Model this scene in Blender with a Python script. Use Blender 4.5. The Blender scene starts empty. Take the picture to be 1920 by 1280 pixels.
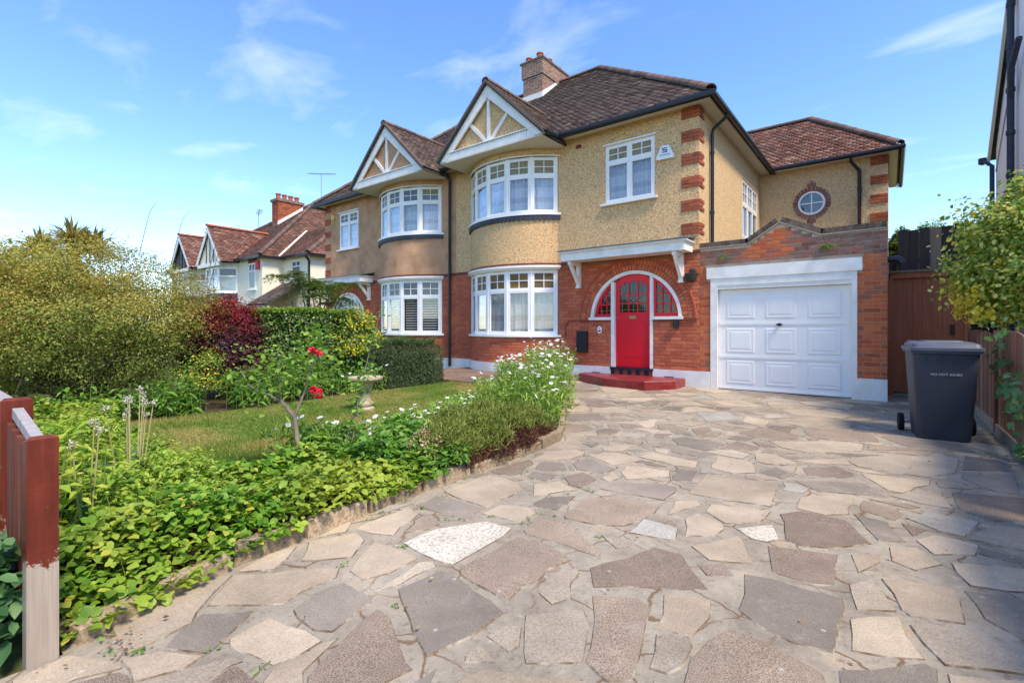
import bpy, math, random
import numpy as np
from mathutils import Vector, Matrix
random.seed(11); rng = np.random.default_rng(11)
S = bpy.context.scene
COL = S.collection
R = math.radians

# ------------------------------------------------------------------ camera, sky, sun, exposure
cam = bpy.data.cameras.new('camera'); camo = bpy.data.objects.new('camera', cam); COL.objects.link(camo)
camo.location = (0, 0, 1.21); camo.rotation_euler = (R(90), 0, R(37.95))
cam.sensor_width = 36; cam.lens = 908 / 1920 * 36; cam.shift_y = -26 / 1920
cam.clip_start = 0.05; cam.clip_end = 2000
S.camera = camo

SUN_DIR = Vector((0.58, -0.17, 0.86)).normalized()      # direction towards the sun
elev = math.asin(SUN_DIR.z)
W = bpy.data.worlds.new('World'); S.world = W; W.use_nodes = True
wn = W.node_tree.nodes; wl = W.node_tree.links; wn.clear()
sky = wn.new('ShaderNodeTexSky'); sky.sky_type = 'NISHITA'; sky.sun_disc = False
sky.sun_elevation = elev; sky.sun_rotation = math.atan2(SUN_DIR.x, SUN_DIR.y)
sky.air_density = 1.0; sky.dust_density = 0.3; sky.ozone_density = 3.0
hsv = wn.new('ShaderNodeHueSaturation'); hsv.inputs['Saturation'].default_value = 1.16; hsv.inputs['Hue'].default_value = 0.507
tc = wn.new('ShaderNodeTexCoord'); sep = wn.new('ShaderNodeSeparateXYZ')
mx = wn.new('ShaderNodeMath'); mx.operation = 'MAXIMUM'; mx.inputs[1].default_value = 0.06
dv = wn.new('ShaderNodeVectorMath'); dv.operation = 'DIVIDE'
mp = wn.new('ShaderNodeMapping'); mp.inputs['Scale'].default_value = (1.0, 1.7, 1.0); mp.inputs['Rotation'].default_value = (0, 0, R(-40)); mp.inputs['Location'].default_value = (3.1, 0.4, 0)
nz = wn.new('ShaderNodeTexNoise'); nz.inputs['Scale'].default_value = 1.25; nz.inputs['Detail'].default_value = 7; nz.inputs['Roughness'].default_value = 0.55; nz.inputs['Distortion'].default_value = 0.35
rp = wn.new('ShaderNodeValToRGB'); rp.color_ramp.elements[0].position = 0.56; rp.color_ramp.elements[1].position = 0.92
rp.color_ramp.elements[0].color = (0, 0, 0, 1); rp.color_ramp.elements[1].color = (0.5, 0.5, 0.5, 1)
mix = wn.new('ShaderNodeMixRGB'); mix.inputs[2].default_value = (4.6, 4.7, 5.0, 1)
bg = wn.new('ShaderNodeBackground'); bg.inputs[1].default_value = 0.145
out = wn.new('ShaderNodeOutputWorld')
wl.new(sky.outputs[0], hsv.inputs['Color']); wl.new(tc.outputs['Generated'], sep.inputs[0]); wl.new(sep.outputs['Z'], mx.inputs[0])
wl.new(tc.outputs['Generated'], dv.inputs[0]); wl.new(mx.outputs[0], dv.inputs[1]); wl.new(dv.outputs[0], mp.inputs[0])
wl.new(mp.outputs[0], nz.inputs['Vector']); wl.new(nz.outputs['Fac'], rp.inputs[0]); wl.new(rp.outputs[0], mix.inputs[0])
wl.new(hsv.outputs[0], mix.inputs[1]); wl.new(mix.outputs[0], bg.inputs[0]); wl.new(bg.outputs[0], out.inputs[0])

sl = bpy.data.lights.new('sun', 'SUN'); so = bpy.data.objects.new('sun', sl); COL.objects.link(so)
sl.energy = 2.3; sl.angle = R(14); sl.color = (1, 0.88, 0.72)
so.rotation_euler = SUN_DIR.to_track_quat('Z', 'Y').to_euler(); so.location = (6, 4, 14)
S.view_settings.view_transform = 'Standard'; S.view_settings.look = 'None'
S.view_settings.gamma = 1; S.view_settings.exposure = 1.26; S.view_settings.use_curve_mapping = False
S.cycles.transparent_max_bounces = 24; S.cycles.max_bounces = 8; S.cycles.diffuse_bounces = 4

# ------------------------------------------------------------------ materials
class N:
    def __init__(s, name):
        s.m = bpy.data.materials.new(name); s.m.use_nodes = True
        s.t = s.m.node_tree; s.t.nodes.clear(); s.x = {}
        s.out = s.n('ShaderNodeOutputMaterial')
    def n(s, typ, **kw):
        o = s.t.nodes.new(typ)
        for k, v in kw.items():
            if k.startswith('i_'): o.inputs[k[2:].replace('_', ' ')].default_value = v
            else: setattr(o, k, v)
        return o
    def l(s, a, b): s.t.links.new(a, b)
    def pos(s):
        if 'p' not in s.x: s.x['p'] = s.n('ShaderNodeNewGeometry')
        return s.x['p'].outputs['Position']
    def noise(s, scale, detail=4, rough=.55, vec=None, dist=0):
        o = s.n('ShaderNodeTexNoise', i_Scale=scale, i_Detail=detail, i_Roughness=rough, i_Distortion=dist)
        s.l(vec or s.pos(), o.inputs['Vector']); return o.outputs['Fac']
    def ramp(s, fac, stops, interp='LINEAR'):
        o = s.n('ShaderNodeValToRGB'); cr = o.color_ramp; cr.interpolation = interp
        while len(cr.elements) > 1: cr.elements.remove(cr.elements[-1])
        for i, (p, c) in enumerate(stops):
            e = cr.elements[0] if i == 0 else cr.elements.new(p)
            e.position = p; e.color = (c, c, c, 1) if isinstance(c, (int, float)) else (*c, 1)
        s.l(fac, o.inputs[0]); return o.outputs[0]
    def mix(s, fac, a, b, mode='MIX'):
        o = s.n('ShaderNodeMixRGB', blend_type=mode)
        for i, v in ((0, fac), (1, a), (2, b)):
            if isinstance(v, (int, float)): o.inputs[i].default_value = v if i == 0 else (v, v, v, 1)
            elif isinstance(v, tuple): o.inputs[i].default_value = (*v, 1)
            else: s.l(v, o.inputs[i])
        return o.outputs[0]
    def math(s, op, a, b=0.0):
        o = s.n('ShaderNodeMath', operation=op)
        for i, v in ((0, a), (1, b)):
            if isinstance(v, (int, float)): o.inputs[i].default_value = v
            else: s.l(v, o.inputs[i])
        return o.outputs[0]
    def rnd(s):                                            # one random number per piece, joined or single
        g = s.n('ShaderNodeNewGeometry'); oi = s.n('ShaderNodeObjectInfo')
        return s.math('FRACT', s.math('ADD', g.outputs['Random Per Island'], oi.outputs['Random']))
    def bump(s, h, strength=.4, dist=.01):
        o = s.n('ShaderNodeBump', i_Strength=strength, i_Distance=dist); s.l(h, o.inputs['Height']); return o.outputs[0]
    def pbr(s, col, rough=.6, spec=.3, normal=None, metal=0, coat=0):
        b = s.n('ShaderNodeBsdfPrincipled'); b.inputs['Metallic'].default_value = metal
        for k, v in (('Base Color', col), ('Roughness', rough), ('Specular IOR Level', spec), ('Coat Weight', coat)):
            if isinstance(v, tuple): b.inputs[k].default_value = (*v, 1)
            elif isinstance(v, (int, float)): b.inputs[k].default_value = v
            else: s.l(v, b.inputs[k])
        if normal: s.l(normal, b.inputs['Normal'])
        s.l(b.outputs[0], s.out.inputs[0]); s.b = b; return b

MT = {}
def plain(name, col, rough=.6, spec=.3, dirt=None, dscale=3, bscale=0, bstr=.2, bdist=.004, metal=0, coat=0):
    k = N(name)
    c = col
    if dirt: c = k.mix(k.ramp(k.noise(dscale, 6, .65), [(.38, 0.0), (.72, 1.0)]), col, dirt)
    nb = k.bump(k.noise(bscale, 5), bstr, bdist) if bscale else None
    k.pbr(c, rough, spec, nb, metal, coat); MT[name] = k.m
def pieces(name, stops, rough=.8, spec=.2, fine=60, fstr=.35, bstr=.5, bdist=.004, stain=None, sscale=1.5, streak=None):
    k = N(name); c = k.ramp(k.rnd(), stops)
    fn = k.noise(fine, 4, .7)
    c = k.mix(fstr, c, k.ramp(fn, [(.25, .25), (.75, 1.3)]), 'MULTIPLY')
    if stain: c = k.mix(k.ramp(k.noise(sscale, 5, .6), [(.45, 0.0), (.75, .85)]), c, stain)
    k.pbr(c, rough, spec, k.bump(fn, bstr, bdist)); MT[name] = k.m
def leafm(name, stops, trans=.35, rough=.5, var=.35, vscale=1.2, vcol=None, spec=.25):
    k = N(name); c = k.ramp(k.rnd(), [(p, tuple(min(.9, x * 1.3) for x in q)) for p, q in stops])
    if vcol: c = k.mix(k.math('MULTIPLY', k.ramp(k.noise(vscale, 3), [(.42, 0.0), (.6, 1.0)]), var), c, vcol)
    b = k.n('ShaderNodeBsdfPrincipled', i_Roughness=rough); b.inputs['Specular IOR Level'].default_value = spec
    k.l(c, b.inputs['Base Color'])
    t = k.n('ShaderNodeBsdfTranslucent'); k.l(k.mix(1, c, (1.0, 1.0, .55), 'MULTIPLY'), t.inputs[0])
    m = k.n('ShaderNodeMixShader', i_Fac=trans); k.l(b.outputs[0], m.inputs[1]); k.l(t.outputs[0], m.inputs[2])
    k.l(m.outputs[0], k.out.inputs[0]); MT[name] = k.m

# walls
def pebbledash(name, c0, c1, c2, stain, lo=.5, hi=.8):
    k = N(name)
    v = k.n('ShaderNodeTexVoronoi', i_Scale=58); k.l(k.pos(), v.inputs['Vector'])
    sp = k.n('ShaderNodeSeparateColor'); k.l(v.outputs['Color'], sp.inputs[0])
    c = k.ramp(sp.outputs[0], [(0, c2), (.22, c1), (.5, c0), (.85, c0), (1, tuple(min(1, x * 1.35) for x in c0))])
    c = k.mix(k.ramp(k.noise(1.1, 6, .6), [(lo, 0.0), (hi, .6)]), c, stain)
    k.pbr(c, .95, .1, k.bump(v.outputs['Distance'], .9, .012)); MT[name] = k.m
pebbledash('pebbledash_cream', (.74, .49, .25), (.58, .36, .17), (.32, .18, .085), (.62, .40, .20))
pebbledash('pebbledash_pale', (.72, .50, .27), (.60, .40, .20), (.40, .25, .125), (.60, .41, .22))
def render_brown():
    k = N('render_brown')
    c = k.ramp(k.noise(2.2, 7, .65), [(.3, (.38, .205, .11)), (.5, (.52, .29, .16)), (.72, (.62, .37, .215))])
    c = k.mix(k.ramp(k.noise(9, 5, .7, dist=.6), [(.55, 0.0), (.75, .5)]), c, (.36, .27, .18))
    k.pbr(c, .95, .1, k.bump(k.noise(120, 3), .5, .006)); MT['render_brown'] = k.m
render_brown()
plain('render_cream', (.84, .77, .60), .9, .1, (.76, .68, .51), 1.5, 40, .3)
plain('render_white', (.88, .86, .82), .9, .1, (.80, .78, .74), 1.2, 40, .3)
pieces('brick_red', [(0, (.44, .10, .05)), (.25, (.52, .125, .06)), (.55, (.58, .15, .07)), (.85, (.64, .19, .085)), (1, (.48, .115, .06))], fine=45, fstr=.35, stain=(.36, .085, .05), sscale=.9)
pieces('brick_garage', [(0, (.42, .085, .035)), (.3, (.58, .13, .045)), (.6, (.64, .17, .06)), (.82, (.50, .14, .075)), (1, (.34, .12, .08))], fine=40, fstr=.5)
pieces('brick_weathered', [(0, (.20, .085, .065)), (.35, (.30, .13, .10)), (.6, (.24, .12, .10)), (.85, (.34, .17, .14)), (1, (.42, .11, .05))], fine=30, fstr=.6, stain=(.27, .22, .18), sscale=5)
pieces('brick_dark', [(0, (.075, .045, .035)), (.5, (.12, .075, .06)), (1, (.18, .12, .095))], fine=40, fstr=.5, stain=(.20, .18, .13), sscale=7)
pieces('brick_quoin', [(0, (.30, .075, .04)), (.4, (.44, .12, .055)), (.7, (.50, .14, .06)), (1, (.22, .07, .045))], fine=50, fstr=.4)
pieces('brick_chimney', [(0, (.24, .11, .07)), (.5, (.34, .17, .11)), (1, (.44, .22, .14))], fine=40, fstr=.5)
plain('mortar_red', (.34, .14, .085), .95, .1, (.42, .21, .13), 6, 90, .4)
plain('mortar_pale', (.62, .49, .35), .95, .1, (.52, .39, .27), 5, 90, .5)
plain('mortar_light', (.62, .56, .46), .95, .1, (.5, .43, .33), 8, 90, .4)
plain('cement', (.40, .33, .25), .95, .1, (.26, .20, .15), 7, 60, .6)
plain('string_red', (.19, .045, .03), .7, .25, (.12, .04, .03), 6, 40, .3)
plain('white_paint', (.84, .81, .76), .45, .4, (.68, .64, .57), 4, 25, .12)
plain('white_frame', (.85, .83, .79), .35, .45, (.80, .77, .72), 3)
plain('white_plinth', (.82, .79, .74), .6, .3, (.64, .61, .55), 2.4, 30, .3)
plain('garage_white', (.84, .81, .77), .4, .4, (.79, .76, .72), 1.4)
plain('soffit_cream', (.66, .60, .47), .7, .2)
plain('black_paint', (.015, .016, .018), .35, .4)
plain('black_plastic', (.02, .02, .022), .4, .4)
plain('navy_paint', (.035, .042, .065), .55, .3, (.06, .065, .085), 9)
plain('lead', (.15, .15, .15), .55, .4, (.10, .10, .09), 3, 20, .4)
plain('felt_dark', (.05, .05, .048), .85, .2, (.09, .09, .07), 6, 30, .5)
plain('door_red', (.74, .008, .022), .34, .35, (.68, .008, .022), 2)
plain('step_red', (.20, .014, .012), .38, .4, (.27, .05, .045), 5, 30, .25)
plain('tile_red', (.26, .05, .035), .5, .35)
plain('tile_black', (.02, .02, .024), .4, .4)
plain('brass', (.45, .29, .12), .42, .5, metal=.85)
plain('pot_red', (.46, .13, .065), .85, .15, (.26, .10, .06), 9)
plain('steel_grey', (.35, .36, .38), .45, .4, metal=.7)
plain('alarm_white', (.78, .78, .74), .45, .4)
plain('alarm_blue', (.03, .07, .22), .5, .3)
plain('alarm_yellow', (.70, .45, .10), .5, .3)
plain('alarm_red', (.55, .03, .05), .5, .3)
pieces('roof_brown', [(0, (.055, .036, .030)), (.3, (.105, .071, .060)), (.6, (.16, .107, .090)), (.85, (.22, .148, .122)), (.97, (.17, .13, .10)), (1, (.42, .30, .22))], fine=30, fstr=.5, stain=(.095, .075, .06), sscale=1.6)
pieces('roof_red', [(0, (.12, .05, .035)), (.3, (.19, .08, .055)), (.6, (.25, .11, .075)), (.85, (.31, .15, .10)), (1, (.40, .24, .17))], fine=30, fstr=.5, stain=(.13, .09, .075), sscale=2.2)
pieces('roof_mixed', [(0, (.075, .04, .03)), (.4, (.15, .07, .045)), (.8, (.24, .105, .065)), (1, (.30, .16, .11))], fine=30, fstr=.5, stain=(.07, .055, .045), sscale=.9)
pieces('ridge_brown', [(0, (.11, .065, .05)), (.5, (.17, .10, .075)), (1, (.25, .14, .10))], fine=25, fstr=.5, stain=(.12, .11, .085), sscale=4)
# glass
def glass(name, base=.10, gain=.85, tint=(1, 1, 1)):
    k = N(name); fr = k.n('ShaderNodeFresnel', i_IOR=1.5)
    fac = k.math('ADD', k.math('MULTIPLY', fr.outputs[0], gain), base)
    t = k.n('ShaderNodeBsdfTransparent'); t.inputs[0].default_value = (*tint, 1)
    g = k.n('ShaderNodeBsdfGlossy', i_Roughness=.02); g.inputs[0].default_value = (.95, .97, 1, 1)
    m = k.n('ShaderNodeMixShader'); k.l(fac, m.inputs[0]); k.l(t.outputs[0], m.inputs[1]); k.l(g.outputs[0], m.inputs[2])
    k.l(m.outputs[0], k.out.inputs[0]); MT[name] = k.m
glass('glass', .05, .4); glass('glass_dark', .03, .35, (.5, .55, .55))
plain('glass_tan', (.30, .235, .13), .4, .3, (.18, .15, .09), 12, 60, .5)
plain('glass_olive', (.27, .24, .11), .4, .3, (.16, .15, .07), 12, 60, .5)
plain('glass_amber', (.24, .125, .028), .4, .3, (.15, .08, .02), 14, 60, .5)
plain('glass_brown', (.17, .10, .035), .4, .3, (.07, .05, .025), 14, 60, .5)
plain('glass_orange', (.60, .10, .02), .4, .3)
plain('glass_grey', (.10, .115, .13), .15, .7, (.07, .08, .09), 12)
plain('lead_came', (.32, .34, .34), .5, .4, metal=.5)
def lace():
    k = N('net_curtain'); b = k.n('ShaderNodeBsdfDiffuse'); b.inputs[0].default_value = (.84, .87, .9, 1)
    tl = k.n('ShaderNodeBsdfTranslucent'); tl.inputs[0].default_value = (.8, .83, .86, 1)
    v = k.n('ShaderNodeTexVoronoi', i_Scale=14); k.l(k.pos(), v.inputs['Vector'])
    uv = k.n('ShaderNodeTexCoord'); sp = k.n('ShaderNodeSeparateXYZ'); k.l(uv.outputs['Generated'], sp.inputs[0])
    band = k.ramp(sp.outputs[2], [(0, 1.1), (.17, 1.1), (.2, .84), (.28, .84), (.30, 1.12), (.46, 1.12), (.48, .82), (1, .82)], 'CONSTANT')
    flow = k.ramp(v.outputs['Distance'], [(.0, 1.0), (.25, .9), (.33, .35)])
    wv = k.ramp(k.noise(16, 3, vec=k.stretch()), [(.3, .82), (.7, 1.1)])
    a = k.math('MINIMUM', k.math('MULTIPLY', k.math('MULTIPLY', band, k.math('ADD', k.math('MULTIPLY', flow, .35), .62)), wv), .93)
    t = k.n('ShaderNodeBsdfTransparent'); ms = k.n('ShaderNodeMixShader', i_Fac=.35)
    k.l(b.outputs[0], ms.inputs[1]); k.l(tl.outputs[0], ms.inputs[2])
    m = k.n('ShaderNodeMixShader'); k.l(a, m.inputs[0]); k.l(t.outputs[0], m.inputs[1]); k.l(ms.outputs[0], m.inputs[2])
    k.l(m.outputs[0], k.out.inputs[0]); MT['net_curtain'] = k.m
def _stretch(s):
    m = s.n('ShaderNodeMapping'); m.inputs['Scale'].default_value = (1, 1, .02); s.l(s.pos(), m.inputs[0]); return m.outputs[0]
N.stretch = _stretch
lace()
plain('blind_white', (.72, .72, .68), .6, .3)
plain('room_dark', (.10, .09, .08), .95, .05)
# timber
def timber(name, c0, c1, bare=None, zb=None, rough=.75):
    k = N(name); m = k.n('ShaderNodeMapping'); m.inputs['Scale'].default_value = (14, 14, .7); k.l(k.pos(), m.inputs[0])
    g = k.noise(3, 6, .6, vec=m.outputs[0]); c = k.ramp(g, [(.3, c0), (.7, c1)])
    c = k.mix(.35, c, k.ramp(k.rnd(), [(0, .55), (1, 1.25)]), 'MULTIPLY')
    if bare:
        sp = k.n('ShaderNodeSeparateXYZ'); k.l(k.pos(), sp.inputs[0])
        e = k.math('ADD', sp.outputs[2], k.math('MULTIPLY', k.math('SUBTRACT', k.noise(22, 6, .7), .5), .30))
        worn = k.ramp(e, [(0, 1.0), (zb[0], 1.0), (zb[0] + .012, 0.0), (zb[1], 0.0), (zb[1] + .015, .9), (1, .9)])
        worn = k.mix(1, worn, k.math('MULTIPLY', k.ramp(k.noise(38, 5, .75), [(.66, 0.0), (.70, .8)]), k.ramp(k.noise(4, 3), [(.45, 0.0), (.62, 1.0)])), 'ADD')
        c = k.mix(.75, c, k.ramp(k.noise(3.2, 5, .65), [(.34, .38), (.66, 1.25)]), 'MULTIPLY')
        c = k.mix(worn, c, k.ramp(g, [(.25, tuple(x * .62 for x in bare)), (.7, bare)]))
    k.pbr(c, rough, .25, k.bump(g, .35, .006)); MT[name] = k.m
timber('timber_red', (.34, .10, .05), (.48, .155, .08))
timber('timber_post', (.105, .018, .009), (.165, .028, .013), (.42, .34, .26), (.36, .93), .45)
timber('timber_slat', (.11, .028, .015), (.19, .055, .028))
timber('timber_rail', (.14, .05, .03), (.22, .08, .05), (.45, .42, .40), (.05, .70))
timber('timber_dark', (.035, .024, .020), (.075, .055, .045))
timber('timber_picket', (.17, .065, .035), (.30, .14, .085))
timber('timber_weathered', (.20, .13, .085), (.33, .24, .165))
# ground
def stone(name, stops, speck, sp_amt, scale=150, lich=.25):
    k = N(name); c = k.ramp(k.rnd(), stops)
    f = k.noise(scale, 2, .6); c = k.mix(1, c, (1.36, 1.31, 1.20), 'MULTIPLY'); c = k.mix(sp_amt, c, k.ramp(f, [(.36, speck[0]), (.5, (1, 1, 1)), (.66, speck[1])]), 'MULTIPLY')
    c = k.mix(.5, c, k.ramp(k.noise(2.6, 6, .7), [(.28, .62), (.72, 1.25)]), 'MULTIPLY')
    c = k.mix(k.ramp(k.noise(7, 8, .75, dist=.4), [(.56, 0.0), (.72, lich)]), c, (.50, .46, .39))
    c = k.mix(.8, c, k.ramp(k.noise(1.1, 7, .7), [(.3, .66), (.7, 1.22)]), 'MULTIPLY')
    v = k.n('ShaderNodeTexVoronoi', i_Scale=6.5); k.l(k.pos(), v.inputs['Vector'])
    c = k.mix(k.ramp(v.outputs['Distance'], [(.04, .5), (.08, 0.0)]), c, (.56, .53, .47))
    k.pbr(c, .88, .2, k.bump(k.math('ADD', f, k.noise(18, 6, .7)), .45, .006)); MT[name] = k.m
stone('stone_g', [(0, (.165, .142, .120)), (.5, (.195, .168, .143)), (1, (.23, .198, .168))], ((.7, .7, .7), (1.25, 1.25, 1.22)), .8, 220, .4)
stone('stone_p', [(0, (.165, .132, .106)), (.5, (.205, .165, .132)), (1, (.25, .205, .163))], ((.55, .48, .45), (1.6, 1.55, 1.5)), .9, 210, .3)
stone('stone_b', [(0, (.275, .228, .176)), (.5, (.33, .274, .212)), (1, (.38, .318, .247))], ((.82, .8, .76), (1.12, 1.12, 1.1)), .8, 120, .4)
stone('stone_l', [(0, (.25, .212, .168)), (.5, (.30, .255, .205)), (1, (.35, .30, .24))], ((.75, .75, .75), (1.2, 1.2, 1.18)), .8, 110, .5)
stone('stone_w', [(0, (.43, .40, .345)), (1, (.48, .45, .39))], ((.62, .6, .56), (1.15, 1.15, 1.15)), .9, 70, .1)
stone('stone_n', [(0, (.25, .235, .21)), (1, (.33, .31, .28))], ((.7, .72, .75), (1.3, 1.3, 1.3)), .8, 110, .5)
def bed_mortar():
    k = N('mortar_bed')
    c = k.ramp(k.noise(3.2, 8, .7, dist=.5), [(.28, (.24, .20, .148)), (.44, (.33, .28, .21)), (.58, (.40, .34, .255)), (.72, (.48, .36, .22))])
    c = k.mix(k.ramp(k.noise(26, 6, .75), [(.32, .75), (.47, 0.0)]), c, (.20, .155, .115))
    c = k.mix(k.ramp(k.noise(10, 5, .7), [(.6, 0.0), (.72, .6)]), c, (.58, .53, .45))
    c = k.mix(.8, c, k.ramp(k.noise(1.1, 7, .7), [(.3, .66), (.7, 1.22)]), 'MULTIPLY')
    vo = k.n('ShaderNodeTexVoronoi', i_Scale=3.1, feature='DISTANCE_TO_EDGE'); wv = k.n('ShaderNodeVectorMath', operation='ADD'); sc_ = k.n('ShaderNodeVectorMath', operation='SCALE'); sc_.inputs['Scale'].default_value = .12; nc = k.n('ShaderNodeTexNoise', i_Scale=5.0, i_Detail=5); k.l(k.pos(), nc.inputs['Vector']); k.l(nc.outputs['Color'], sc_.inputs[0]); k.l(k.pos(), wv.inputs[0]); k.l(sc_.outputs[0], wv.inputs[1]); k.l(wv.outputs[0], vo.inputs['Vector'])
    c = k.mix(k.math('MULTIPLY', k.ramp(vo.outputs['Distance'], [(0, 1.0), (.012, .9), (.022, 0.0)]), k.ramp(k.noise(1.7, 3), [(.4, 0.0), (.55, .85)])), c, (.17, .095, .05))
    k.pbr(c, .95, .12, k.bump(k.math('ADD', k.noise(16, 8, .75), k.noise(70, 4, .7)), .5, .014)); MT['mortar_bed'] = k.m
bed_mortar()
def joint_dirt():
    k = N('joint_dirt'); c = k.ramp(k.noise(9, 6, .7), [(.36, (.11, .075, .045)), (.5, (.22, .165, .11)), (.62, (.38, .33, .26))]); k.pbr(c, .95, .1, k.bump(k.noise(60, 4), .6, .01)); MT['joint_dirt'] = k.m
joint_dirt()
plain('soil', (.075, .05, .032), .97, .05, (.12, .085, .05), 8, 30, .9, .03)
plain('ground_green', (.06, .085, .025), .97, .05, (.10, .10, .04), .5, 10, .5, .03)
def lawn_base():
    k = N('lawn_base'); c = k.ramp(k.noise(.9, 5, .6), [(.40, (.085, .14, .022)), (.54, (.17, .19, .04)), (.68, (.31, .25, .085))])
    k.pbr(c, .95, .05, k.bump(k.noise(60, 4), .6, .01)); MT['lawn_base'] = k.m
lawn_base()
stone('kerb_stone', [(0, (.19, .145, .10)), (1, (.30, .235, .165))], ((.6, .55, .5), (1.4, 1.35, 1.3)), .8, 60, .3)
stone('bath_stone', [(0, (.32, .275, .20)), (1, (.36, .31, .23))], ((.7, .68, .62), (1.15, 1.15, 1.12)), .8, 60, .2)
stone('patio_slab', [(0, (.14, .095, .075)), (1, (.20, .14, .11))], ((.7, .7, .7), (1.2, 1.2, 1.2)), .8, 80, .2)

# ------------------------------------------------------------------ mesh helpers
ORG = {}
AXIS = -9.82
class MB:
    def __init__(s, mir=False): s.v = []; s.f = []; s.mir = mir; s.mi = []; s.cur = 0
    def add(s, vs, fs):
        n = len(s.v); s.v += [tuple(p) for p in vs]; s.f += [tuple(i + n for i in q) for q in fs]; s.mi += [s.cur] * len(fs); return s
    def box(s, x0, x1, y0, y1, z0, z1):
        return s.add([(x0, y0, z0), (x1, y0, z0), (x1, y1, z0), (x0, y1, z0), (x0, y0, z1), (x1, y0, z1), (x1, y1, z1), (x0, y1, z1)],
                     [(0, 3, 2, 1), (4, 5, 6, 7), (0, 1, 5, 4), (1, 2, 6, 5), (2, 3, 7, 6), (3, 0, 4, 7)])
    def lb(s, P, u, n, u0, u1, d0, d1, z0, z1):               # box in a facade frame: u along, d outwards
        vs = []
        for z in (z0, z1):
            for a, d in ((u0, d1), (u1, d1), (u1, d0), (u0, d0)):
                vs.append((P[0] + u[0] * a + n[0] * d, P[1] + u[1] * a + n[1] * d, z))
        return s.add(vs, [(0, 3, 2, 1), (4, 5, 6, 7), (0, 1, 5, 4), (1, 2, 6, 5), (2, 3, 7, 6), (3, 0, 4, 7)])
    def bar(s, p0, p1, w, h, up=(0, 0, 1)):
        p0 = Vector(p0); p1 = Vector(p1); d = (p1 - p0).normalized(); up = Vector(up)
        a = d.cross(up).normalized(); b = a.cross(d).normalized(); vs = []
        for p in (p0, p1):
            for i, j in ((-1, -1), (1, -1), (1, 1), (-1, 1)): vs.append(p + a * (i * w / 2) + b * (j * h / 2))
        return s.add(vs, [(0, 1, 2, 3), (7, 6, 5, 4), (0, 4, 5, 1), (1, 5, 6, 2), (2, 6, 7, 3), (3, 7, 4, 0)])
    def prism(s, poly, off):
        n = len(poly); off = Vector(off); a = [Vector(p) for p in poly]; b = [p + off for p in a]
        return s.add(a + b, [tuple(range(n)), tuple(range(2 * n - 1, n - 1, -1))] + [(i, i + n, (i + 1) % n + n, (i + 1) % n) for i in range(n)])
    def tube(s, pts, r, n=8, r1=None, cap=True):
        pts = [Vector(p) for p in pts]; m = len(pts); base = len(s.v); rs = r if isinstance(r, (list, tuple)) else [r + ((r1 if r1 is not None else r) - r) * i / max(1, m - 1) for i in range(m)]
        vs = []; fs = []; prev = None
        for i, p in enumerate(pts):
            d = (pts[min(i + 1, m - 1)] - pts[max(i - 1, 0)]).normalized()
            a = d.cross(Vector((.13, .31, .94))) if prev is None else prev - d * prev.dot(d)
            if a.length < 1e-4: a = d.cross(Vector((1, 0, 0)))
            a.normalize(); prev = a; b = d.cross(a)
            for k in range(n):
                t = 2 * math.pi * k / n; vs.append(p + (a * math.cos(t) + b * math.sin(t)) * rs[i])
        for i in range(m - 1):
            for k in range(n): fs.append((i * n + k, i * n + (k + 1) % n, (i + 1) * n + (k + 1) % n, (i + 1) * n + k))
        if cap: fs += [tuple(range(n - 1, -1, -1)), tuple(range((m - 1) * n, m * n))]
        return s.add(vs, fs)
    def lathe(s, prof, c, n=24):
        vs = []; fs = []; m = len(prof)
        for r, z in prof:
            for k in range(n): t = 2 * math.pi * k / n; vs.append((c[0] + r * math.cos(t), c[1] + r * math.sin(t), c[2] + z))
        for i in range(m - 1):
            for k in range(n): fs.append((i * n + k, i * n + (k + 1) % n, (i + 1) * n + (k + 1) % n, (i + 1) * n + k))
        fs += [tuple(range(n - 1, -1, -1)), tuple(range((m - 1) * n, m * n))]
        return s.add(vs, fs)
    def data(s, name, org=(0, 0, 0)):
        vs, fs = s.v, s.f
        if s.mir: vs = [(2 * AXIS - x, y, z) for x, y, z in vs]; fs = [q[::-1] for q in fs]
        me = bpy.data.meshes.new(name); me.from_pydata([(x - org[0], y - org[1], z - org[2]) for x, y, z in vs], [], fs); return me
def meta(o, label=None, cat=None, group=None, kind=None):
    for k, v in (('label', label), ('category', cat), ('group', group), ('kind', kind)):
        if v: o[k] = v
    return o
def link(name, me, mats, parent=None, smooth=False, **kw):
    for m in (mats if isinstance(mats, (list, tuple)) else [mats]): me.materials.append(MT[m])
    if smooth:
        me.polygons.foreach_set('use_smooth', np.ones(len(me.polygons), bool)); me.set_sharp_from_angle(angle=R(42))
    o = bpy.data.objects.new(name, me); COL.objects.link(o)
    if parent: o.parent = parent
    return meta(o, **kw)
def obj(name, mb, mat, parent=None, smooth=False, **kw):
    org = ORG.get(parent.name, (0, 0, 0)) if parent else (0, 0, 0)
    me = mb.data(name, org)
    if len(set(mb.mi)) > 1: me.polygons.foreach_set('material_index', mb.mi)
    o = link(name, me, mat, parent, smooth, **kw)
    ORG[o.name] = org
    return o
def thing(name, label, cat, loc=(0, 0, 0), group=None, rotz=0):
    o = bpy.data.objects.new(name, None); COL.objects.link(o); o.empty_display_size = .1
    o.location = loc; o.rotation_euler = (0, 0, rotz); ORG[o.name] = tuple(loc)
    return meta(o, label, cat, group)
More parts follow.
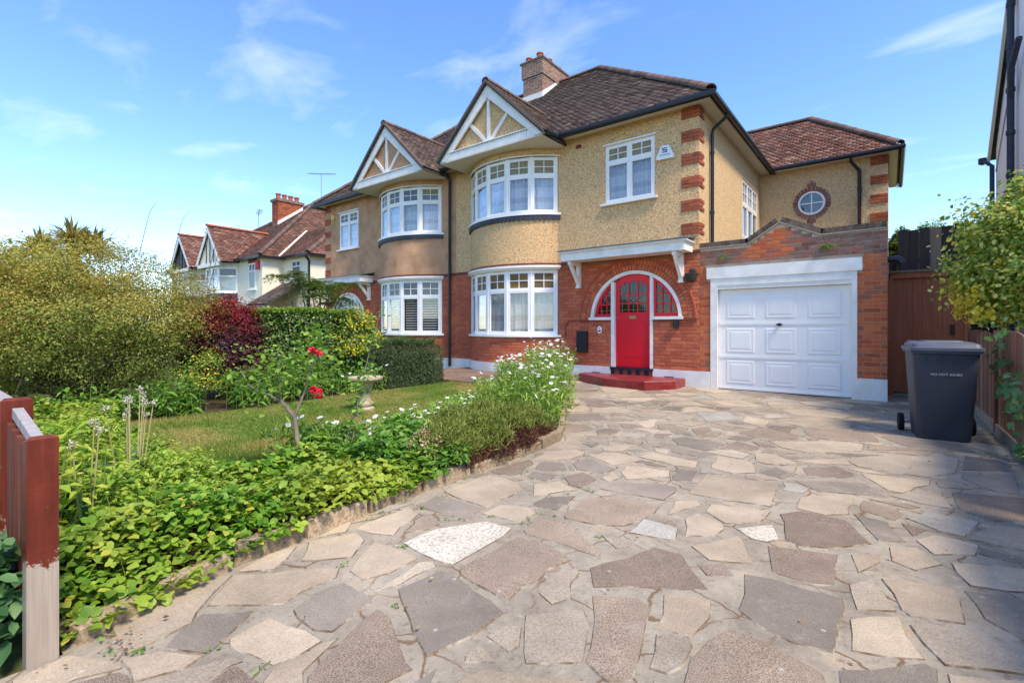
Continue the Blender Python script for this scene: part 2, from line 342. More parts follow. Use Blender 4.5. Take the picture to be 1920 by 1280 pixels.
def npobj(name, V, F, mat, parent=None, mi=None, smooth=False, **kw):
    org = np.array(ORG.get(parent.name, (0, 0, 0)) if parent else (0, 0, 0))
    V = np.asarray(V, float) - org; F = np.asarray(F); k = F.shape[1]
    me = bpy.data.meshes.new(name); me.vertices.add(len(V)); me.vertices.foreach_set('co', V.ravel())
    me.loops.add(F.size); me.loops.foreach_set('vertex_index', F.ravel().astype(np.int32))
    me.polygons.add(len(F)); me.polygons.foreach_set('loop_start', np.arange(0, F.size, k, dtype=np.int32))
    if mi is not None: me.polygons.foreach_set('material_index', np.asarray(mi, dtype=np.int32))
    me.update(calc_edges=True)
    o = link(name, me, mat, parent, smooth, **kw); ORG[o.name] = tuple(org); return o
def scatter(tv, tf, B, P):                                       # template through n bases (n,3,3; rows are axes) at P
    tv = np.asarray(tv, float); tf = np.asarray(tf); n = len(P); m = len(tv)
    V = np.einsum('mk,nkj->nmj', tv, B) + P[:, None, :]
    return V.reshape(-1, 3), (tf[None] + (np.arange(n) * m)[:, None, None]).reshape(-1, tf.shape[1])
def bases(nrm, size, asp=1.0, droop=0.0):
    """leaf frames: rows = width axis, length axis, normal axis, scaled by size"""
    n = len(nrm); nrm = nrm / (np.linalg.norm(nrm, axis=1, keepdims=True) + 1e-9)
    r = rng.normal(size=(n, 3)); r[:, 2] -= droop * 2
    l = r - nrm * (r * nrm).sum(1, keepdims=True); l /= np.linalg.norm(l, axis=1, keepdims=True) + 1e-9
    w = np.cross(l, nrm); size = np.asarray(size).reshape(-1, 1)
    return np.stack([w * size * asp, l * size, nrm * size], 1)
LEAF = ([(0, 0, 0), (.32, .42, .10), (-.32, .42, .10), (0, 1, -.05)], [(0, 1, 3), (0, 3, 2)])
BROAD = ([(0, 0, 0), (.30, .22, .07), (-.30, .22, .07), (.36, .58, .08), (-.36, .58, .08), (0, .5, 0), (0, 1, -.08)],
         [(0, 1, 5), (0, 5, 2), (1, 3, 5), (5, 4, 2), (3, 6, 5), (5, 6, 4)])
TREFOIL = ([(0, 0, 0), (.16, .30, .05), (0, .62, 0), (-.16, .30, .05), (.42, .12, .05), (.55, .42, .0), (-.42, .12, .05), (-.55, .42, 0), (.2, .42, .04), (-.2, .42, .04), (0, 1, -.04), (.18, .72, .05), (-.18, .72, .05)],
           [(0, 4, 1), (4, 5, 1), (5, 8, 1), (0, 3, 6), (6, 3, 7), (7, 3, 9), (1, 11, 2), (11, 10, 2), (10, 12, 2), (12, 3, 2), (0, 1, 2), (0, 2, 3)])
_r = [(.20, .10, .05), (.35, .34, .085), (.345, .60, .075), (.21, .84, .03)]
ROUND = ([(0, 0, 0), (0, .36, .0), (0, .70, -.03), (0, 1, -.10)] + _r + [(-x, y, z) for x, y, z in _r],
         [(0, 4, 1), (4, 5, 1), (5, 2, 1), (5, 6, 2), (6, 7, 2), (7, 3, 2), (0, 1, 8), (8, 1, 9), (9, 1, 2), (9, 2, 10), (10, 2, 11), (11, 2, 3)])
def _tri():
    V, F = [], []
    for a, s in ((0, .62), (1.25, .55), (-1.25, .55)):
        n = len(V); c, d = math.cos(a), math.sin(a); V += [((x * 1.15 * c + (y + .1) * d) * s, (-x * 1.15 * d + (y + .1) * c) * s + .30, z * s) for x, y, z in ROUND[0]]; F += [tuple(i + n for i in q) for q in ROUND[1]]
    return V, F
TRIO = _tri()
def unit(n):
    d = rng.normal(size=(n, 3)); return d / np.linalg.norm(d, axis=1, keepdims=True)
STONES=[("b",[(-2.55,0.56),(-2.57,0.67),(-2.59,0.92),(-2.53,1.02),(-2.32,0.8),(-2.26,0.76),(-2.23,0.54)]),
("g",[(-2.16,0.64),(-2.29,0.81),(-2.14,0.95),(-2.1,0.89),(-2.0,0.73)]),
("b",[(-2.36,0.26),(-2.39,0.4),(-2.31,0.45),(-2.2,0.51),(-2.16,0.5),(-2.21,0.39),(-2.21,0.24)]),
("p",[(-2.19,0.38),(-2.14,0.49),(-2.09,0.51),(-1.99,0.48),(-2.1,0.32)]),
("b",[(-2.2,0.52),(-2.15,0.62),(-2.0,0.7),(-1.98,0.64),(-2.04,0.51),(-2.12,0.52)]),
("l",[(-1.97,0.64),(-1.9,0.77),(-1.85,0.78),(-1.86,0.75),(-1.85,0.66),(-1.8,0.55),(-1.89,0.49),(-2.02,0.51)]),
("b",[(-2.52,1.03),(-2.4,1.16),(-2.18,1.38),(-2.11,1.32),(-2.12,1.16),(-2.09,1.06),(-2.27,0.91),(-2.34,0.85)]),
("b",[(-2.54,1.06),(-2.61,1.24),(-2.58,1.37),(-2.48,1.27),(-2.43,1.18)]),
("b",[(-2.4,1.31),(-2.58,1.45),(-2.47,1.68),(-2.35,1.65),(-2.23,1.49),(-2.35,1.35)]),
("b",[(-2.11,1.4),(-2.2,1.51),(-2.28,1.67),(-2.11,1.7),(-1.95,1.69),(-1.94,1.51),(-1.99,1.39)]),
("w",[(-2.14,1.76),(-2.14,2.01),(-1.98,2.28),(-1.8,2.3),(-1.76,1.92),(-1.76,1.76),(-1.97,1.74)]),
("g",[(-2.01,1.06),(-2.06,1.22),(-2.03,1.31),(-1.81,1.32),(-1.78,1.2),(-1.75,1.08),(-1.81,1.04),(-1.94,1.04)]),
("b",[(-2.04,0.97),(-1.73,1.02),(-1.72,0.91),(-1.74,0.84),(-1.97,0.79),(-2.02,0.81)]),
("p",[(-1.73,1.28),(-1.65,1.28),(-1.39,1.15),(-1.34,1.14),(-1.36,1.04),(-1.29,0.95),(-1.47,0.82),(-1.59,0.89),(-1.64,1.0),(-1.67,1.08)]),
("g",[(-1.79,1.44),(-1.76,1.68),(-1.64,1.69),(-1.3,1.61),(-1.3,1.41),(-1.35,1.22),(-1.48,1.27)]),
("p",[(-1.85,0.74),(-1.84,0.76),(-1.69,0.77),(-1.59,0.75),(-1.76,0.59),(-1.83,0.67)]),
("l",[(-1.88,1.54),(-1.91,1.67),(-1.86,1.72),(-1.81,1.69),(-1.82,1.47),(-1.86,1.37)]),
("b",[(-1.68,0.78),(-1.72,0.83),(-1.7,0.91),(-1.71,1.0),(-1.69,1.06),(-1.62,0.89),(-1.48,0.81),(-1.56,0.74)]),
("p",[(-1.71,1.77),(-1.7,2.23),(-1.53,2.26),(-1.31,2.18),(-1.35,2.04),(-1.34,1.68),(-1.66,1.72)]),
("p",[(-1.73,2.33),(-1.76,2.52),(-1.57,2.59),(-1.22,2.34),(-1.22,2.3),(-1.43,2.31),(-1.69,2.3)]),
("p",[(-1.19,2.17),(-1.01,2.57),(-0.87,2.58),(-0.68,2.34),(-0.66,2.32),(-1.09,2.02)]),
("l",[(-1.27,1.83),(-1.27,2.03),(-1.25,2.13),(-1.21,2.09),(-1.13,1.88),(-1.17,1.79)]),
("l",[(-1.21,1.65),(-1.13,1.74),(-1.04,1.83),(-0.97,1.75),(-0.91,1.62),(-0.88,1.54),(-1.04,1.42),(-1.08,1.46)]),
("p",[(-1.06,1.95),(-0.89,2.05),(-0.81,2.01),(-0.72,1.67),(-0.7,1.56),(-0.77,1.51),(-0.87,1.55),(-0.9,1.64),(-0.97,1.8)]),
("b",[(-0.8,2.14),(-0.68,2.22),(-0.62,2.21),(-0.59,2.09),(-0.61,1.93),(-0.74,1.89),(-0.75,1.99)]),
("l",[(-0.72,1.85),(-0.61,1.9),(-0.59,1.86),(-0.58,1.74),(-0.61,1.67),(-0.67,1.66)]),
("p",[(-0.51,2.06),(-0.4,2.07),(-0.19,2.0),(-0.16,1.91),(-0.54,1.61),(-0.57,1.78),(-0.55,1.94)]),
("l",[(-1.24,1.31),(-1.24,1.39),(-1.14,1.35),(-1.22,1.29)]),
("l",[(-1.25,1.45),(-1.23,1.56),(-1.18,1.57),(-1.12,1.48),(-1.13,1.43)]),
("b",[(-1.17,1.22),(-1.14,1.3),(-0.96,1.39),(-0.86,1.45),(-0.8,1.46),(-0.75,1.38),(-1.15,1.06)]),
("g",[(-0.56,2.57),(-0.45,2.61),(-0.17,2.62),(-0.15,2.51),(-0.16,2.21),(-0.17,2.16),(-0.3,2.13),(-0.41,2.16),(-0.51,2.23),(-0.52,2.38)]),
("p",[(-0.53,2.99),(-0.38,3.05),(-0.22,3.1),(-0.2,2.73),(-0.29,2.68),(-0.46,2.69)]),
("b",[(-0.86,2.71),(-0.69,3.02),(-0.55,2.72),(-0.74,2.61)]),
("b",[(-0.16,3.15),(-0.04,3.24),(-0.04,3.14),(-0.12,2.95)]),
("b",[(-0.0,3.37),(0.11,3.45),(0.21,3.3),(0.1,3.14),(0.01,3.19)]),
("l",[(-0.15,2.78),(-0.07,2.89),(0.02,2.64),(-0.11,2.56)]),
("b",[(-0.03,2.93),(0.23,3.02),(0.24,2.69),(0.07,2.63),(0.04,2.66)]),
("b",[(-0.13,2.45),(0.03,2.59),(0.1,2.32),(-0.11,2.22)]),
("g",[(-0.14,2.06),(0.1,2.29),(0.13,2.27),(0.13,2.15),(-0.12,1.91)]),
("l",[(0.07,2.55),(0.25,2.64),(0.29,2.62),(0.39,2.57),(0.4,2.44),(0.16,2.33)]),
("g",[(0.27,3.03),(0.5,3.1),(0.44,2.65),(0.31,2.79)]),
("b",[(0.25,3.35),(0.58,3.52),(0.53,3.22),(0.3,3.11)]),
("b",[(0.12,3.59),(0.21,3.75),(0.34,3.75),(0.39,3.73),(0.36,3.55),(0.19,3.42)]),
("g",[(0.4,3.7),(0.58,3.67),(0.56,3.57),(0.38,3.59)]),
("l",[(0.5,4.17),(0.66,4.2),(0.6,3.79),(0.4,3.81),(0.36,3.8)]),
("b",[(0.16,2.27),(0.4,2.41),(0.37,2.24),(0.17,2.08)]),
("p",[(-0.56,3.54),(-0.46,3.68),(-0.22,3.67),(-0.08,3.37),(-0.24,3.18),(-0.38,3.11),(-0.47,3.15)]),
("g",[(-0.18,3.83),(-0.01,3.8),(0.01,3.7),(0.07,3.52),(-0.05,3.45),(-0.11,3.6)]),
("b",[(-0.5,3.96),(-0.44,4.08),(-0.21,4.19),(-0.21,3.8),(-0.33,3.7),(-0.49,3.72)]),
("p",[(-0.14,4.18),(0.02,4.11),(0.07,4.05),(0.02,3.87),(-0.15,3.95)]),
("p",[(-0.1,4.23),(0.11,4.3),(0.16,4.27),(0.11,4.19)]),
("n",[(0.08,3.97),(0.2,4.19),(0.44,4.18),(0.34,3.83),(0.23,3.85)]),
("p",[(0.06,3.84),(0.17,3.81),(0.11,3.65)]),
("g",[(-0.6,4.38),(-0.16,4.64),(-0.02,4.38),(-0.41,4.19)]),
("p",[(-0.59,4.82),(-0.38,5.08),(-0.23,4.9),(-0.24,4.74),(-0.52,4.58)]),
("g",[(-0.83,4.49),(-0.79,4.69),(-0.6,4.58),(-0.68,4.37)]),
("b",[(-0.19,4.95),(-0.01,5.0),(0.25,5.04),(0.24,4.9),(0.07,4.56),(-0.01,4.57)]),
("l",[(-0.0,4.43),(0.25,4.79),(0.31,4.78),(0.33,4.38),(0.17,4.37)]),
("b",[(0.29,5.02),(0.54,5.04),(0.46,4.94),(0.3,4.89)]),
("p",[(0.36,4.8),(0.77,4.92),(0.68,4.34),(0.47,4.25),(0.37,4.39)]),
("g",[(0.47,5.43),(0.81,5.64),(0.74,5.01),(0.61,4.98),(0.45,5.24)]),
("g",[(0.56,6.23),(0.67,6.26),(0.83,6.11),(0.82,5.79),(0.48,5.55)]),
("l",[(-0.33,5.42),(-0.01,5.78),(0.5,6.01),(0.43,5.42),(0.24,5.14),(-0.22,5.18)]),
("b",[(-0.69,5.03),(-0.31,5.44),(-0.27,5.21),(-0.53,5.04)]),
("b",[(-1.01,5.75),(-0.46,6.18),(-0.21,6.16),(-0.21,5.85),(-0.62,5.46),(-0.86,5.52)]),
("p",[(-0.96,5.37),(-0.7,5.34),(-0.78,5.23),(-0.98,5.18)]),
("p",[(-0.17,6.13),(0.49,6.37),(0.48,6.29),(-0.17,5.93)]),
("b",[(-1.01,5.05),(-0.91,5.14),(-0.71,5.0),(-0.64,4.92),(-0.85,4.77),(-0.95,4.81)]),
("g",[(-2.39,3.39),(-2.48,3.61),(-2.3,3.69),(-2.15,3.51),(-2.29,3.41)]),
("g",[(-2.33,3.16),(-2.36,3.32),(-2.15,3.37),(-2.13,3.19)]),
("g",[(-2.23,3.74),(-2.18,3.98),(-1.85,3.79),(-1.86,3.61),(-2.1,3.6)]),
("p",[(-2.08,3.35),(-2.02,3.55),(-1.84,3.44),(-1.84,3.2),(-1.94,3.21)]),
("b",[(-1.81,3.94),(-1.46,4.02),(-1.4,3.85),(-1.64,3.58),(-1.76,3.73)]),
("g",[(-1.8,4.09),(-1.78,4.18),(-1.5,4.13),(-1.56,4.08)]),
("g",[(-1.41,4.13),(-1.27,4.17),(-1.22,3.83),(-1.35,3.79)]),
("g",[(-1.71,3.26),(-1.68,3.43),(-1.44,3.62),(-1.26,3.63),(-1.24,3.39),(-1.24,3.3),(-1.57,3.25)]),
("p",[(-1.65,2.66),(-1.69,2.97),(-1.55,3.14),(-1.22,3.18),(-1.2,3.02),(-1.27,2.73),(-1.41,2.65),(-1.62,2.63)]),
("g",[(-1.94,2.75),(-1.91,2.9),(-1.78,3.01),(-1.74,2.72),(-1.91,2.69)]),
("n",[(-1.2,2.67),(-1.21,2.9),(-1.0,2.89),(-0.96,2.74),(-0.98,2.71)]),
("b",[(-1.19,4.13),(-0.68,4.19),(-0.63,3.65),(-1.15,3.56)]),
("b",[(-0.96,3.44),(-0.62,3.55),(-0.64,3.3),(-0.8,3.16),(-0.95,3.28)]),
("b",[(-1.01,3.06),(-0.98,3.21),(-0.81,3.14),(-0.78,3.07),(-0.81,2.92),(-0.93,2.83)]),
("b",[(-1.17,3.34),(-1.06,3.46),(-1.01,3.37),(-1.12,3.07)]),
("w",[(-0.72,3.12),(-0.57,3.31),(-0.5,3.12),(-0.55,3.04),(-0.62,3.03)]),
("l",[(-1.32,2.54),(-1.28,2.6),(-1.13,2.51),(-1.18,2.44)]),
("b",[(-1.28,4.8),(-0.98,4.76),(-0.88,4.42),(-1.02,4.29),(-1.21,4.34)]),
("g",[(-0.86,4.43),(-0.77,4.67),(-0.67,4.58),(-0.7,4.4)]),
("b",[(-1.84,4.28),(-1.79,4.52),(-1.36,4.46),(-1.32,4.26),(-1.48,4.21)]),
("b",[(-2.17,3.06),(-2.05,3.24),(-1.83,3.13),(-1.89,3.07),(-2.01,2.83)]),
("b",[(-2.59,2.51),(-2.58,3.02),(-2.26,2.99),(-2.16,2.9),(-2.15,2.59),(-2.14,2.46),(-2.47,2.47)]),
("p",[(-2.65,3.09),(-2.61,3.6),(-2.51,3.54),(-2.4,3.19),(-2.51,3.07)]),
("g",[(-2.53,2.19),(-2.56,2.4),(-2.14,2.43),(-2.11,2.26),(-2.16,2.19),(-2.32,2.19)]),
("b",[(-2.08,2.36),(-2.09,2.56),(-1.89,2.64),(-1.82,2.59),(-1.82,2.41)]),
("b",[(-2.53,1.72),(-2.55,1.81),(-2.54,2.13),(-2.4,2.09),(-2.27,1.79),(-2.4,1.73)]),
("p",[(-2.25,1.86),(-2.3,2.04),(-2.18,2.11),(-2.17,1.97)]),
("b",[(-2.56,3.6),(-2.67,3.96),(-2.48,4.17),(-2.33,4.14),(-2.31,3.88)]),
("b",[(-4.32,7.02),(-4.05,7.07),(-3.89,6.75),(-4.05,6.62)]),
("p",[(-3.74,6.65),(-3.69,6.97),(-3.28,6.88),(-3.38,6.6)]),
("b",[(-3.96,6.4),(-3.71,6.61),(-3.48,6.34),(-3.46,6.07),(-3.67,5.95)]),
("g",[(-3.57,5.81),(-3.25,6.11),(-2.9,5.73),(-3.26,5.33)]),
("p",[(-3.23,5.23),(-2.99,5.32),(-2.75,5.07),(-2.88,4.85),(-2.99,4.83)]),
("b",[(-2.89,4.68),(-2.73,4.87),(-2.59,4.52),(-2.72,4.42)]),
("g",[(-2.92,5.38),(-2.82,5.46),(-2.72,5.31),(-2.76,5.21)]),
("g",[(-2.77,5.49),(-2.65,5.54),(-2.57,5.46),(-2.66,5.33)]),
("p",[(-3.05,6.17),(-2.85,6.28),(-2.78,6.13),(-2.97,5.98)]),
("p",[(-2.91,5.87),(-2.63,5.99),(-2.61,5.84),(-2.81,5.68)]),
("p",[(-2.78,6.22),(-2.66,6.27),(-2.64,6.18),(-2.74,6.11)]),
("p",[(-2.66,4.83),(-2.46,4.89),(-2.42,4.71),(-2.6,4.63)]),
("g",[(-2.54,4.45),(-2.37,4.54),(-2.37,4.35)]),
("p",[(-2.33,4.76),(-2.28,4.85),(-2.1,4.87),(-2.11,4.73)]),
("l",[(-2.4,5.08),(-2.27,5.24),(-2.13,5.17),(-2.18,5.03),(-2.36,4.94)]),
("g",[(-2.48,5.39),(-2.25,5.41),(-2.2,5.35),(-2.43,5.22)]),
("p",[(-2.28,5.87),(-2.17,6.04),(-1.92,5.92),(-1.88,5.71),(-2.17,5.62)]),
("p",[(-2.11,5.37),(-1.96,5.49),(-1.96,5.2),(-2.05,5.16)]),
("g",[(-1.87,5.24),(-1.81,5.42),(-1.35,5.33),(-1.4,4.93),(-1.72,5.0)]),
("g",[(-1.7,4.74),(-1.65,4.88),(-1.33,4.81),(-1.37,4.64),(-1.67,4.67)]),
("g",[(-2.02,4.46),(-1.99,4.54),(-1.87,4.54),(-1.92,4.4)]),
("g",[(-1.9,4.77),(-1.82,4.87),(-1.79,4.75)]),
("l",[(-2.06,4.99),(-1.9,5.05),(-1.87,5.0),(-1.99,4.86)]),
("p",[(-1.67,5.61),(-1.59,5.88),(-1.52,5.87),(-1.51,5.62)]),
("p",[(-1.41,5.6),(-1.36,5.8),(-1.17,5.79),(-1.2,5.6)]),
("p",[(-1.36,5.98),(-1.21,6.46),(-0.75,6.28),(-0.82,6.06),(-1.17,5.85)]),
("p",[(-1.74,6.2),(-1.7,6.37),(-1.42,6.19),(-1.53,6.08)]),
("g",[(-1.63,6.6),(-1.58,6.69),(-1.45,6.65),(-1.46,6.47)]),
("g",[(-3.56,7.21),(-3.41,7.43),(-3.3,7.28),(-3.35,7.02)]),
("g",[(-3.06,7.19),(-3.02,7.42),(-2.85,7.4),(-2.91,7.09)]),
("g",[(-2.7,6.97),(-2.72,7.38),(-2.49,7.44),(-2.41,7.0)]),
("p",[(-3.12,7.62),(-3.11,7.88),(-2.83,7.93),(-2.79,7.66)]),
("l",[(-3.18,6.89),(-3.13,6.99),(-2.97,6.87),(-3.07,6.71)]),
("p",[(-2.09,7.74),(-1.87,7.79),(-1.84,7.5),(-1.99,7.43)]),
("g",[(-1.67,7.58),(-1.37,7.55),(-1.38,7.35),(-1.58,7.39)]),
("b",[(-2.11,6.14),(-2.06,6.42),(-1.85,6.26),(-1.92,6.04)]),
("l",[(-2.35,6.33),(-2.28,6.74),(-2.08,6.73),(-2.1,6.38),(-2.24,6.23)]),
("b",[(-2.53,5.81),(-2.45,6.2),(-2.38,6.18),(-2.26,5.64),(-2.33,5.59)]),
("b",[(-2.29,4.4),(-2.11,4.64),(-2.03,4.51),(-2.05,4.37),(-2.2,4.29)])]
# ------------------------------------------------------------------ ground
obj('ground', MB().add([(-400, -400, -.05), (400, -400, -.05), (400, 400, -.05), (-400, 400, -.05)], [(0, 1, 2, 3)]), 'ground_green', kind='structure')
KERB = [(-2.46, .42), (-2.55, .72), (-2.63, 1.05), (-2.66, 1.45), (-2.69, 1.9), (-2.73, 2.4), (-2.75, 2.95), (-2.76, 3.5), (-2.78, 4.0), (-2.84, 4.45), (-3.1, 4.95), (-3.42, 5.5), (-3.74, 6.05), (-4.08, 6.62), (-4.45, 7.25), (-4.75, 7.8)]
dr = [(-2.3, -.2), (-2.36, .2)] + KERB + [(-5.2, 8.3), (-5.9, 8.8), (-6.4, 10.05), (0, 10.05), (0, 11.3), (.96, 11.3), (.96, -.2)]
dpoly = np.array(dr)
def inpoly(P, poly):
    x, y = P[:, 0], P[:, 1]; r = np.zeros(len(P), bool); n = len(poly)
    for i in range(n):
        x0, y0 = poly[i - 1]; x1, y1 = poly[i]
        if y0 == y1: continue
        r ^= ((y0 > y) != (y1 > y)) & (x < (x1 - x0) * (y - y0) / (y1 - y0) + x0)
    return r
# the mortar bed: a slightly uneven sheet
nx, ny = 90, 170
gx = np.linspace(-6.6, 1.0, nx); gy = np.linspace(-.3, 11.4, ny)
GX, GY = np.meshgrid(gx, gy); P2 = np.stack([GX.ravel(), GY.ravel()], 1)
def bumpz(x, y): return .006 * np.sin(1.7 * x + .6) * np.sin(1.3 * y) + .004 * np.sin(4.1 * x + 2.2 * y)
V = np.column_stack([P2, bumpz(P2[:, 0], P2[:, 1])]); F = []
cc = np.array([[(gx[i] + gx[i + 1]) / 2, (gy[j] + gy[j + 1]) / 2] for j in range(ny - 1) for i in range(nx - 1)])
wide = [(-2.42, -.3), (-2.42, .3)] + [(x - .03, y) for x, y in KERB] + [(-5.3, 8.3), (-6.0, 8.8), (-6.6, 10.1), (0, 10.1), (0, 11.4), (1, 11.4), (1, -.3)]
keep = inpoly(cc, wide)
F = [(j * nx + i, j * nx + i + 1, (j + 1) * nx + i + 1, (j + 1) * nx + i) for j in range(ny - 1) for i in range(nx - 1)]
driveway = npobj('driveway', V, np.array(F)[keep], 'mortar_bed', kind='structure')
# pavement outside the gate, behind the viewer
obj('pavement', MB().box(-30, 20, -2.4, -.3, -.06, -.004), 'stone_l', kind='structure')
obj('road', MB().box(-60, 60, -9, -2.45, -.08, -.10 + .0), 'felt_dark', kind='structure')

cell = .02; occ = np.zeros((int(12 / cell), int(8 / cell)), bool); ox, oy = -6.8, -.4
def cells(poly, grow=0):
    p = np.array(poly); c = p.mean(0); p = c + (p - c) * (1 + grow / max(.05, np.linalg.norm(p - c, axis=1).mean()))
    x0, y0 = p.min(0) - cell; x1, y1 = p.max(0) + cell
    ix = np.arange(int((x0 - ox) / cell), int((x1 - ox) / cell) + 1); iy = np.arange(int((y0 - oy) / cell), int((y1 - oy) / cell) + 1)
    A, B = np.meshgrid(ix, iy); q = np.stack([A.ravel() * cell + ox + cell / 2, B.ravel() * cell + oy + cell / 2], 1)
    k = inpoly(q, p); return B.ravel()[k].clip(0, occ.shape[0] - 1), A.ravel()[k].clip(0, occ.shape[1] - 1), q[k]
def add_stone(cls, poly, h=.0045):
    p = [np.array(q, float) for q in poly]; a = sum(p[i - 1][0] * p[i][1] - p[i][0] * p[i - 1][1] for i in range(len(p)))
    if a < 0: p = p[::-1]
    ring = []
    for i in range(len(p)):                                       # broken, uneven edges
        e = p[(i + 1) % len(p)] - p[i]; L = np.linalg.norm(e); n = max(1, min(4, int(L / .11)))
        for k in range(n):
            q = p[i] + e * (k / n)
            if k: q = q + np.array([-e[1], e[0]]) / L * rng.normal(0, .008)
            else: q = q + (sum(p) / len(p) - q) * .02
            ring.append(q)
    c = sum(ring) / len(ring); m = len(ring); dz = rng.uniform(-.001, .002); tx, ty = rng.normal(0, .002, 2)
    top = []; bot = []
    for q in ring:
        d = c - q; L = np.linalg.norm(d); t = q + d / L * min(.011, L * .3); z = bumpz(*q)
        top.append((t[0], t[1], z + h + dz + tx * (q[0] - c[0]) + ty * (q[1] - c[1]))); bot.append((q[0], q[1], z - .004))
    mb = MB().add(top + bot, [tuple(range(m))] + [(i, i + m, (i + 1) % m + m, (i + 1) % m) for i in range(m)])
    mb.mi = [0] + [1] * m
    obj('paving_stone', mb, ['stone_' + cls, 'joint_dirt'], driveway)
cnt = 0
for cls, poly in STONES:
    p = np.array(poly); c = p.mean(0); p = c + (p - c) * (1 + .014 / np.linalg.norm(p - c, axis=1).mean()); r, q, _ = cells(p, .012); occ[r, q] = True; add_stone(cls, p); cnt += 1
for maxr, minr in ((.5, .26), (.42, .19), (.34, .13), (.26, .085)):           # smaller stones grown into the gaps between the large ones
    for _ in range(5200):
        if cnt >= 298: break
        c = np.array([rng.uniform(-6.3, .9), .3 + 10.5 * rng.uniform() ** 1.7])
        if not inpoly(c[None], dpoly)[0]: continue
        n = int(rng.integers(4, 7)); t = rng.uniform(0, 6.28) + (np.arange(n) + rng.uniform(-.25, .25, n)) * 2 * math.pi / n; rr = []
        for a in t:
            d = np.arange(.02, maxr, .02); q = c + d[:, None] * np.array([math.cos(a), math.sin(a)]); iy = ((q[:, 1] - oy) / cell).astype(int).clip(0, occ.shape[0] - 1); ix = ((q[:, 0] - ox) / cell).astype(int).clip(0, occ.shape[1] - 1)
            bad = occ[iy, ix] | ~inpoly(q, dpoly); k = int(np.argmax(bad)) if bad.any() else len(d); rr.append(max(0, (d[k - 1] if k else 0) - (.016 if bad.any() else rng.uniform(0, .08))))
        rr = np.array(rr)
        if rr.min() < minr * .42 or rr.mean() < minr * .9: continue
        poly = np.stack([c[0] + np.cos(t) * rr, c[1] + np.sin(t) * rr], 1); r, q, _q = cells(poly, -.01)
        if len(r) < 6 or occ[r, q].mean() > .02: continue
        r, q, _q = cells(poly, .012); occ[r, q] = True
        add_stone(random.choices('gpbln', (1.3, 3, 5, 3.2, .5))[0], poly, .0035); cnt += 1

# lawn, soil beds, kerb stones, slab path by the bay
obj('soil_bed', MB().prism([(-10, .36, -.04), (-2.5, .36, -.04)] + [(x - .02, y, -.04) for x, y in KERB] + [(-5.3, 8.2, -.04), (-6.3, 8.4, -.04), (-10, 8.4, -.04)], (0, 0, .085)), 'soil', kind='structure')
LAWN = [(-7.2, 1.75), (-6.2, 1.55), (-5.1, 1.42), (-4.15, 1.32), (-3.95, 1.55), (-3.9, 2.1), (-3.95, 3), (-4.05, 3.8), (-4.35, 4.6), (-4.7, 5.4), (-5.2, 6.3), (-5.6, 7.25), (-7.3, 7.25), (-7.3, 5.2), (-7.15, 3.2)]
obj('lawn', MB().prism([(x, y, .02) for x, y in LAWN], (0, 0, .045)), 'lawn_base', kind='structure')
kerb = meta(thing('bed_edging', 'x', 'x'), None); del kerb['label'], kerb['category']; kerb['kind'] = 'structure'
for i in range(len(KERB) - 1):
    a = Vector((*KERB[i], 0)); b = Vector((*KERB[i + 1], 0)); d = (b - a); n = max(1, round(d.length / .42))
    for k in range(n):
        p = a + d * ((k + .03) / n); q = a + d * ((k + .97) / n); nn = Vector((-d.y, d.x, 0)).normalized()
        hh = .085 + random.uniform(-.015, .03); o1 = nn * random.uniform(-.01, .012); t = .075
        mb = MB(); vs = []
        for z, ins in ((-.05, 0), (hh - .012, .004), (hh, .016)):
            for e, s1 in ((p, -1), (q, -1), (q, 1), (p, 1)):
                w = e + o1 + nn * (s1 * (t / 2 - ins)) + d.normalized() * ((ins if e is p else -ins)); vs.append((w.x, w.y, z + random.uniform(-.004, .004)))
        fs = [(8, 9, 10, 11)]
        for l in (0, 4): fs += [(l + j, l + (j + 1) % 4, l + 4 + (j + 1) % 4, l + 4 + j) for j in range(4)]
        obj('edging_stone', mb.add(vs, fs), 'kerb_stone', kerb)
pt = obj('path', MB().box(-9.4, -5.7, 7.32, 10.0, -.04, .06), 'cement', kind='structure')
for i in range(6):
    for j in range(4):
        x0 = -9.38 + i * .61; y0 = 7.30 + j * .67
        obj('slab', MB().box(x0, x0 + .595, y0, y0 + .655, .05, .10 + random.uniform(-.003, .003)), 'patio_slab', pt)
# ------------------------------------------------------------------ houses
BXC, BA, BS = -7.80, 1.45, .65
BR = (BA * BA + BS * BS) / (2 * BS); BTH = math.asin(BA / BR); BCY = 10 - BS + BR
def bow(t, off=0.0): return (BXC + (BR + off) * math.sin(t), BCY - (BR + off) * math.cos(t))
BRICK_ME = {}
def brick_mesh(L, H, mat, D=.05):
    key = (round(L / .006), round(H / .004), mat)
    if key not in BRICK_ME:
        L2, H2 = key[0] * .006 / 2, key[1] * .004 / 2; b = .003
        vs = []
        for y, i in ((-D / 2, b), (-D / 2 + b, 0), (D / 2, 0)):
            for sx, sz in ((-1, -1), (1, -1), (1, 1), (-1, 1)): vs.append((sx * (L2 - i), y, sz * (H2 - i)))
        fs = [(0, 1, 2, 3)] + [(l + k, l + 4 + k, l + 4 + (k + 1) % 4, l + (k + 1) % 4) for l in (0, 4) for k in range(4)]
        me = bpy.data.meshes.new('brick'); me.from_pydata(vs, [], fs); me.materials.append(MT[mat]); BRICK_ME[key] = (me, vs, fs)
    return BRICK_ME[key]
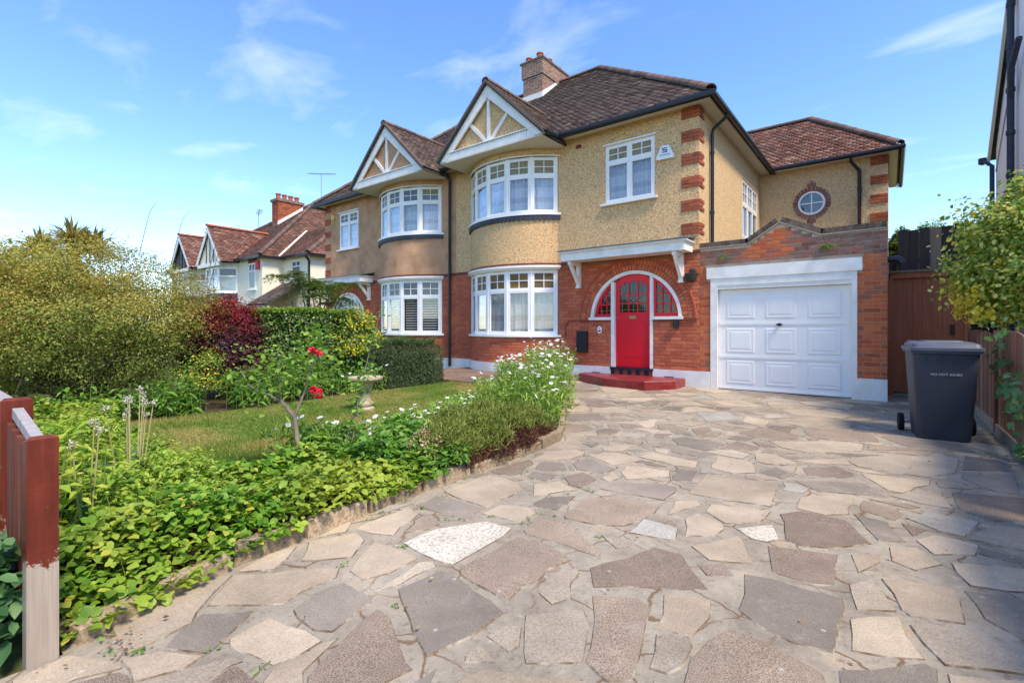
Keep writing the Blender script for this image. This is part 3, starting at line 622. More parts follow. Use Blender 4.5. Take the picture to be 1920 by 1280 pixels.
def emit_bricks(recs, parent, mat, maxn, mir=False, name='brick'):
    """recs: (x, y, z, length, height, rotz, roty)"""
    org = ORG[parent.name]
    recs = sorted(recs, key=lambda r: r[0] ** 2 + r[1] ** 2)
    rest = MB(mir)
    for k, (x, y, z, L, H, rz, ry) in enumerate(recs):
        me, vs, fs = brick_mesh(L, H, mat)
        M = Matrix.Translation((x, y + random.uniform(-.002, .002), z)) @ Matrix.Rotation(rz, 4, 'Z') @ Matrix.Rotation(ry, 4, 'Y')
        if k < maxn and not mir:
            o = bpy.data.objects.new(name, me); COL.objects.link(o); o.parent = parent
            o.matrix_local = Matrix.Translation((-org[0], -org[1], -org[2])) @ M
        else: rest.add([tuple(M @ Vector(v)) for v in vs], fs)
    if rest.v: obj(name, rest, mat, parent, kind='stuff')
def courses(z0, z1, spans, y=9.997, L=.215, j=.010, pitch=.075, off=0.0):
    out = []; n = int((z1 - z0 + .012) / pitch); 
    for k in range(n):
        z = z0 + .005 + pitch * k + .0325
        for a, b in spans(z):
            x = math.floor((a) / (L + j)) * (L + j) - (L + j) + ((L + j) / 2 if k % 2 else 0) + off
            while x < b:
                u0 = max(x, a); u1 = min(x + L, b)
                if u1 - u0 > .03: out.append(((u0 + u1) / 2, y, z, u1 - u0, .065, 0, 0))
                x += L + j
    return out
def roof_tiles(poly, parent, mat, w=.165, g=.10, mir=False, name='roof_tile'):
    P = np.array(poly, float)
    u = P[1] - P[0]; u /= np.linalg.norm(u); n = np.cross(u, P[-1] - P[0]); n /= np.linalg.norm(n)
    if n[2] < 0: n = -n
    v = np.cross(n, u); v = v if v[2] > 0 else -v
    q = np.stack([(P - P[0]) @ u, (P - P[0]) @ v], 1)
    us = np.arange(q[:, 0].min() - w, q[:, 0].max() + w, w); vs = np.arange(0, q[:, 1].max(), g); C = []
    for k, vv in enumerate(vs):
        uu = us + (w / 2 if k % 2 else 0); C.append(np.stack([uu, np.full_like(uu, vv + g / 2)], 1))
    C = np.concatenate(C); C = C[inpoly(C, q)]; m = len(C)
    jit = rng.normal(0, .0035, (m, 2)); lift = rng.uniform(0, .006, m)
    a = w / 2 - .002
    T = np.array([(-a, -g * .62, .020), (a, -g * .62, .020), (a, g * .6, .004), (-a, g * .6, .004), (-a, -g * .62, .034), (a, -g * .62, .034), (a, g * .6, .016), (-a, g * .6, .016)])
    FF = np.array([(4, 5, 6, 7), (0, 1, 5, 4), (1, 2, 6, 5), (3, 0, 4, 7), (2, 3, 7, 6)])
    L3 = T[None] + np.column_stack([C + jit, lift])[:, None, :]; L3[..., 0] = L3[..., 0].clip(q[:, 0].min() - .01, q[:, 0].max() + .01)
    V = (P[0] + L3.reshape(-1, 3) @ np.stack([u, v, n])); F = (FF[None] + (np.arange(m) * 8)[:, None, None]).reshape(-1, 4)
    if mir: V[:, 0] = 2 * AXIS - V[:, 0]; F = F[:, ::-1]
    npobj(name, V, F, mat, parent, kind='stuff')
def ridge(p0, p1, parent, mat, mir=False, r=.10, L=.42, name='ridge_tile'):
    p0 = Vector(p0); p1 = Vector(p1); d = p1 - p0; n = max(1, round(d.length / L)); dn = d.normalized()
    side = dn.cross(Vector((0, 0, 1))).normalized(); up = side.cross(dn)
    for k in range(n):
        a = p0 + d * (k / n); b = p0 + d * ((k + .99) / n) + up * .004; ra = r * 1.06; rb = r * .95; vs = []
        for p, rr in ((a, ra), (b, rb)):
            for i in range(7):
                t = math.pi * i / 6; vs.append(p + side * (math.cos(t) * rr) + up * (math.sin(t) * rr * .85 - .03))
        vs2 = [v - up * .018 - (v - (a if i < 7 else b)).normalized() * .005 for i, v in enumerate(vs)]
        fs = [(i, i + 1, i + 8, i + 7) for i in range(6)] + [(i + 14, i + 21, i + 22, i + 15) for i in range(6)] + [(i, i + 14, i + 15, i + 1) for i in range(6)] + [(0, 7, 21, 14), (6, 20, 27, 13)] + [(i + 7, i + 8, i + 22, i + 21) for i in range(6)]
        obj(name, MB(mir).add(vs + vs2, fs), mat, parent, True)
def glazing(part, mir, P0, P1, z0, z1, zt, cols, tints, frame, bars, glassm='glass', seed=0):
    """one flat window face from P0 to P1 (left to right seen from outside)"""
    rr = random.Random(seed); P = P0; ux = P1[0] - P0[0]; uy = P1[1] - P0[1]; w = math.hypot(ux, uy); u = (ux / w, uy / w); n = (u[1], -u[0])
    J = .045; fr = frame
    fr.lb(P, u, n, 0, J, -.07, .0, z0, z1); fr.lb(P, u, n, w - J, w, -.07, .0, z0, z1)
    fr.lb(P, u, n, J, w - J, -.07, .0, z1 - .05, z1); fr.lb(P, u, n, J, w - J, -.07, .0, z0, z0 + .05)
    has_t = zt is not None
    if has_t: fr.lb(P, u, n, J, w - J, -.07, .012, zt - .025, zt + .025)
    m = .05; lw = (w - 2 * J - (cols - 1) * m) / cols
    for c in range(cols):
        a = J + c * (lw + m); b = a + lw
        if c: fr.lb(P, u, n, a - m, a, -.07, .0, z0 + .05, z1 - .05)
        for lo, hi, top in (((z0 + .05, zt - .025, False), (zt + .025, z1 - .05, True)) if has_t else ((z0 + .05, z1 - .05, False),)):
            s = .035
            fr.lb(P, u, n, a, a + s, -.05, .008, lo, hi); fr.lb(P, u, n, b - s, b, -.05, .008, lo, hi)
            fr.lb(P, u, n, a + s, b - s, -.05, .008, lo, lo + s); fr.lb(P, u, n, a + s, b - s, -.05, .008, hi - s, hi)
            A, B_, C, D = a + s, b - s, lo + s, hi - s
            if top:
                mu, mz = (A + B_) / 2, (C + D) / 2; bars = MB(mir)
                bars.lb(P, u, n, mu - .009, mu + .009, -.03, .0, C, D)
                bars.lb(P, u, n, A, mu - .009, -.03, .0, mz - .009, mz + .009); bars.lb(P, u, n, mu + .009, B_, -.03, .0, mz - .009, mz + .009); obj('glazing_bar', bars, 'white_frame', part)
                for i, (pa, pb) in enumerate(((A, mu - .009), (mu + .009, B_))):
                    for k, (pc, pd) in enumerate(((C, mz - .009), (mz + .009, D))):
                        obj('pane', MB(mir).lb(P, u, n, pa, pb, -.026, -.020, pc, pd), rr.choice(tints) if tints else glassm, part)
            else: obj('pane', MB(mir).lb(P, u, n, A, B_, -.026, -.020, C, D), glassm, part)
def curtain(part, mir, pts, z0, z1, amp=.018, step=.03):
    path = []; 
    for i in range(len(pts) - 1):
        a = Vector((*pts[i], 0)); b = Vector((*pts[i + 1], 0)); n = max(2, int((b - a).length / step)); d = (b - a).normalized(); nn = Vector((d.y, -d.x, 0))
        for k in range(n + (i == len(pts) - 2)):
            s = len(path) * step; path.append(a + (b - a) * (k / n) + nn * amp * (math.sin(s * 38) + .5 * math.sin(s * 61 + 1)))
    m = len(path); vs = [(p.x, p.y, z0) for p in path] + [(p.x, p.y, z1) for p in path]
    obj('net_curtain', MB(mir).add(vs, [(i, i + 1, i + 1 + m, i + m) for i in range(m - 1)]), 'net_curtain', part, True)
def sill_strip(mb, t0, t1, o0, o1, z0, z1, n=24):
    """curved strip round the bow between radial offsets o0 (inside) and o1 (outside)"""
    vs = []; fs = []
    for i in range(n + 1):
        t = t0 + (t1 - t0) * i / n
        a = bow(t, o0); b = bow(t, o1); vs += [(*a, z0), (*b, z0), (*b, z1), (*a, z1)]
    for i in range(n):
        k = i * 4; fs += [(k + 1, k + 5, k + 6, k + 2), (k + 2, k + 6, k + 7, k + 3), (k, k + 4, k + 5, k + 1), (k + 3, k + 7, k + 4, k)]
    fs += [(0, 1, 2, 3), (n * 4 + 3, n * 4 + 2, n * 4 + 1, n * 4)]
    return mb.add(vs, fs)
ZE, PITCH = 5.76, .835
DX, DZ = -4.42, 1.40                                             # centre of the door arch
def house(mir, name, label, upper, bricks, tints_u, tints_l, detail):
    mk = lambda: MB(mir)
    H = thing(name, label, 'house', ((2 * AXIS + 6) if mir else -6, 12, 0))
    XL, XR = AXIS, -3.02
    # ---- ground floor: mortar core with recessed joints, bricks proud of it
    core = mk(); core.box(XL, -9.24, 10.0, 10.25, 0, 2.74); core.box(-6.36, -5.48, 10.0, 10.25, 0, 2.74); core.box(-3.36, XR, 10.0, 10.25, 0, 2.74)
    core.box(-5.48, -4.96, 10.0, 10.25, 0, DZ - .02); core.box(-3.98, -3.36, 10.0, 10.25, 0, DZ - .02); core.box(-4.96, -3.98, 10.03, 10.25, 0, .32)
    ns = 28
    for i in range(ns):
        a0 = math.pi * (1 - i / ns); a1 = math.pi * (1 - (i + 1) / ns); x0 = DX + 1.06 * math.cos(a0); x1 = DX + 1.06 * math.cos(a1); za = DZ + 1.06 * math.sin(a0); zb = DZ + 1.06 * math.sin(a1)
        core.add([(x0, 10.0, za), (x1, 10.0, zb), (x1, 10.0, 2.74), (x0, 10.0, 2.74), (x0, 10.25, za), (x1, 10.25, zb)], [(0, 1, 2, 3), (0, 4, 5, 1)])
    sill_strip(core, -BTH, BTH, -.2, 0, 0, .99)
    bw = obj('brick_wall', core, 'mortar_red', H)
    rin, rout = 1.065, 1.31
    def spans(z):
        base = [(XL, -9.26)] if detail else [(XL, -9.26)]
        segs = [(-6.34, XR)]
        def cut(segs, a, b):
            o = []
            for p, q in segs:
                if b <= p or a >= q: o.append((p, q)); continue
                if a - p > .02: o.append((p, a))
                if q - b > .02: o.append((b, q))
            return o
        if z < DZ - .02: segs = cut(segs, -4.965, -3.975)
        elif z < DZ + rout: h = math.sqrt(max(0, (rout + .012) ** 2 - (z - DZ) ** 2)); segs = cut(segs, DX - h, DX + h)
        return base + segs
    recs = courses(.335, 2.715, spans, y=10.013)
    arch = []
    for r0, r1, cnt in ((rin, 1.18, 47), (1.188, 1.303, 52)):
        for i in range(cnt):
            a = math.pi * (i + .5) / cnt; rm = (r0 + r1) / 2
            arch.append((DX + rm * math.cos(a), 10.006, DZ + rm * math.sin(a), math.pi * rm / cnt - .007, r1 - r0 - .004, 0, -(a - math.pi / 2)))
    bowb = []
    for k in range(9):
        z = .335 + .005 + .075 * k + .0325
        if z > .97: break
        nb = 14; st = 2 * BTH / nb
        for i in range(-1, nb):
            t0 = max(-BTH, -BTH + st * (i + (.5 if k % 2 else 0))); t1 = min(BTH, -BTH + st * (i + 1 + (.5 if k % 2 else 0)))
            if (t1 - t0) < .02: continue
            t = (t0 + t1) / 2; x, y = bow(t, -.013); bowb.append((x, y, z, (t1 - t0) * BR - .008, .065, t, 0))
    emit_bricks(recs + arch + bowb, bw, bricks, 300 if detail else 0, mir)
    # hood mould round the arch and its impost band
    hood = mk(); m = 40
    vs = []; fs = []
    for i in range(m + 1):
        a = math.pi * i / m
        for rr, yy in ((1.312, 9.996), (1.312, 9.962), (1.352, 9.962), (1.352, 9.996)): vs.append((DX + rr * math.cos(a), yy, DZ + rr * math.sin(a)))
    for i in range(m): fs += [(i * 4 + j, i * 4 + (j + 1) % 4, i * 4 + 4 + (j + 1) % 4, i * 4 + 4 + j) for j in range(4)]
    obj('arch_hood', hood.add(vs, fs), bricks, H, True)
    for a, b in ((DX - 1.36, -4.965), (-3.975, DX + 1.36)): obj('impost_band', mk().box(a, b, 9.958, 10.02, DZ - .055, DZ - .018), 'string_red', H)
    # plinth
    pl = mk(); pl.box(XL, -9.24, 9.965, 10.05, 0, .33); pl.box(-6.36, -4.962, 9.965, 10.05, 0, .33); sill_strip(pl, -BTH, BTH, -.05, .035, 0, .33)
    p = obj('plinth', pl, 'white_plinth', H); obj('plinth', mk().box(-3.978, -2.81 if detail else XR, 9.965, 10.05, 0, .33), 'white_plinth', H)
    for x in (-5.42, -3.72):
        vt = mk(); [vt.box(x, x + .19, 9.955, 9.97, .135 + .022 * k, .148 + .022 * k) for k in range(3)]; obj('air_vent', vt, 'black_paint', p)
    # string course between brick and render
    st = mk(); st.box(XL, -9.22, 9.95, 10.03, 2.725, 2.775); st.box(-6.38, XR, 9.95, 10.03, 2.725, 2.775); sill_strip(st, -BTH, BTH, -.02, .05, 2.725, 2.775)
    obj('string_course', st, 'string_red', H)
    # ---- upper wall
    uw = mk(); uw.box(XL, -9.24, 9.985, 10.25, 2.775, ZE); wx0, wx1, wz0, wz1 = -5.09, -3.94, 4.0, 5.31
    uw.box(-6.36, wx0, 9.985, 10.25, 2.775, ZE); uw.box(wx1, XR, 9.985, 10.25, 2.775, ZE); uw.box(wx0, wx1, 9.985, 10.25, 2.775, wz0); uw.box(wx0, wx1, 9.985, 10.25, wz1, ZE)
    sill_strip(uw, -BTH, BTH, -.18, .0, 2.775, 3.96); sill_strip(uw, -BTH, BTH, -.18, .0, 5.37, 5.60)
    obj('upper_wall', uw, upper, H)
    side = mk(); sy0, sy1 = 13.62, 15.42
    if detail: side.box(-3.25, XR, 10.25, sy0, 0, ZE); side.box(-3.25, XR, sy1, 19.3, 0, ZE); side.box(-3.25, XR, sy0, sy1, 0, 3.55); side.box(-3.25, XR, sy0, sy1, 5.1, ZE)
    else: side.box(-3.25, XR, 10.25, 19.3, 0, ZE)
    obj('side_wall', side, 'pebbledash_pale' if detail else upper, H)
    inner = mk(); inner.box(XL, -3.3, 12.6, 12.7, 0, ZE); inner.box(XL, -3.3, 10.3, 12.6, 2.72, 2.85); inner.box(XL, XL + .05, 10.05, 12.6, 0, ZE); inner.box(-6.2, -6.15, 10.3, 12.6, 0, 2.72); inner.box(-6.0, -5.95, 10.3, 12.6, 2.85, ZE); inner.box(XL, -3.3, 10.2, 12.6, 5.56, 5.60)
    obj('inner_wall', inner, 'room_dark', H)
    # ---- bow windows
    WT = BTH * .97; ang = [-WT + 2 * WT * i / 5 for i in range(6)]
    for (z0, z1, zt, tints, nm) in ((1.035, 2.62, 2.12, tints_l, 'bow_window'), (3.995, 5.37, 4.91, tints_u, 'bow_window')):
        bwp = mk(); part = obj(nm, sill_strip(bwp, -BTH * 1.02, BTH * 1.02, -.16, .075, z0 - .055, z0), 'white_frame', H)
        fr = mk(); bars = mk()
        for i in range(5):
            glazing(part, mir, bow(ang[i], -.02), bow(ang[i + 1], -.02), z0, z1, zt, 1, tints, fr, bars, seed=i + int(z0 * 7), glassm='glass')
        for t in ang:
            x, y = bow(t, -.045); fr.tube([(x, y, z0), (x, y, z1)], .04, 8)
        obj('frame', fr, 'white_frame', part)
        if detail or z0 > 3:
            curtain(part, mir, [bow(-WT * .97 + 2 * WT * .97 * i / 12, -.14) for i in range(13)], z0 + .03, z1 - .03)
        else:
            sl = mk()
            for i in range(5):
                p0 = bow(ang[i] + .03, -.17); p1 = bow(ang[i + 1] - .03, -.17); L = math.dist(p0, p1); u = ((p1[0] - p0[0]) / L, (p1[1] - p0[1]) / L); n = (u[1], -u[0])
                for k in range(13):
                    z = z0 + .08 + k * .075
                    vs = [(p0[0] + u[0] * a + n[0] * d, p0[1] + u[1] * a + n[1] * d, z + h) for a in (0, L) for d, h in ((-.03, .012), (.03, -.012), (.03, -.004), (-.03, .02))]
                    sl.add(vs, [(0, 1, 5, 4), (1, 2, 6, 5), (2, 3, 7, 6), (3, 0, 4, 7), (0, 3, 2, 1), (4, 5, 6, 7)])
            obj('shutter_slats', sl, 'blind_white', part)
        if z0 < 3:
            co = mk(); sill_strip(co, -BTH * 1.01, BTH * 1.01, -.12, .05, 2.62, 2.665); sill_strip(co, -BTH * 1.02, BTH * 1.02, -.12, .09, 2.665, 2.72); obj('cornice', co, 'white_paint', part)
        else:
            obj('drip_rail', sill_strip(mk(), -BTH, BTH, -.1, .04, 5.37, 5.395), 'white_paint', part)
            sc = mk(); sill_strip(sc, -BTH * 1.03, BTH * 1.03, .0, .055, 3.87, 3.94)
            ns = 30
            for i in range(ns):
                t0 = BTH * 1.03 * (-1 + 2 * i / ns); t1 = BTH * 1.03 * (-1 + 2 * (i + 1) / ns); pts = []
                for k in range(7):
                    t = t0 + (t1 - t0) * k / 6; x, y = bow(t, .052); pts.append((x, y, 3.87 - .055 * math.sin(math.pi * k / 6) ** .6))
                x0, y0 = bow((t0 + t1) / 2, 0); x1, y1 = bow((t0 + t1) / 2, .045); sc.prism(pts, (x0 - x1, y0 - y1, 0))
            obj('scalloped_board', sc, 'navy_paint', part)
    # ---- upper casement
    part = obj('window', mk().box(wx0 - .09, wx1 + .07, 9.90, 10.06, wz0 - .045, wz0), 'white_frame', H)
    fr = mk(); bars = mk(); glazing(part, mir, (wx0, 9.995), (wx1, 9.995), wz0, wz1, 4.91, 2, tints_u, fr, bars, seed=31)
    fr.box(wx0 - .04, wx1 + .04, 9.94, 9.984, wz1, wz1 + .03)
    obj('frame', fr, 'white_frame', part); curtain(part, mir, [(wx0 + .04, 10.11), (wx1 - .04, 10.11)], wz0 + .03, wz1 - .03)
    # ---- quoins
    q = mk(); q0 = obj('quoins', q.box(-3.36, -3.012, 9.982, 10.2, 3.0, 3.001), 'mortar_pale', H); qr = []
    for zb in (3.10, 3.575, 4.05, 4.52, 4.985, 5.455):
        for k in range(3):
            z = zb + .04 + k * .077
            for a, b in (((-3.37, -3.235), (-3.225, -3.012)) if k % 2 else ((-3.37, -3.155), (-3.145, -3.012))): qr.append(((a + b) / 2, 9.993, z, b - a, .067, 0, 0))
            qr.append((-3.022, 10.09, z, .175, .067, math.pi / 2, 0))
            if k % 2 == 0: qr.append((-3.022, 10.23, z, .09, .067, math.pi / 2, 0))
    emit_bricks(qr, q0, 'brick_quoin', 60 if detail else 0, mir)
    # ---- roof
    xe = -2.72; ye = 9.70; d = 4.97; ap = (xe - d, ye + d, ZE + d * PITCH); yb = ye + 2 * d
    rf = mk(); rf.add([(AXIS, ye, ZE), (xe, ye, ZE), ap, (AXIS, ap[1], ap[2]), (xe, yb, ZE), (AXIS, yb, ZE)], [(0, 1, 2, 3), (1, 4, 2), (4, 5, 3, 2)])
    roof = obj('roof', rf, 'felt_dark', H); rt = 'roof_brown'
    roof_tiles([(AXIS, ye - .04, ZE - .03), (xe + .03, ye - .04, ZE - .03), ap, (AXIS, ap[1], ap[2])], roof, rt, mir=mir)
    roof_tiles([(xe + .04, ye, ZE - .03), (xe + .04, yb, ZE - .03), ap], roof, rt, mir=mir)
    ridge((ap[0], ap[1], ap[2] + .05), (AXIS, ap[1], ap[2] + .05), roof, 'ridge_brown', mir); ridge((xe + .02, ye - .02, ZE + .06), (ap[0], ap[1], ap[2] + .06), roof, 'ridge_brown', mir, r=.115)
    GX0, GX1, GXC, GY, GZ, GA = -9.50, -6.14, -7.82, 9.02, 5.60, 7.20
    ytop = ye + (GA + .05 - ZE) / PITCH + .1; sl = (GA - GZ) / (GX1 - GXC)
    for sx, xf in ((-1, GX0), (1, GX1)):
        a = (xf + sx * .02, GY - .06, GZ + .02); b = (xf + sx * .02, 10.35, GZ + .02); c = (GXC, ytop + .4, GA + .05); dd = (GXC, GY - .06, GA + .05)
        obj('gable_roof', mk().prism([a, b, c, dd], (0, 0, -.06)), 'felt_dark', roof)
        roof_tiles([(a[0], a[1], a[2] + .01), (b[0], b[1] - .5, b[2] + .01), (c[0], c[1], c[2] + .01), (dd[0], dd[1], dd[2] + .01)] if sx > 0 else [(b[0], b[1] - .5, b[2] + .01), (a[0], a[1], a[2] + .01), (dd[0], dd[1], dd[2] + .01), (c[0], c[1], c[2] + .01)], roof, rt, mir=mir)
    ridge((GXC, GY - .08, GA + .09), (GXC, ytop + .1, GA + .09), roof, 'ridge_brown', mir)
    gb = mk(); gb.prism([(GX0 + .05, GY + .10, GZ), (GX1 - .05, GY + .10, GZ), (GXC, GY + .10, GA - .08)], (0, .1, 0)); g = obj('gable', gb, upper, H)
    bd = mk()
    for sx, xf in ((-1, GX0), (1, GX1)):
        w = .235; bd.prism([(xf, GY, GZ - .01), (GXC, GY, GA - .01), (GXC, GY, GA - .01 - w * 1.38), (xf - sx * .225, GY, GZ - .01)], (0, .045, 0))
    obj('barge_board', bd, 'white_paint', g)
    vg = mk()
    for sx, xf in ((-1, GX0), (1, GX1)): vg.prism([(xf + sx * .03, GY - .075, GZ + .0), (GXC, GY - .075, GA + .03), (GXC, GY - .075, GA + .115), (xf + sx * .03, GY - .075, GZ + .085)], (0, .05, 0))
    obj('verge', vg, 'roof_brown', g)
    tb = mk(); tb.box(GX0 + .25, GX1 - .25, GY + .01, GY + .09, GZ - .02, GZ + .15); tb.box(GX0 + .28, GX1 - .28, GY - .01, GY + .09, GZ + .185, GZ + .21)
    k = 34
    for i in range(k): x = GX0 + .36 + (GX1 - GX0 - .72) * i / (k - 1); tb.box(x - .022, x + .022, GY + .012, GY + .085, GZ + .15, GZ + .185)
    obj('tie_beam', tb, 'white_paint', g)
    for p0, p1 in (((GXC, GY + .07, GZ + .2), (GXC, GY + .07, GA - .3)), ((GXC - .05, GY + .075, GZ + .2), (GXC - .62, GY + .075, GZ + .78)), ((GXC + .05, GY + .075, GZ + .2), (GXC + .62, GY + .075, GZ + .78))):
        obj('brace', mk().bar(p0, p1, .085, .05, (0, 1, 0)), 'white_paint', g)
    sf = mk(); sf.box(GX0 + .03, GX1 - .03, GY + .012, 10.0, GZ - .045, GZ - .021); sf.box(-6.17, xe - .02, 9.73, 10.02, ZE - .055, ZE - .03); sf.box(-3.02, xe - .03, 10.02, yb, ZE - .055, ZE - .03)
    sf.box(XL, GX0 + .03, 9.73, 10.0, ZE - .055, ZE - .03)
    obj('soffit', sf, 'soffit_cream', H)
    for bx_ in ((GX1 + .02, xe, 9.70, 9.728, ZE - .10, ZE + .01), (xe - .028, xe, 9.73, yb, ZE - .10, ZE + .01), (XL, GX0 - .02, 9.70, 9.728, ZE - .10, ZE + .01), (GX1 - .02, GX1, GY + .06, 9.7, GZ - .05, GZ + .02)): obj('fascia', mk().box(*bx_), 'black_paint', H)
    gt = mk(); gt.tube([(GX1 + .05, GY + .04, GZ + .01), (GX1 + .05, 9.63, ZE - .06), (xe + .06, 9.63, ZE - .055), (xe + .06, yb, ZE - .055)], .062, 10); gt.tube([(XL, 9.64, ZE - .06), (GX0 - .04, 9.64, ZE - .06)], .06, 10)
    obj('gutter', gt, 'black_paint', H, True)
    def pipe(pts, r=.036):
        mb = mk(); mb.tube(pts, r, 10); p0 = Vector(pts[-2]); p1 = Vector(pts[-1]); n = int((p1 - p0).length / 1.3) + 1
        for i in range(n): c = p0 + (p1 - p0) * ((i + .3) / n); mb.tube([c - Vector((0, 0, .03)), c + Vector((0, 0, .03))], r + .010, 10)
        return obj('downpipe', mb, 'black_paint', H, True)
    # ---- door set in the arch
    yd = 10.06
    dr_ = obj('door', MB(mir), 'door_red', H) if False else None
    prof = lambda r, a0, a1, y, n=24: [(DX + r * math.cos(a0 + (a1 - a0) * i / n), y, DZ + r * math.sin(a0 + (a1 - a0) * i / n)) for i in range(n + 1)]
    fm = mk(); vs = []; fs = []; m = 40
    for i in range(m + 1):
        a = math.pi * i / m
        for rr, yy in ((.985, yd + .03), (.985, 9.985), (1.058, 9.985), (1.058, yd + .03)): vs.append((DX + rr * math.cos(a), yy, DZ + rr * math.sin(a)))
    for i in range(m): fs += [(i * 4 + j, i * 4 + (j + 1) % 4, i * 4 + 4 + (j + 1) % 4, i * 4 + 4 + j) for j in range(4)]
    fm.add(vs, fs)
    ztop = lambda x, r: DZ + math.sqrt(max(0, r * r - (x - DX) ** 2))
    for x0, x1 in ((-4.957, -4.872), (-4.048, -3.983)): fm.box(x0, x1, 9.982, yd + .03, .33, ztop(x0, .99))
    fm.box(DX - 1.085, -4.957, 9.945, yd + .03, DZ - .018, DZ + .045); fm.box(-3.983, DX + 1.085, 9.945, yd + .03, DZ - .018, DZ + .045)
    frame = obj('door_frame', fm, 'white_paint' if detail else 'white_frame', H)
    dm = 'door_red' if detail else 'white_frame'
    x0, x1 = -4.868, -4.052; gx0, gx1, gz0, gz1 = -4.775, -4.145, 1.545, 2.13
    leaf = mk(); top = [(x1 - (x1 - x0) * i / 16, yd, ztop(x1 - (x1 - x0) * i / 16, .98)) for i in range(17)]
    garc = lambda x: gz1 + .10 * math.cos((x - (gx0 + gx1) / 2) / (gx1 - gx0) * 2.0) if abs(x - (gx0 + gx1) / 2) < .20 else gz1 + .02
    leaf.box(x0, x1, yd, yd + .045, .335, gz0); leaf.box(x0, gx0, yd, yd + .045, gz0, ztop(x0, .98)); leaf.box(gx1, x1, yd, yd + .045, gz0, ztop(x1, .98))
    nn = 20
    for i in range(nn):
        a = gx0 + (gx1 - gx0) * i / nn; b = gx0 + (gx1 - gx0) * (i + 1) / nn
        leaf.prism([(a, yd, garc(a)), (b, yd, garc(b)), (b, yd, ztop(b, .98)), (a, yd, ztop(a, .98))], (0, .045, 0))
    leaf.box(x0 + .1, x1 - .1, yd - .007, yd - .0005, .56, 1.31); leaf.box(x0 + .02, x1 - .02, yd - .004, yd - .0005, .345, .50); leaf.box(x0 + .02, x1 - .02, yd - .005, yd - .0005, 1.335, 1.352)
    door = obj('door', leaf, dm, H)
    gl = 'glass_dark'
    obj('pane', mk().box(gx0, gx1, yd + .02, yd + .026, gz0, gz1 + .1), gl, door)
    for i in (1, 2): x = gx0 + (gx1 - gx0) * i / 3; obj('glazing_bar', mk().box(x - .014, x + .014, yd + .003, yd + .018, gz0, garc(x)), dm, door)
    for z in (gz0 + .20, gz0 + .405): obj('glazing_bar', mk().box(gx0, gx1, yd + .001, yd + .016, z - .013, z + .013), dm, door)
    ld = mk(); cx = (gx0 + gx1) / 2
    for pts in ([(cx - .17, 1.98), (cx - .16, 1.84), (cx - .07, 1.76), (cx, 1.75), (cx + .07, 1.76), (cx + .16, 1.84), (cx + .17, 1.98)], [(cx, 1.56), (cx, 1.75)], [(cx - .05, 2.16), (cx - .03, 2.0), (cx, 1.93), (cx + .03, 2.0), (cx + .05, 2.16)], [(cx - .09, 1.72), (cx, 1.81), (cx + .1, 1.9)], [(cx + .09, 1.72), (cx, 1.81), (cx - .1, 1.9)], [(gx0 + .05, 1.55), (gx0 + .05, 2.14)], [(gx1 - .05, 1.55), (gx1 - .05, 2.14)], [(gx0, 1.60), (gx1, 1.60)], [(gx0, 1.86), (cx - .12, 1.86)], [(cx + .12, 1.86), (gx1, 1.86)]):
        ld.tube([(x, yd + .016, z) for x, z in pts], .005, 5)
    obj('lead_came', ld, 'lead_came', door)
    obj('letter_plate', mk().lathe([(.10, 0), (.10, .012), (.085, .018), (.07, .018)], (0, 0, 0), 20), 'brass', door) if False else None
    lp = mk(); lp.prism([(-4.46 + .085 * math.copysign(abs(math.cos(t)) ** .5, math.cos(t)), yd - .018, 1.437 + .036 * math.copysign(abs(math.sin(t)) ** .5, math.sin(t))) for t in [2 * math.pi * i / 20 for i in range(20)]], (0, .016, 0)); lp.box(-4.515, -4.405, yd - .026, yd - .018, 1.422, 1.452)
    obj('letter_plate', lp, 'brass', door)
    obj('lock', mk().tube([(x0 + .05, yd - .018, 1.43), (x0 + .05, yd - .001, 1.43)], .018, 12), 'brass', door)
    # side lights
    for (a, b) in ((DX - .985, -4.957), (-3.983, DX + .985)):
        s = mk(); left = b < DX; rI = .978; pts = []
        xs = [a + .004 + (b - a - .008) * i / 14 for i in range(15)]
        outer = [(x, ztop(x, rI)) for x in xs]
        part = None; fr2 = mk(); e = .045
        fr2.box(a + .02, b, yd, yd + .04, DZ + .046, DZ + .046 + .075)
        if left: fr2.box(b - e, b, yd, yd + .04, DZ + .121, ztop(b, rI))
        else: fr2.box(a, a + e, yd, yd + .04, DZ + .121, ztop(a, rI))
        for i in range(14):
            (p, zp), (q_, zq) = outer[i], outer[i + 1]
            zlo = lambda x: max(DZ + .121, ztop(x, rI - .06)) if abs(x - DX) < rI - .06 else DZ + .121
            if zq > DZ + .121 or zp > DZ + .121: fr2.prism([(p, yd, min(zlo(p), zp)), (q_, yd, min(zlo(q_), zq)), (q_, yd, zq), (p, yd, zp)], (0, .04, 0))
        part = obj('side_light', fr2, dm, H)
        w = b - a
        for fx in ((.36, .68) if left else (.32, .64)): x = a + w * fx; obj('glazing_bar', mk().box(x - .011, x + .011, yd + .004, yd + .03, DZ + .121, ztop(x, rI - .03)), dm, part)
        for z in (DZ + .33, DZ + .55):
            h = math.sqrt((rI - .03) ** 2 - (z - DZ) ** 2); obj('glazing_bar', mk().box(max(a, DX - h), min(b, DX + h), yd + .002, yd + .028, z - .011, z + .011), dm, part)
        pane = mk(); pane.prism([(xs[0], yd + .03, DZ + .1)] + [(x, yd + .03, max(DZ + .1, z - .02)) for x, z in outer] + [(xs[-1], yd + .03, DZ + .1)], (0, .005, 0)); obj('pane', pane, gl, part)
        lc = mk(); c0 = a + w * (.62 if left else .36)
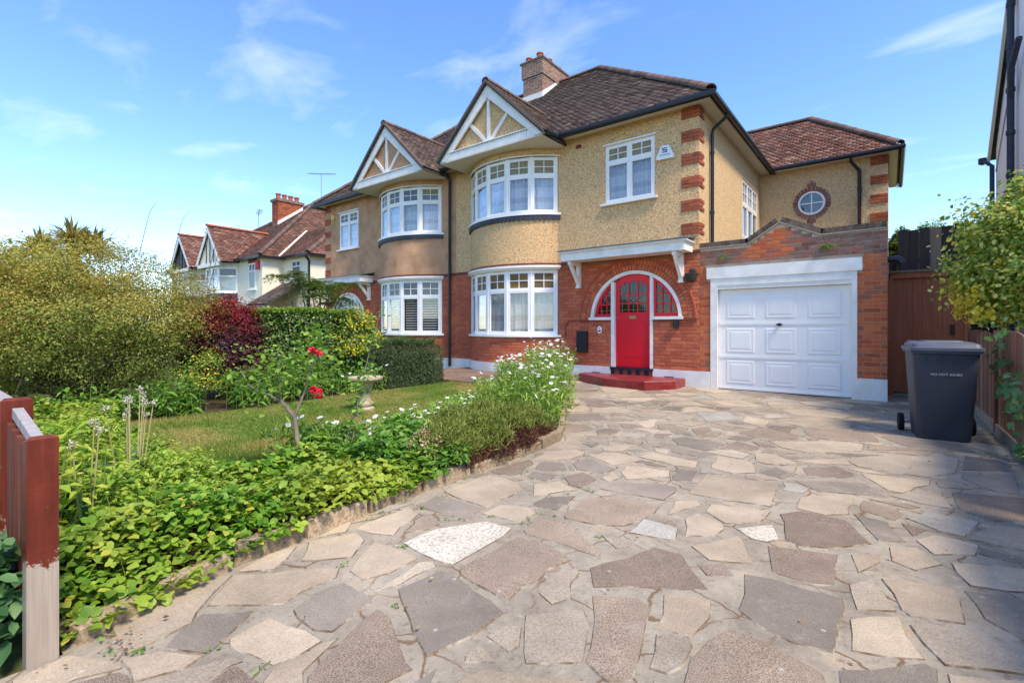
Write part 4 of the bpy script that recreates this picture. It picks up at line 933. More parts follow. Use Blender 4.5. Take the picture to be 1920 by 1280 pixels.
        for sx in (-1, 1): lc.tube([(c0 + sx * .1, yd + .026, DZ + .14), (c0 + sx * .12, yd + .026, DZ + .3), (c0 + sx * .03, yd + .026, DZ + .42), (c0 + sx * .02, yd + .026, DZ + .58)], .005, 5)
        h2 = math.sqrt((rI - .07) ** 2 - .19 ** 2); lc.tube([(max(a, DX - h2), yd + .026, DZ + .19), (min(b, DX + h2), yd + .026, DZ + .19)], .005, 5); obj('lead_came', lc, 'lead_came', part)
    hall = mk(); hall.box(-5.9, -3.3, 11.2, 11.3, 0, 2.7); obj('hall_wall', hall, 'room_dark', H)
    th = mk(); th.box(-4.97, -3.965, 9.955, 10.03, .285, .332); obj('threshold', th, 'tile_black', H)
    for i in range(10):
        a = -4.955 + i * .0985; obj('riser_tile', mk().box(a, a + .094, 9.975, 10.028, .17, .283), 'tile_black' if i % 2 == 0 else 'tile_red', H)
    stp = [(-5.62, 9.965), (-5.58, 9.62), (-4.62, 8.98), (-3.72, 8.92), (-3.30, 9.45), (-3.29, 9.965)]
    sp = mk(); c = (-4.5, 9.6); n = 6; vs = []
    for z, k in ((-.02, 1), (.155, 1), (.175, .985)): vs += [(c[0] + (x - c[0]) * k, c[1] + (y - c[1]) * k if y < 9.9 else y, z) for x, y in stp]
    sp.add(vs, [tuple(range(12, 18))] + [(l + i, l + (i + 1) % 6, l + 6 + (i + 1) % 6, l + 6 + i) for l in (0, 6) for i in range(6)])
    obj('doorstep', sp, 'step_red' if detail else 'cement', H)
    # ---- canopy
    cm = mk(); X0, X1, Y0 = -6.0, -3.10, 9.42
    cm.box(X0 + .06, X1 - .05, Y0 + .05, 9.98, 2.73, 2.76); cm.box(X0 + .05, X1 - .04, Y0 + .03, Y0 + .055, 2.725, 2.87); cm.box(X0 + .05, X0 + .075, Y0 + .055, 9.98, 2.725, 2.87); cm.box(X1 - .065, X1 - .04, Y0 + .055, 9.98, 2.725, 2.87)
    for k, (e, z) in enumerate(((.025, .87), (.0, .89), (-.02, .91))): cm.box(X0 + .05 + e - .02, X1 - .03 - e + .02, Y0 + .02 + e - .02, 9.975, 2 + z, 2 + z + .02)
    cp = obj('door_canopy', cm, 'white_paint', H)
    rr = mk(); rr.prism([(X0 - .02, Y0 - .03, 2.932), (X1 + .02, Y0 - .03, 2.932), (X1 + .02, 9.98, 3.03), (X0 - .02, 9.98, 3.03)], (0, 0, .028)); obj('canopy_roof', rr, 'lead', cp)
    for x in (-5.76, -3.36):
        b = mk(); b.box(x - .045, x + .045, 9.89, 9.98, 2.16, 2.73); b.box(x - .04, x + .04, Y0 + .08, 9.89, 2.64, 2.73); b.bar((x, 9.91, 2.24), (x, Y0 + .14, 2.66), .07, .075); b.box(x - .055, x + .055, 9.875, 9.98, 2.13, 2.16)
        obj('bracket', b, 'white_paint', cp)
    # chimney belongs to the pair: built once
    if detail:
        obj('letter_box', mk().box(-5.79, -5.535, 9.88, 9.984, .63, 1.13), 'black_paint', H)
        lpz = mk(); lpz.prism([(-5.24 + .055 * math.cos(t), 9.972, 1.16 + .085 * math.sin(t)) for t in [2 * math.pi * i / 24 for i in range(24)]], (0, .014, 0)); o = obj('bell_plate', lpz, 'alarm_white', H)
        bb = mk(); bb.tube([(-5.24, 9.966, 1.19), (-5.24, 9.975, 1.19)], .012, 10); bb.prism([(-5.275, 9.968, 1.15), (-5.205, 9.968, 1.15), (-5.21, 9.968, 1.13), (-5.24, 9.968, 1.105), (-5.27, 9.968, 1.13)], (0, .004, 0)); obj('bell_push', bb, 'black_paint', o)
        wl2 = mk(); wl2.box(-3.52, -3.42, 9.90, 9.984, 1.20, 1.37); wl2.box(-3.50, -3.44, 9.88, 9.90, 1.22, 1.33); obj('wall_light', wl2, 'black_plastic', H)
        ln = mk(); ln.lathe([(.02, 0), (.09, .02), (.13, .14), (.135, .17), (.12, .175)], (-3.16, 9.93, 2.13), 12); o = obj('lantern', ln, 'timber_dark', H, True)
        obj('sensor', mk().lathe([(.03, 0), (.06, .02), (.06, .07), (.03, .1)], (-3.14, 9.93, 2.30), 12), 'black_plastic', o, True)
        obj('conduit', mk().tube([(-6.14, 9.975, .98), (-6.14, 9.975, 1.25), (-6.06, 9.975, 1.36), (-5.83, 9.975, 1.37)], .012, 6), 'string_red', H, True)
        al = mk(); al.prism([(-3.86, 9.90, 4.72), (-3.52, 9.90, 4.72), (-3.50, 9.90, 4.76), (-3.60, 9.90, 4.98), (-3.64, 9.90, 5.0), (-3.74, 9.90, 5.0), (-3.78, 9.90, 4.98), (-3.88, 9.90, 4.76)], (0, .085, 0)); o = obj('alarm_box', al, 'alarm_white', H)
        em = mk(); cx, cz = -3.69, 4.90
        for x, z, w, h in ((0, .04, .10, .018), (-.041, .022, .018, .03), (0, .0, .10, .018), (.041, -.02, .018, .03), (0, -.04, .10, .018)): em.box(cx + x - w / 2, cx + x + w / 2, 9.894, 9.899, cz + z - h / 2, cz + z + h / 2)
        for i in range(9): em.box(-3.80 + i * .025, -3.785 + i * .025, 9.894, 9.899, 4.795, 4.81)
        obj('alarm_emblem', em, 'alarm_blue', o)
        obj('air_brick', mk().box(-5.86, -5.72, 9.978, 10.0, 5.43, 5.52), 'string_red', H)
        pipe([(-2.66, 10.69, 5.66), (-2.70, 10.69, 5.58), (-2.94, 10.69, 5.40), (-2.96, 10.69, 5.28), (-2.96, 10.69, 2.75)])
        # side window over the garage roof
        part = obj('window', mk().box(-3.05, -2.985, sy0 - .03, sy1 + .03, 3.50, 3.55), 'white_frame', H)
        fr = mk(); bars = mk(); glazing(part, mir, (-3.035, sy0), (-3.035, sy1), 3.55, 5.1, 4.45, 3, None, fr, MB(), seed=3); obj('frame', fr, 'white_frame', part)
        # rear wing
        rw = mk(); RX = -.03; cx, cz, cr = -1.72, 4.68, .33
        rw.box(-3.02, cx - .5, 15.8, 16.02, 0, 5.75); rw.box(cx + .5, RX, 15.8, 16.02, 0, 5.75); rw.box(cx - .5, cx + .5, 15.8, 16.02, 0, cz - .5); rw.box(cx - .5, cx + .5, 15.8, 16.02, cz + .5, 5.75); rw.box(RX - .25, RX, 16.02, 19.6, 0, 5.75); rw.box(-3.02, RX - .25, 19.3, 19.6, 0, 5.75)
        m = 32
        for i in range(m):
            t0 = 2 * math.pi * i / m; t1 = 2 * math.pi * (i + 1) / m
            sq = lambda t: .5 / max(abs(math.cos(t)), abs(math.sin(t)))
            rw.add([(cx + cr * math.cos(t0), 15.8, cz + cr * math.sin(t0)), (cx + cr * math.cos(t1), 15.8, cz + cr * math.sin(t1)), (cx + sq(t1) * math.cos(t1), 15.8, cz + sq(t1) * math.sin(t1)), (cx + sq(t0) * math.cos(t0), 15.8, cz + sq(t0) * math.sin(t0)), (cx + cr * math.cos(t0), 16.0, cz + cr * math.sin(t0)), (cx + cr * math.cos(t1), 16.0, cz + cr * math.sin(t1))], [(0, 1, 2, 3), (0, 4, 5, 1)])
        rwo = obj('rear_wall', rw, 'pebbledash_pale', H)
        obj('inner_wall', mk().box(-3.0, -.3, 17.3, 17.4, 0, 5.7), 'room_dark', H)
        ow = mk(); vs = []; fs = []
        for i in range(m + 1):
            a = 2 * math.pi * i / m
            for rr_, yy in ((cr - .055, 15.88), (cr - .055, 15.79), (cr - .003, 15.79), (cr - .003, 15.88)): vs.append((cx + rr_ * math.cos(a), yy, cz + rr_ * math.sin(a)))
        for i in range(m): fs += [(i * 4 + j, i * 4 + (j + 1) % 4, i * 4 + 4 + (j + 1) % 4, i * 4 + 4 + j) for j in range(4)]
        ow.add(vs, fs); ow.box(cx - .016, cx + .016, 15.81, 15.85, cz - cr + .06, cz + cr - .06); ow.box(cx - cr + .06, cx - .016, 15.81, 15.85, cz - .016, cz + .016); ow.box(cx + .016, cx + cr - .06, 15.81, 15.85, cz - .016, cz + .016)
        ro = obj('round_window', ow, 'white_frame', H)
        obj('pane', mk().prism([(cx + (cr - .05) * math.cos(2 * math.pi * i / 24), 15.842, cz + (cr - .05) * math.sin(2 * math.pi * i / 24)) for i in range(24)], (0, .006, 0)), 'glass', ro)
        vr = []
        for i in range(28):
            a = 2 * math.pi * (i + .5) / 28; rm = cr + .065; vr.append((cx + rm * math.cos(a), 15.815, cz + rm * math.sin(a), 2 * math.pi * rm / 28 - .008, .125, 0, -(a - math.pi / 2)))
        for a in (math.pi / 2, -math.pi / 2):
            for k in range(3): vr.append((cx + (k - 1) * .075, 15.812, cz + math.sin(a) * (cr + .17 + (.035 if k == 1 else 0)), .066, .10 + (.07 if k == 1 else 0), 0, 0))
        emit_bricks(vr, ro, 'brick_weathered', 60, mir)
        q0 = obj('quoins', mk().box(-.40, -.032, 15.795, 15.83, 3.5, 3.501), 'mortar_pale', H); qr = []
        for zb in (3.50, 3.97, 4.45, 4.94, 5.44):
            for k in range(3):
                for a, b in (((-.40, -.265), (-.255, -.03)) if k % 2 else ((-.40, -.185), (-.175, -.03))): qr.append(((a + b) / 2, 15.80, zb + .04 + .077 * k, b - a, .067, 0, 0))
        emit_bricks(qr, q0, 'brick_quoin', 60, mir)
        d2 = 2.145; ax, ay, az = .2 - d2, 15.5 + d2, 5.76 + 1.91
        rr2 = mk(); rr2.add([(-4.5, 15.5, 5.76), (.2, 15.5, 5.76), (ax, ay, az), (-6, ay, az), (.2, 15.5 + 2 * d2, 5.76), (-4.5, 15.5 + 2 * d2, 5.76)], [(0, 1, 2, 3), (1, 4, 2), (4, 5, 3, 2)])
        wing = obj('wing_roof', rr2, 'felt_dark', H)
        roof_tiles([(-3.6, 15.46, 5.74), (.22, 15.46, 5.74), (ax, ay, az), (-6, ay, az)], wing, 'roof_red', mir=mir); roof_tiles([(.24, 15.5, 5.74), (.24, 15.5 + 2 * d2, 5.74), (ax, ay, az)], wing, 'roof_red', mir=mir)
        ridge((ax, ay, az + .05), (-5.6, ay, az + .05), wing, 'ridge_brown', mir); ridge((.22, 15.48, 5.82), (ax, ay, az + .06), wing, 'ridge_brown', mir, r=.115)
        w2 = mk(); w2.box(-2.72, .17, 15.5, 15.79, 5.69, 5.71); w2.box(-.02, .17, 15.79, 19.7, 5.69, 5.71); obj('wing_soffit', w2, 'soffit_cream', H)
        obj('fascia', mk().box(-2.70, .2, 15.48, 15.5, 5.66, 5.77), 'black_paint', H); obj('fascia', mk().box(.18, .2, 15.5, 19.75, 5.66, 5.77), 'black_paint', H)
        obj('gutter', mk().tube([(-2.66, 15.42, 5.70), (.27, 15.42, 5.71), (.27, 19.7, 5.71)], .06, 10), 'black_paint', H, True)
        pipe([(-.80, 15.44, 5.66), (-.80, 15.48, 5.56), (-.64, 15.70, 5.36), (-.63, 15.74, 5.26), (-.63, 15.74, 2.75)], .042)
        # shared chimney stack
        CX0, CX1, CY0, CY1 = -10.1, -9.3, 13.6, 15.15
        ck = mk(); ck.box(CX0, CX1, CY0, CY1, 8.6, 9.86); ck.box(CX0 - .045, CX1 + .045, CY0 - .045, CY1 + .045, 9.86, 10.34); ch = obj('chimney', ck, 'mortar_light', H); cr_ = []
        zz = 8.9
        while zz < 10.30:
            e = .045 if zz > 9.84 else 0; kk = int(round((zz - 8.9) / .075))
            for (p, q_, face) in ((CX0 - e, CX1 + e, 'f'), (CY0 - e, CY1 + e, 's')):
                x = p - (.11 if kk % 2 else 0)
                while x < q_:
                    a = max(x, p); b = min(x + .215, q_)
                    if b - a > .04: cr_.append(((a + b) / 2, CY0 - e + .015, zz + .0375, b - a, .052, 0, 0) if face == 'f' else (CX1 + e - .015, (a + b) / 2, zz + .0375, b - a, .052, math.pi / 2, 0))
                    x += .235
            zz += .075
        emit_bricks(cr_, ch, 'brick_chimney', 0, mir)
        cc_ = mk(); cc_.box(CX0 - .09, CX1 + .09, CY0 - .09, CY1 + .09, 10.34, 10.40); cc_.box(CX0 - .03, CX1 + .03, CY0 - .03, CY1 + .03, 9.83, 9.862); obj('chimney_cap', cc_, 'brick_dark', ch)
        for i, (x, y, h) in enumerate(((-9.95, 13.75, .20), (-9.5, 13.75, .24), (-9.5, 14.3, .26), (-9.9, 14.3, .22), (-9.5, 14.9, .2))):
            obj('chimney_pot', mk().lathe([(.115, 0), (.105, h * .8), (.125, h * .82), (.125, h), (.09, h), (.085, h * .5)], (x, y, 10.40), 16), 'pot_red', ch, True)
        fl = mk(); zf = lambda y: ZE + (y - 9.7) * PITCH
        fl.box(CX0 - .03, CX1 + .03, CY0 - .035, CY0 + .03, zf(CY0) - .1, zf(CY0) + .20)
        fl.prism([(CX1 - .01, CY0 - .03, zf(CY0) - .12), (CX1 - .01, CY0 - .03, zf(CY0) + .2), (CX1 - .01, 14.62, zf(14.62) + .12), (CX1 - .01, 14.62, zf(14.62) - .12)], (.035, 0, 0)); obj('flashing', fl, 'white_plinth', ch)
    else:
        obj('alarm_box', mk().tube([(-3.58, 9.92, 5.22), (-3.58, 9.984, 5.22)], .11, 20), 'alarm_yellow', H)
        p = obj('downpipe', MB().tube([(-10.0, 9.68, 5.62), (-10.0, 9.90, 5.45), (-10.0, 9.90, .1)], .045, 10), 'black_paint', H, True)
    return H
house(False, 'semi_detached_house', 'cream pebbledashed house with red front door, gabled bow windows and rear wing', 'pebbledash_cream', 'brick_red', ['glass_tan', 'glass_tan', 'glass_olive'], ['glass_amber', 'glass_brown', 'glass_amber', 'glass_brown'], True)
house(True, 'semi_detached_house', 'brown rendered house with bow windows and slatted shutters, attached to the cream one', 'render_brown', 'brick_red', ['glass_grey', 'glass_olive', 'glass_grey'], ['glass_grey'], False)

# ------------------------------------------------------------------ garage
G = thing('garage', 'attached brick garage with white panelled door and stepped gable parapet', 'garage', (-1.5, 10.1, 0))
LK, AP, RK = (-2.12, 2.78), (-1.59, 3.12), (-.95, 2.82)
def par(x):
    pts = [(-3.02, 2.78), LK, AP, RK, (-.03, 2.83)]
    for (xa, za), (xb, zb) in zip(pts, pts[1:]):
        if x <= xb: return za + (zb - za) * (x - xa) / (xb - xa)
    return 2.83
core = MB(); core.box(-3.018, -2.80, 10.02, 10.25, 0, 2.19); core.box(-.43, -.03, 10.02, 10.25, 0, 2.19)
xs = sorted({-3.018, -2.12, -1.59, -.95, -.03})
for a, b in zip(xs, xs[1:]): core.prism([(a, 10.02, 2.19), (b, 10.02, 2.19), (b, 10.02, par(b)), (a, 10.02, par(a))], (0, .23, 0))
core.box(-.25, -.03, 10.25, 15.79, 0, 2.7)
gw = obj('front_wall', core, 'mortar_pale', G)
def gsp(z):
    if z < 2.17: return [(-3.014, -2.802), (-.428, -.032)]
    if z < 2.395: return [(-3.014, -2.872), (-.358, -.032)]
    if z < 2.44: return [(-3.014, -2.872), (-.358, -.032)]
    s = [x / 100 for x in range(-301, -2)]; ok = [x for x in s if par(x) > z + .035]
    if not ok: return []
    o = []; st = ok[0]; pv = ok[0]
    for x in ok[1:]:
        if x - pv > .015: o.append((st, pv)); st = x
        pv = x
    o.append((st, pv)); return [(max(a, -3.014), min(b, -.032)) for a, b in o if b - a > .05]
rec = courses(.335, 3.15, gsp, y=10.031)
top = [r for r in rec if r[2] > 2.4 and not (-2.2 < r[0] < -1.45 and r[2] > 2.5)]
emit_bricks([r for r in rec if r not in top], gw, 'brick_garage', 290); emit_bricks(top, gw, 'brick_weathered', 200)
cr_ = MB(); pts = [(-3.02, 2.78), LK, AP, RK, (-.03, 2.83)]
for i, ((xa, za), (xb, zb)) in enumerate(zip(pts, pts[1:])):
    L = math.hypot(xb - xa, zb - za); n = max(2, round(L / .079)); ang = math.atan2(zb - za, xb - xa)
    ux, uz = math.cos(ang), math.sin(ang)
    cr_.prism([(xa, 9.985, za + .002), (xb, 9.985, zb + .002), (xb - uz * .022, 9.985, zb + .002 + ux * .022), (xa - uz * .022, 9.985, za + .002 + ux * .022)], (0, .27, 0))
    for k in range(n):
        s = (k + .5) / n; cx = xa + (xb - xa) * s - uz * .072; cz = za + (zb - za) * s + ux * .072; w = L / n - .010; h = .095
        mb = MB(); vs = []
        for y in (9.992, 10.24):
            for a, b in ((-w / 2, -h / 2), (w / 2, -h / 2), (w / 2, h / 2), (-w / 2, h / 2)): vs.append((cx + ux * a - uz * b, y, cz + uz * a + ux * b))
        obj('coping_brick', mb.add(vs, [(0, 1, 2, 3), (7, 6, 5, 4), (0, 4, 5, 1), (1, 5, 6, 2), (2, 6, 7, 3), (3, 7, 4, 0)]), 'brick_dark', gw)
    cr_.prism([(xa, 10.004, za + .024), (xb, 10.004, zb + .024), (xb - uz * .10, 10.004, zb + ux * .10), (xa - uz * .10, 10.004, za + ux * .10)], (0, .22, 0))
obj('tile_creasing', cr_, 'cement', gw)
obj('flat_roof', MB().box(-3.01, -.26, 10.26, 15.78, 2.55, 2.68), 'felt_dark', G)
obj('cement_strip', MB().box(-2.90, -.34, 9.975, 10.03, 2.392, 2.445), 'cement', G)
ln = MB(); ln.box(-2.87, -.36, 9.965, 10.05, 2.17, 2.39); obj('lintel', ln, 'white_paint', G)
fr = MB(); fr.box(-2.80, -2.672, 9.985, 10.16, 0, 2.17); fr.box(-.508, -.43, 9.985, 10.16, 0, 2.17); fr.box(-2.672, -.508, 9.985, 10.16, 2.03, 2.17); fr.box(-2.672, -.508, 10.0, 10.16, 1.955, 2.03); obj('door_frame', fr, 'white_paint', G)
pl = MB(); pl.box(-.43, -.028, 9.965, 10.26, 0, .36); pl.box(-2.998, -2.80, 9.968, 10.03, 0, .33) if False else None; obj('plinth', pl, 'white_plinth', G)
gd = MB(); gd.box(-2.668, -.512, 10.085, 10.12, .012, 1.95)
for z in (1.285, .645): gd.box(-2.64, -.54, 10.072, 10.085, z - .022, z + .022)
gd.box(-2.66, -.52, 10.066, 10.085, .015, .05)
door = obj('garage_door', gd, 'garage_white', G)
for r, (z0, z1) in enumerate(((.13, .565), (.735, 1.19), (1.39, 1.86))):
    for c in range(3):
        x0 = -2.52 + c * .685; x1 = x0 + .49
        vs = []
        for y, i in ((10.0845, -.012), (10.075, .012), (10.077, .038), (10.0775, .05), (10.072, .08)):
            vs += [(x0 + i, y, z0 + i), (x1 - i, y, z0 + i), (x1 - i, y, z1 - i), (x0 + i, y, z1 - i)]
        fs = [(l + k, l + (k + 1) % 4, l + 4 + (k + 1) % 4, l + 4 + k) for l in (0, 4, 8, 12) for k in range(4)] + [(16, 17, 18, 19)]
        obj('door_panel', MB().add(vs, fs), 'garage_white', door)
hd = MB(); hd.tube([(-1.60, 10.07, 1.265), (-1.60, 10.02, 1.265)], .03, 12); hd.tube([(-1.65, 10.025, 1.265), (-1.55, 10.025, 1.265)], .014, 8); obj('handle', hd, 'black_paint', door, True)
# ------------------------------------------------------------------ houses further off
def far_house(mir, label, wallm, gable_dark):
    AX = -32.65; H = thing('semi_detached_house', label, 'house', (-36.5 if mir else -29, 15, 0))
    mx_ = lambda x: 2 * AX - x if mir else x
    class FB(MB):
        def data(s, name, org=(0, 0, 0)):
            if mir: s.v = [(2 * AX - x, y, z) for x, y, z in s.v]; s.f = [q[::-1] for q in s.f]
            return MB.data(s, name, org)
    XR, E_ = -26.0, 4.96
    w = FB(); w.box(AX, XR, 12, 12.25, 0, E_); w.box(XR - .25, XR, 12.25, 24, 0, E_); w.box(XR, -23.3, 13.1, 13.35, 0, E_); w.box(-23.55, -23.3, 13.35, 20, 0, E_)
    obj('wall', w, wallm, H)
    def slope(poly, mat, parent, deck=True):
        P = [(mx_(x), y, z) for x, y, z in poly]
        if mir: P = [P[1], P[0]] + P[:1:-1] if len(P) > 3 else [P[1], P[0], P[2]]
        obj('roof_deck', MB().add([(x, y, z - .03) for x, y, z in P], [tuple(range(len(P)))]), 'felt_dark', parent)
        roof_tiles(P, parent, mat, w=.22, g=.13)
    rf = obj('roof', FB().box(AX, XR + .3, 11.66, 11.72, E_ - .10, E_ + .03).box(XR + .27, XR + .33, 11.72, 24, E_ - .1, E_ + .03).box(XR + .3, -22.95, 12.76, 12.82, E_ - .1, E_ + .03).box(-23.0, -22.95, 12.82, 20, E_ - .1, E_ + .03), 'black_paint', H)
    ap = (AX, 18.6, 10.05)
    slope([(AX, 11.7, E_), (XR + .3, 11.7, E_), ap], 'roof_mixed', rf); slope([(XR + .3, 11.7, E_), (XR + .3, 25.5, E_), ap], 'roof_mixed', rf)
    ridge((mx_(XR + .3), 11.7, E_ + .07), (AX + .05, 18.6, 10.1), rf, 'ridge_brown', r=.13)
    a2 = (-25.2, 16.2, 7.3)
    slope([(XR, 12.8, E_), (-22.95, 12.8, E_), (-25.0, 16.0, 7.15), (-29.0, 16.0, 7.15)], 'roof_mixed', rf); slope([(-22.95, 12.8, E_), (-22.95, 20, E_), (-25.0, 16.0, 7.15)], 'roof_red', rf)
    obj('valley_flashing', FB().bar((XR + .25, 12.75, E_ + .06), (-28.6, 15.9, 7.22), .10, .05), 'render_cream', rf); ridge((mx_(-22.98), 12.83, E_ + .06), (mx_(-25.0), 16.0, 7.2), rf, 'ridge_brown', r=.13)
    gx, gy, gz, ga, hw = -30.45, 11.0, 4.85, 6.95, 1.75
    for s in (-1, 1):
        p = [(gx + s * hw, gy, gz), (gx + s * hw, 12.2, gz), (gx, 14.5, ga), (gx, gy, ga)]
        if s < 0: p = [p[1], p[0], p[3], p[2]]
        slope(p, 'roof_red', rf)
    ridge((mx_(gx), gy - .05, ga + .06), (mx_(gx), 14.4, ga + .06), rf, 'pot_red', r=.12)
    g = obj('gable', FB().prism([(gx - hw + .1, gy + .15, gz), (gx + hw - .1, gy + .15, gz), (gx, gy + .15, ga - .1)], (0, .1, 0)), 'timber_dark' if gable_dark else 'render_cream', H)
    bd = FB()
    for s in (-1, 1): bd.prism([(gx + s * hw, gy, gz - .02), (gx, gy, ga - .02), (gx, gy, ga - .34), (gx + s * (hw - .26), gy, gz - .02)], (0, .05, 0))
    bd.box(gx - hw + .25, gx + hw - .25, gy + .02, gy + .1, gz - .22, gz - .02); obj('barge_board', bd, 'white_paint', g)
    for x in (-.5, 0, .5): obj('brace', FB().box(gx + x - .05, gx + x + .05, gy + .12, gy + .145, gz, ga - .45 - abs(x) * 1.1), 'black_paint', g)
    bay = [(gx - 1.5, 12.0), (gx - .85, 11.25), (gx + .85, 11.25), (gx + 1.5, 12.0)]
    top = FB(); top.prism([(x, y, 4.58) for x, y in bay], (0, 0, .27)); obj('bay_head', top, 'white_paint', H); lo = FB(); lo.prism([(x, y, 2.75) for x, y in bay], (0, 0, .38)); obj('bay_apron', lo, 'navy_paint', H)
    low = FB(); low.prism([(x, y, 1.2) for x, y in bay], (0, 0, 1.55)); obj('bay_wall', low, 'brick_red', H)
    for (p, q) in zip(bay, bay[1:]):
        L = math.dist(p, q); n = 2 if L > 1.2 else 1; u = ((q[0] - p[0]) / L, (q[1] - p[1]) / L); nn = (u[1], -u[0]); fr = FB()
        part = obj('window', FB().lb(p, u, nn, 0, L, -.06, .05, 3.13, 3.2), 'white_frame', H)
        for k in range(n):
            a = L * k / n; b = L * (k + 1) / n
            fr.lb(p, u, nn, a, a + .08, -.05, .02, 3.2, 4.58); fr.lb(p, u, nn, b - .08, b, -.05, .02, 3.2, 4.58); fr.lb(p, u, nn, a + .08, b - .08, -.05, .02, 3.2, 3.28); fr.lb(p, u, nn, a + .08, b - .08, -.05, .02, 4.5, 4.58); fr.lb(p, u, nn, a + .08, b - .08, -.05, .02, 4.06, 4.13)
            obj('pane', FB().lb(p, u, nn, a + .08, b - .08, -.03, -.02, 3.28, 4.06), 'glass', part); obj('pane', FB().lb(p, u, nn, a + .08, b - .08, -.03, -.02, 4.13, 4.5), 'glass_grey', part)
        obj('frame', fr, 'white_frame', part)
    obj('inner_wall', FB().box(gx - 1.45, gx + 1.45, 11.98, 12.0, 3.0, 4.6), 'blind_white', H)
    for (x0, x1, y, z0, z1) in ((-27.5, -26.72, 12.0, 3.28, 4.68), (-25.0, -24.1, 13.1, 3.75, 4.72)):
        part = obj('window', FB().box(x0 - .08, x1 + .08, y - .08, y + .02, z0 - .07, z0), 'white_frame', H); fr = FB(); m = (x0 + x1) / 2
        for a, b, c, d in ((x0, x0 + .07, z0, z1), (x1 - .07, x1, z0, z1), (x0 + .07, x1 - .07, z1 - .07, z1), (x0 + .07, x1 - .07, z0, z0 + .07), (x0 + .07, x1 - .07, z0 + .66 * (z1 - z0), z0 + .66 * (z1 - z0) + .06), (m - .03, m + .03, z0 + .66 * (z1 - z0) + .06, z1 - .07)): fr.box(a, b, y - .04, y - .002, c, d)
        obj('frame', fr, 'white_frame', part); obj('pane', FB().box(x0 + .07, x1 - .07, y - .02, y - .012, z0 + .07, z1 - .07), 'glass_grey', part)
    if not mir:
        obj('brick_lintel', FB().box(-27.6, -26.6, 11.97, 12.0, 4.70, 4.90), 'brick_quoin', H); obj('alarm_box', FB().prism([(-26.6, 11.9, 4.3), (-26.25, 11.9, 4.3), (-26.25, 11.9, 4.75), (-26.42, 11.9, 4.82), (-26.6, 11.9, 4.75)], (0, .1, 0)), 'alarm_red', H)
        obj('downpipe', FB().tube([(-23.1, 12.75, 4.85), (-23.25, 13.05, 4.6), (-23.25, 13.05, .2)], .06, 8), 'black_paint', H, True)
        lt = obj('porch_roof', FB().prism([(-25.98, 11.2, 2.3), (-23.9, 11.2, 2.3), (-23.9, 13.08, 3.5), (-25.98, 13.08, 3.5)], (0, 0, .06)), 'felt_dark', H); roof_tiles([(-25.98, 11.2, 2.37), (-23.9, 11.2, 2.37), (-23.9, 13.08, 3.57), (-25.98, 13.08, 3.57)], lt, 'roof_brown', w=.22, g=.13)
        obj('porch_wall', FB().box(-25.9, -24.0, 11.3, 11.4, 0, 2.3), 'render_cream', H)
        ch = obj('chimney', FB().box(-33.0, -32.2, 15.9, 17.6, 7.5, 9.85), 'brick_chimney', H); cr = []
        z = 8.3
        while z < 9.8:
            k = int(z / .085)
            for f, (p, q) in (('f', (-33.02, -32.18)), ('s', (15.88, 17.62))):
                x = p - (.12 if k % 2 else 0)
                while x < q:
                    a, b = max(x, p), min(x + .23, q)
                    if b - a > .05: cr.append(((a + b) / 2, 15.90, z, b - a, .068, 0, 0) if f == 'f' else (-32.2, (a + b) / 2, z, b - a, .068, math.pi / 2, 0))
                    x += .245
            z += .085
        emit_bricks(cr, ch, 'brick_quoin', 0)
        obj('chimney_cap', FB().box(-33.1, -32.1, 15.8, 17.7, 9.68, 9.85), 'brick_weathered', ch)
        for i in range(4): obj('chimney_pot', FB().lathe([(.16, 0), (.14, .30), (.18, .32), (.18, .4), (.12, .4)], (-32.6, 16.1 + i * .43, 9.85), 14), 'pot_red', ch, True)
        fl = FB(); fl.prism([(-32.19, 15.85, 8.05), (-32.19, 15.85, 8.3), (-32.19, 17.6, 9.55), (-32.19, 17.6, 9.25)], (.05, 0, 0)); obj('flashing', fl, 'white_plinth', ch)
        ar = FB(); ar.tube([(-32.0, 18.9, 9.7), (-32.0, 18.9, 12.2)], .025, 6); ar.tube([(-32.9, 18.4, 12.25), (-31.0, 19.4, 12.1)], .02, 5)
        for k in range(9): x = -32.8 + k * .2; y = 18.45 + k * .106; ar.tube([(x, y - .25, 12.23 - .018 * k), (x, y + .25, 12.23 - .018 * k)], .010, 4)
        obj('aerial', ar, 'steel_grey', ch)
    else:
        ar = FB(); ar.tube([(-31.2, 15.5, 8.0), (-31.2, 15.5, 9.1)], .025, 6); ar.tube([(-32.0, 15.2, 9.15), (-30.4, 15.8, 9.05)], .02, 5)
        for k in range(7): x = -31.9 + k * .23; ar.tube([(x, 15.1 + k * .08, 9.13), (x, 15.5 + k * .08, 9.13)], .012, 4)
        obj('aerial', ar, 'steel_grey', H)
far_house(False, 'cream rendered house with red tiled gable, bay window and red alarm box', 'render_cream', False)
far_house(True, 'brown walled house with dark gable beyond the cream rendered one', 'render_brown', True)

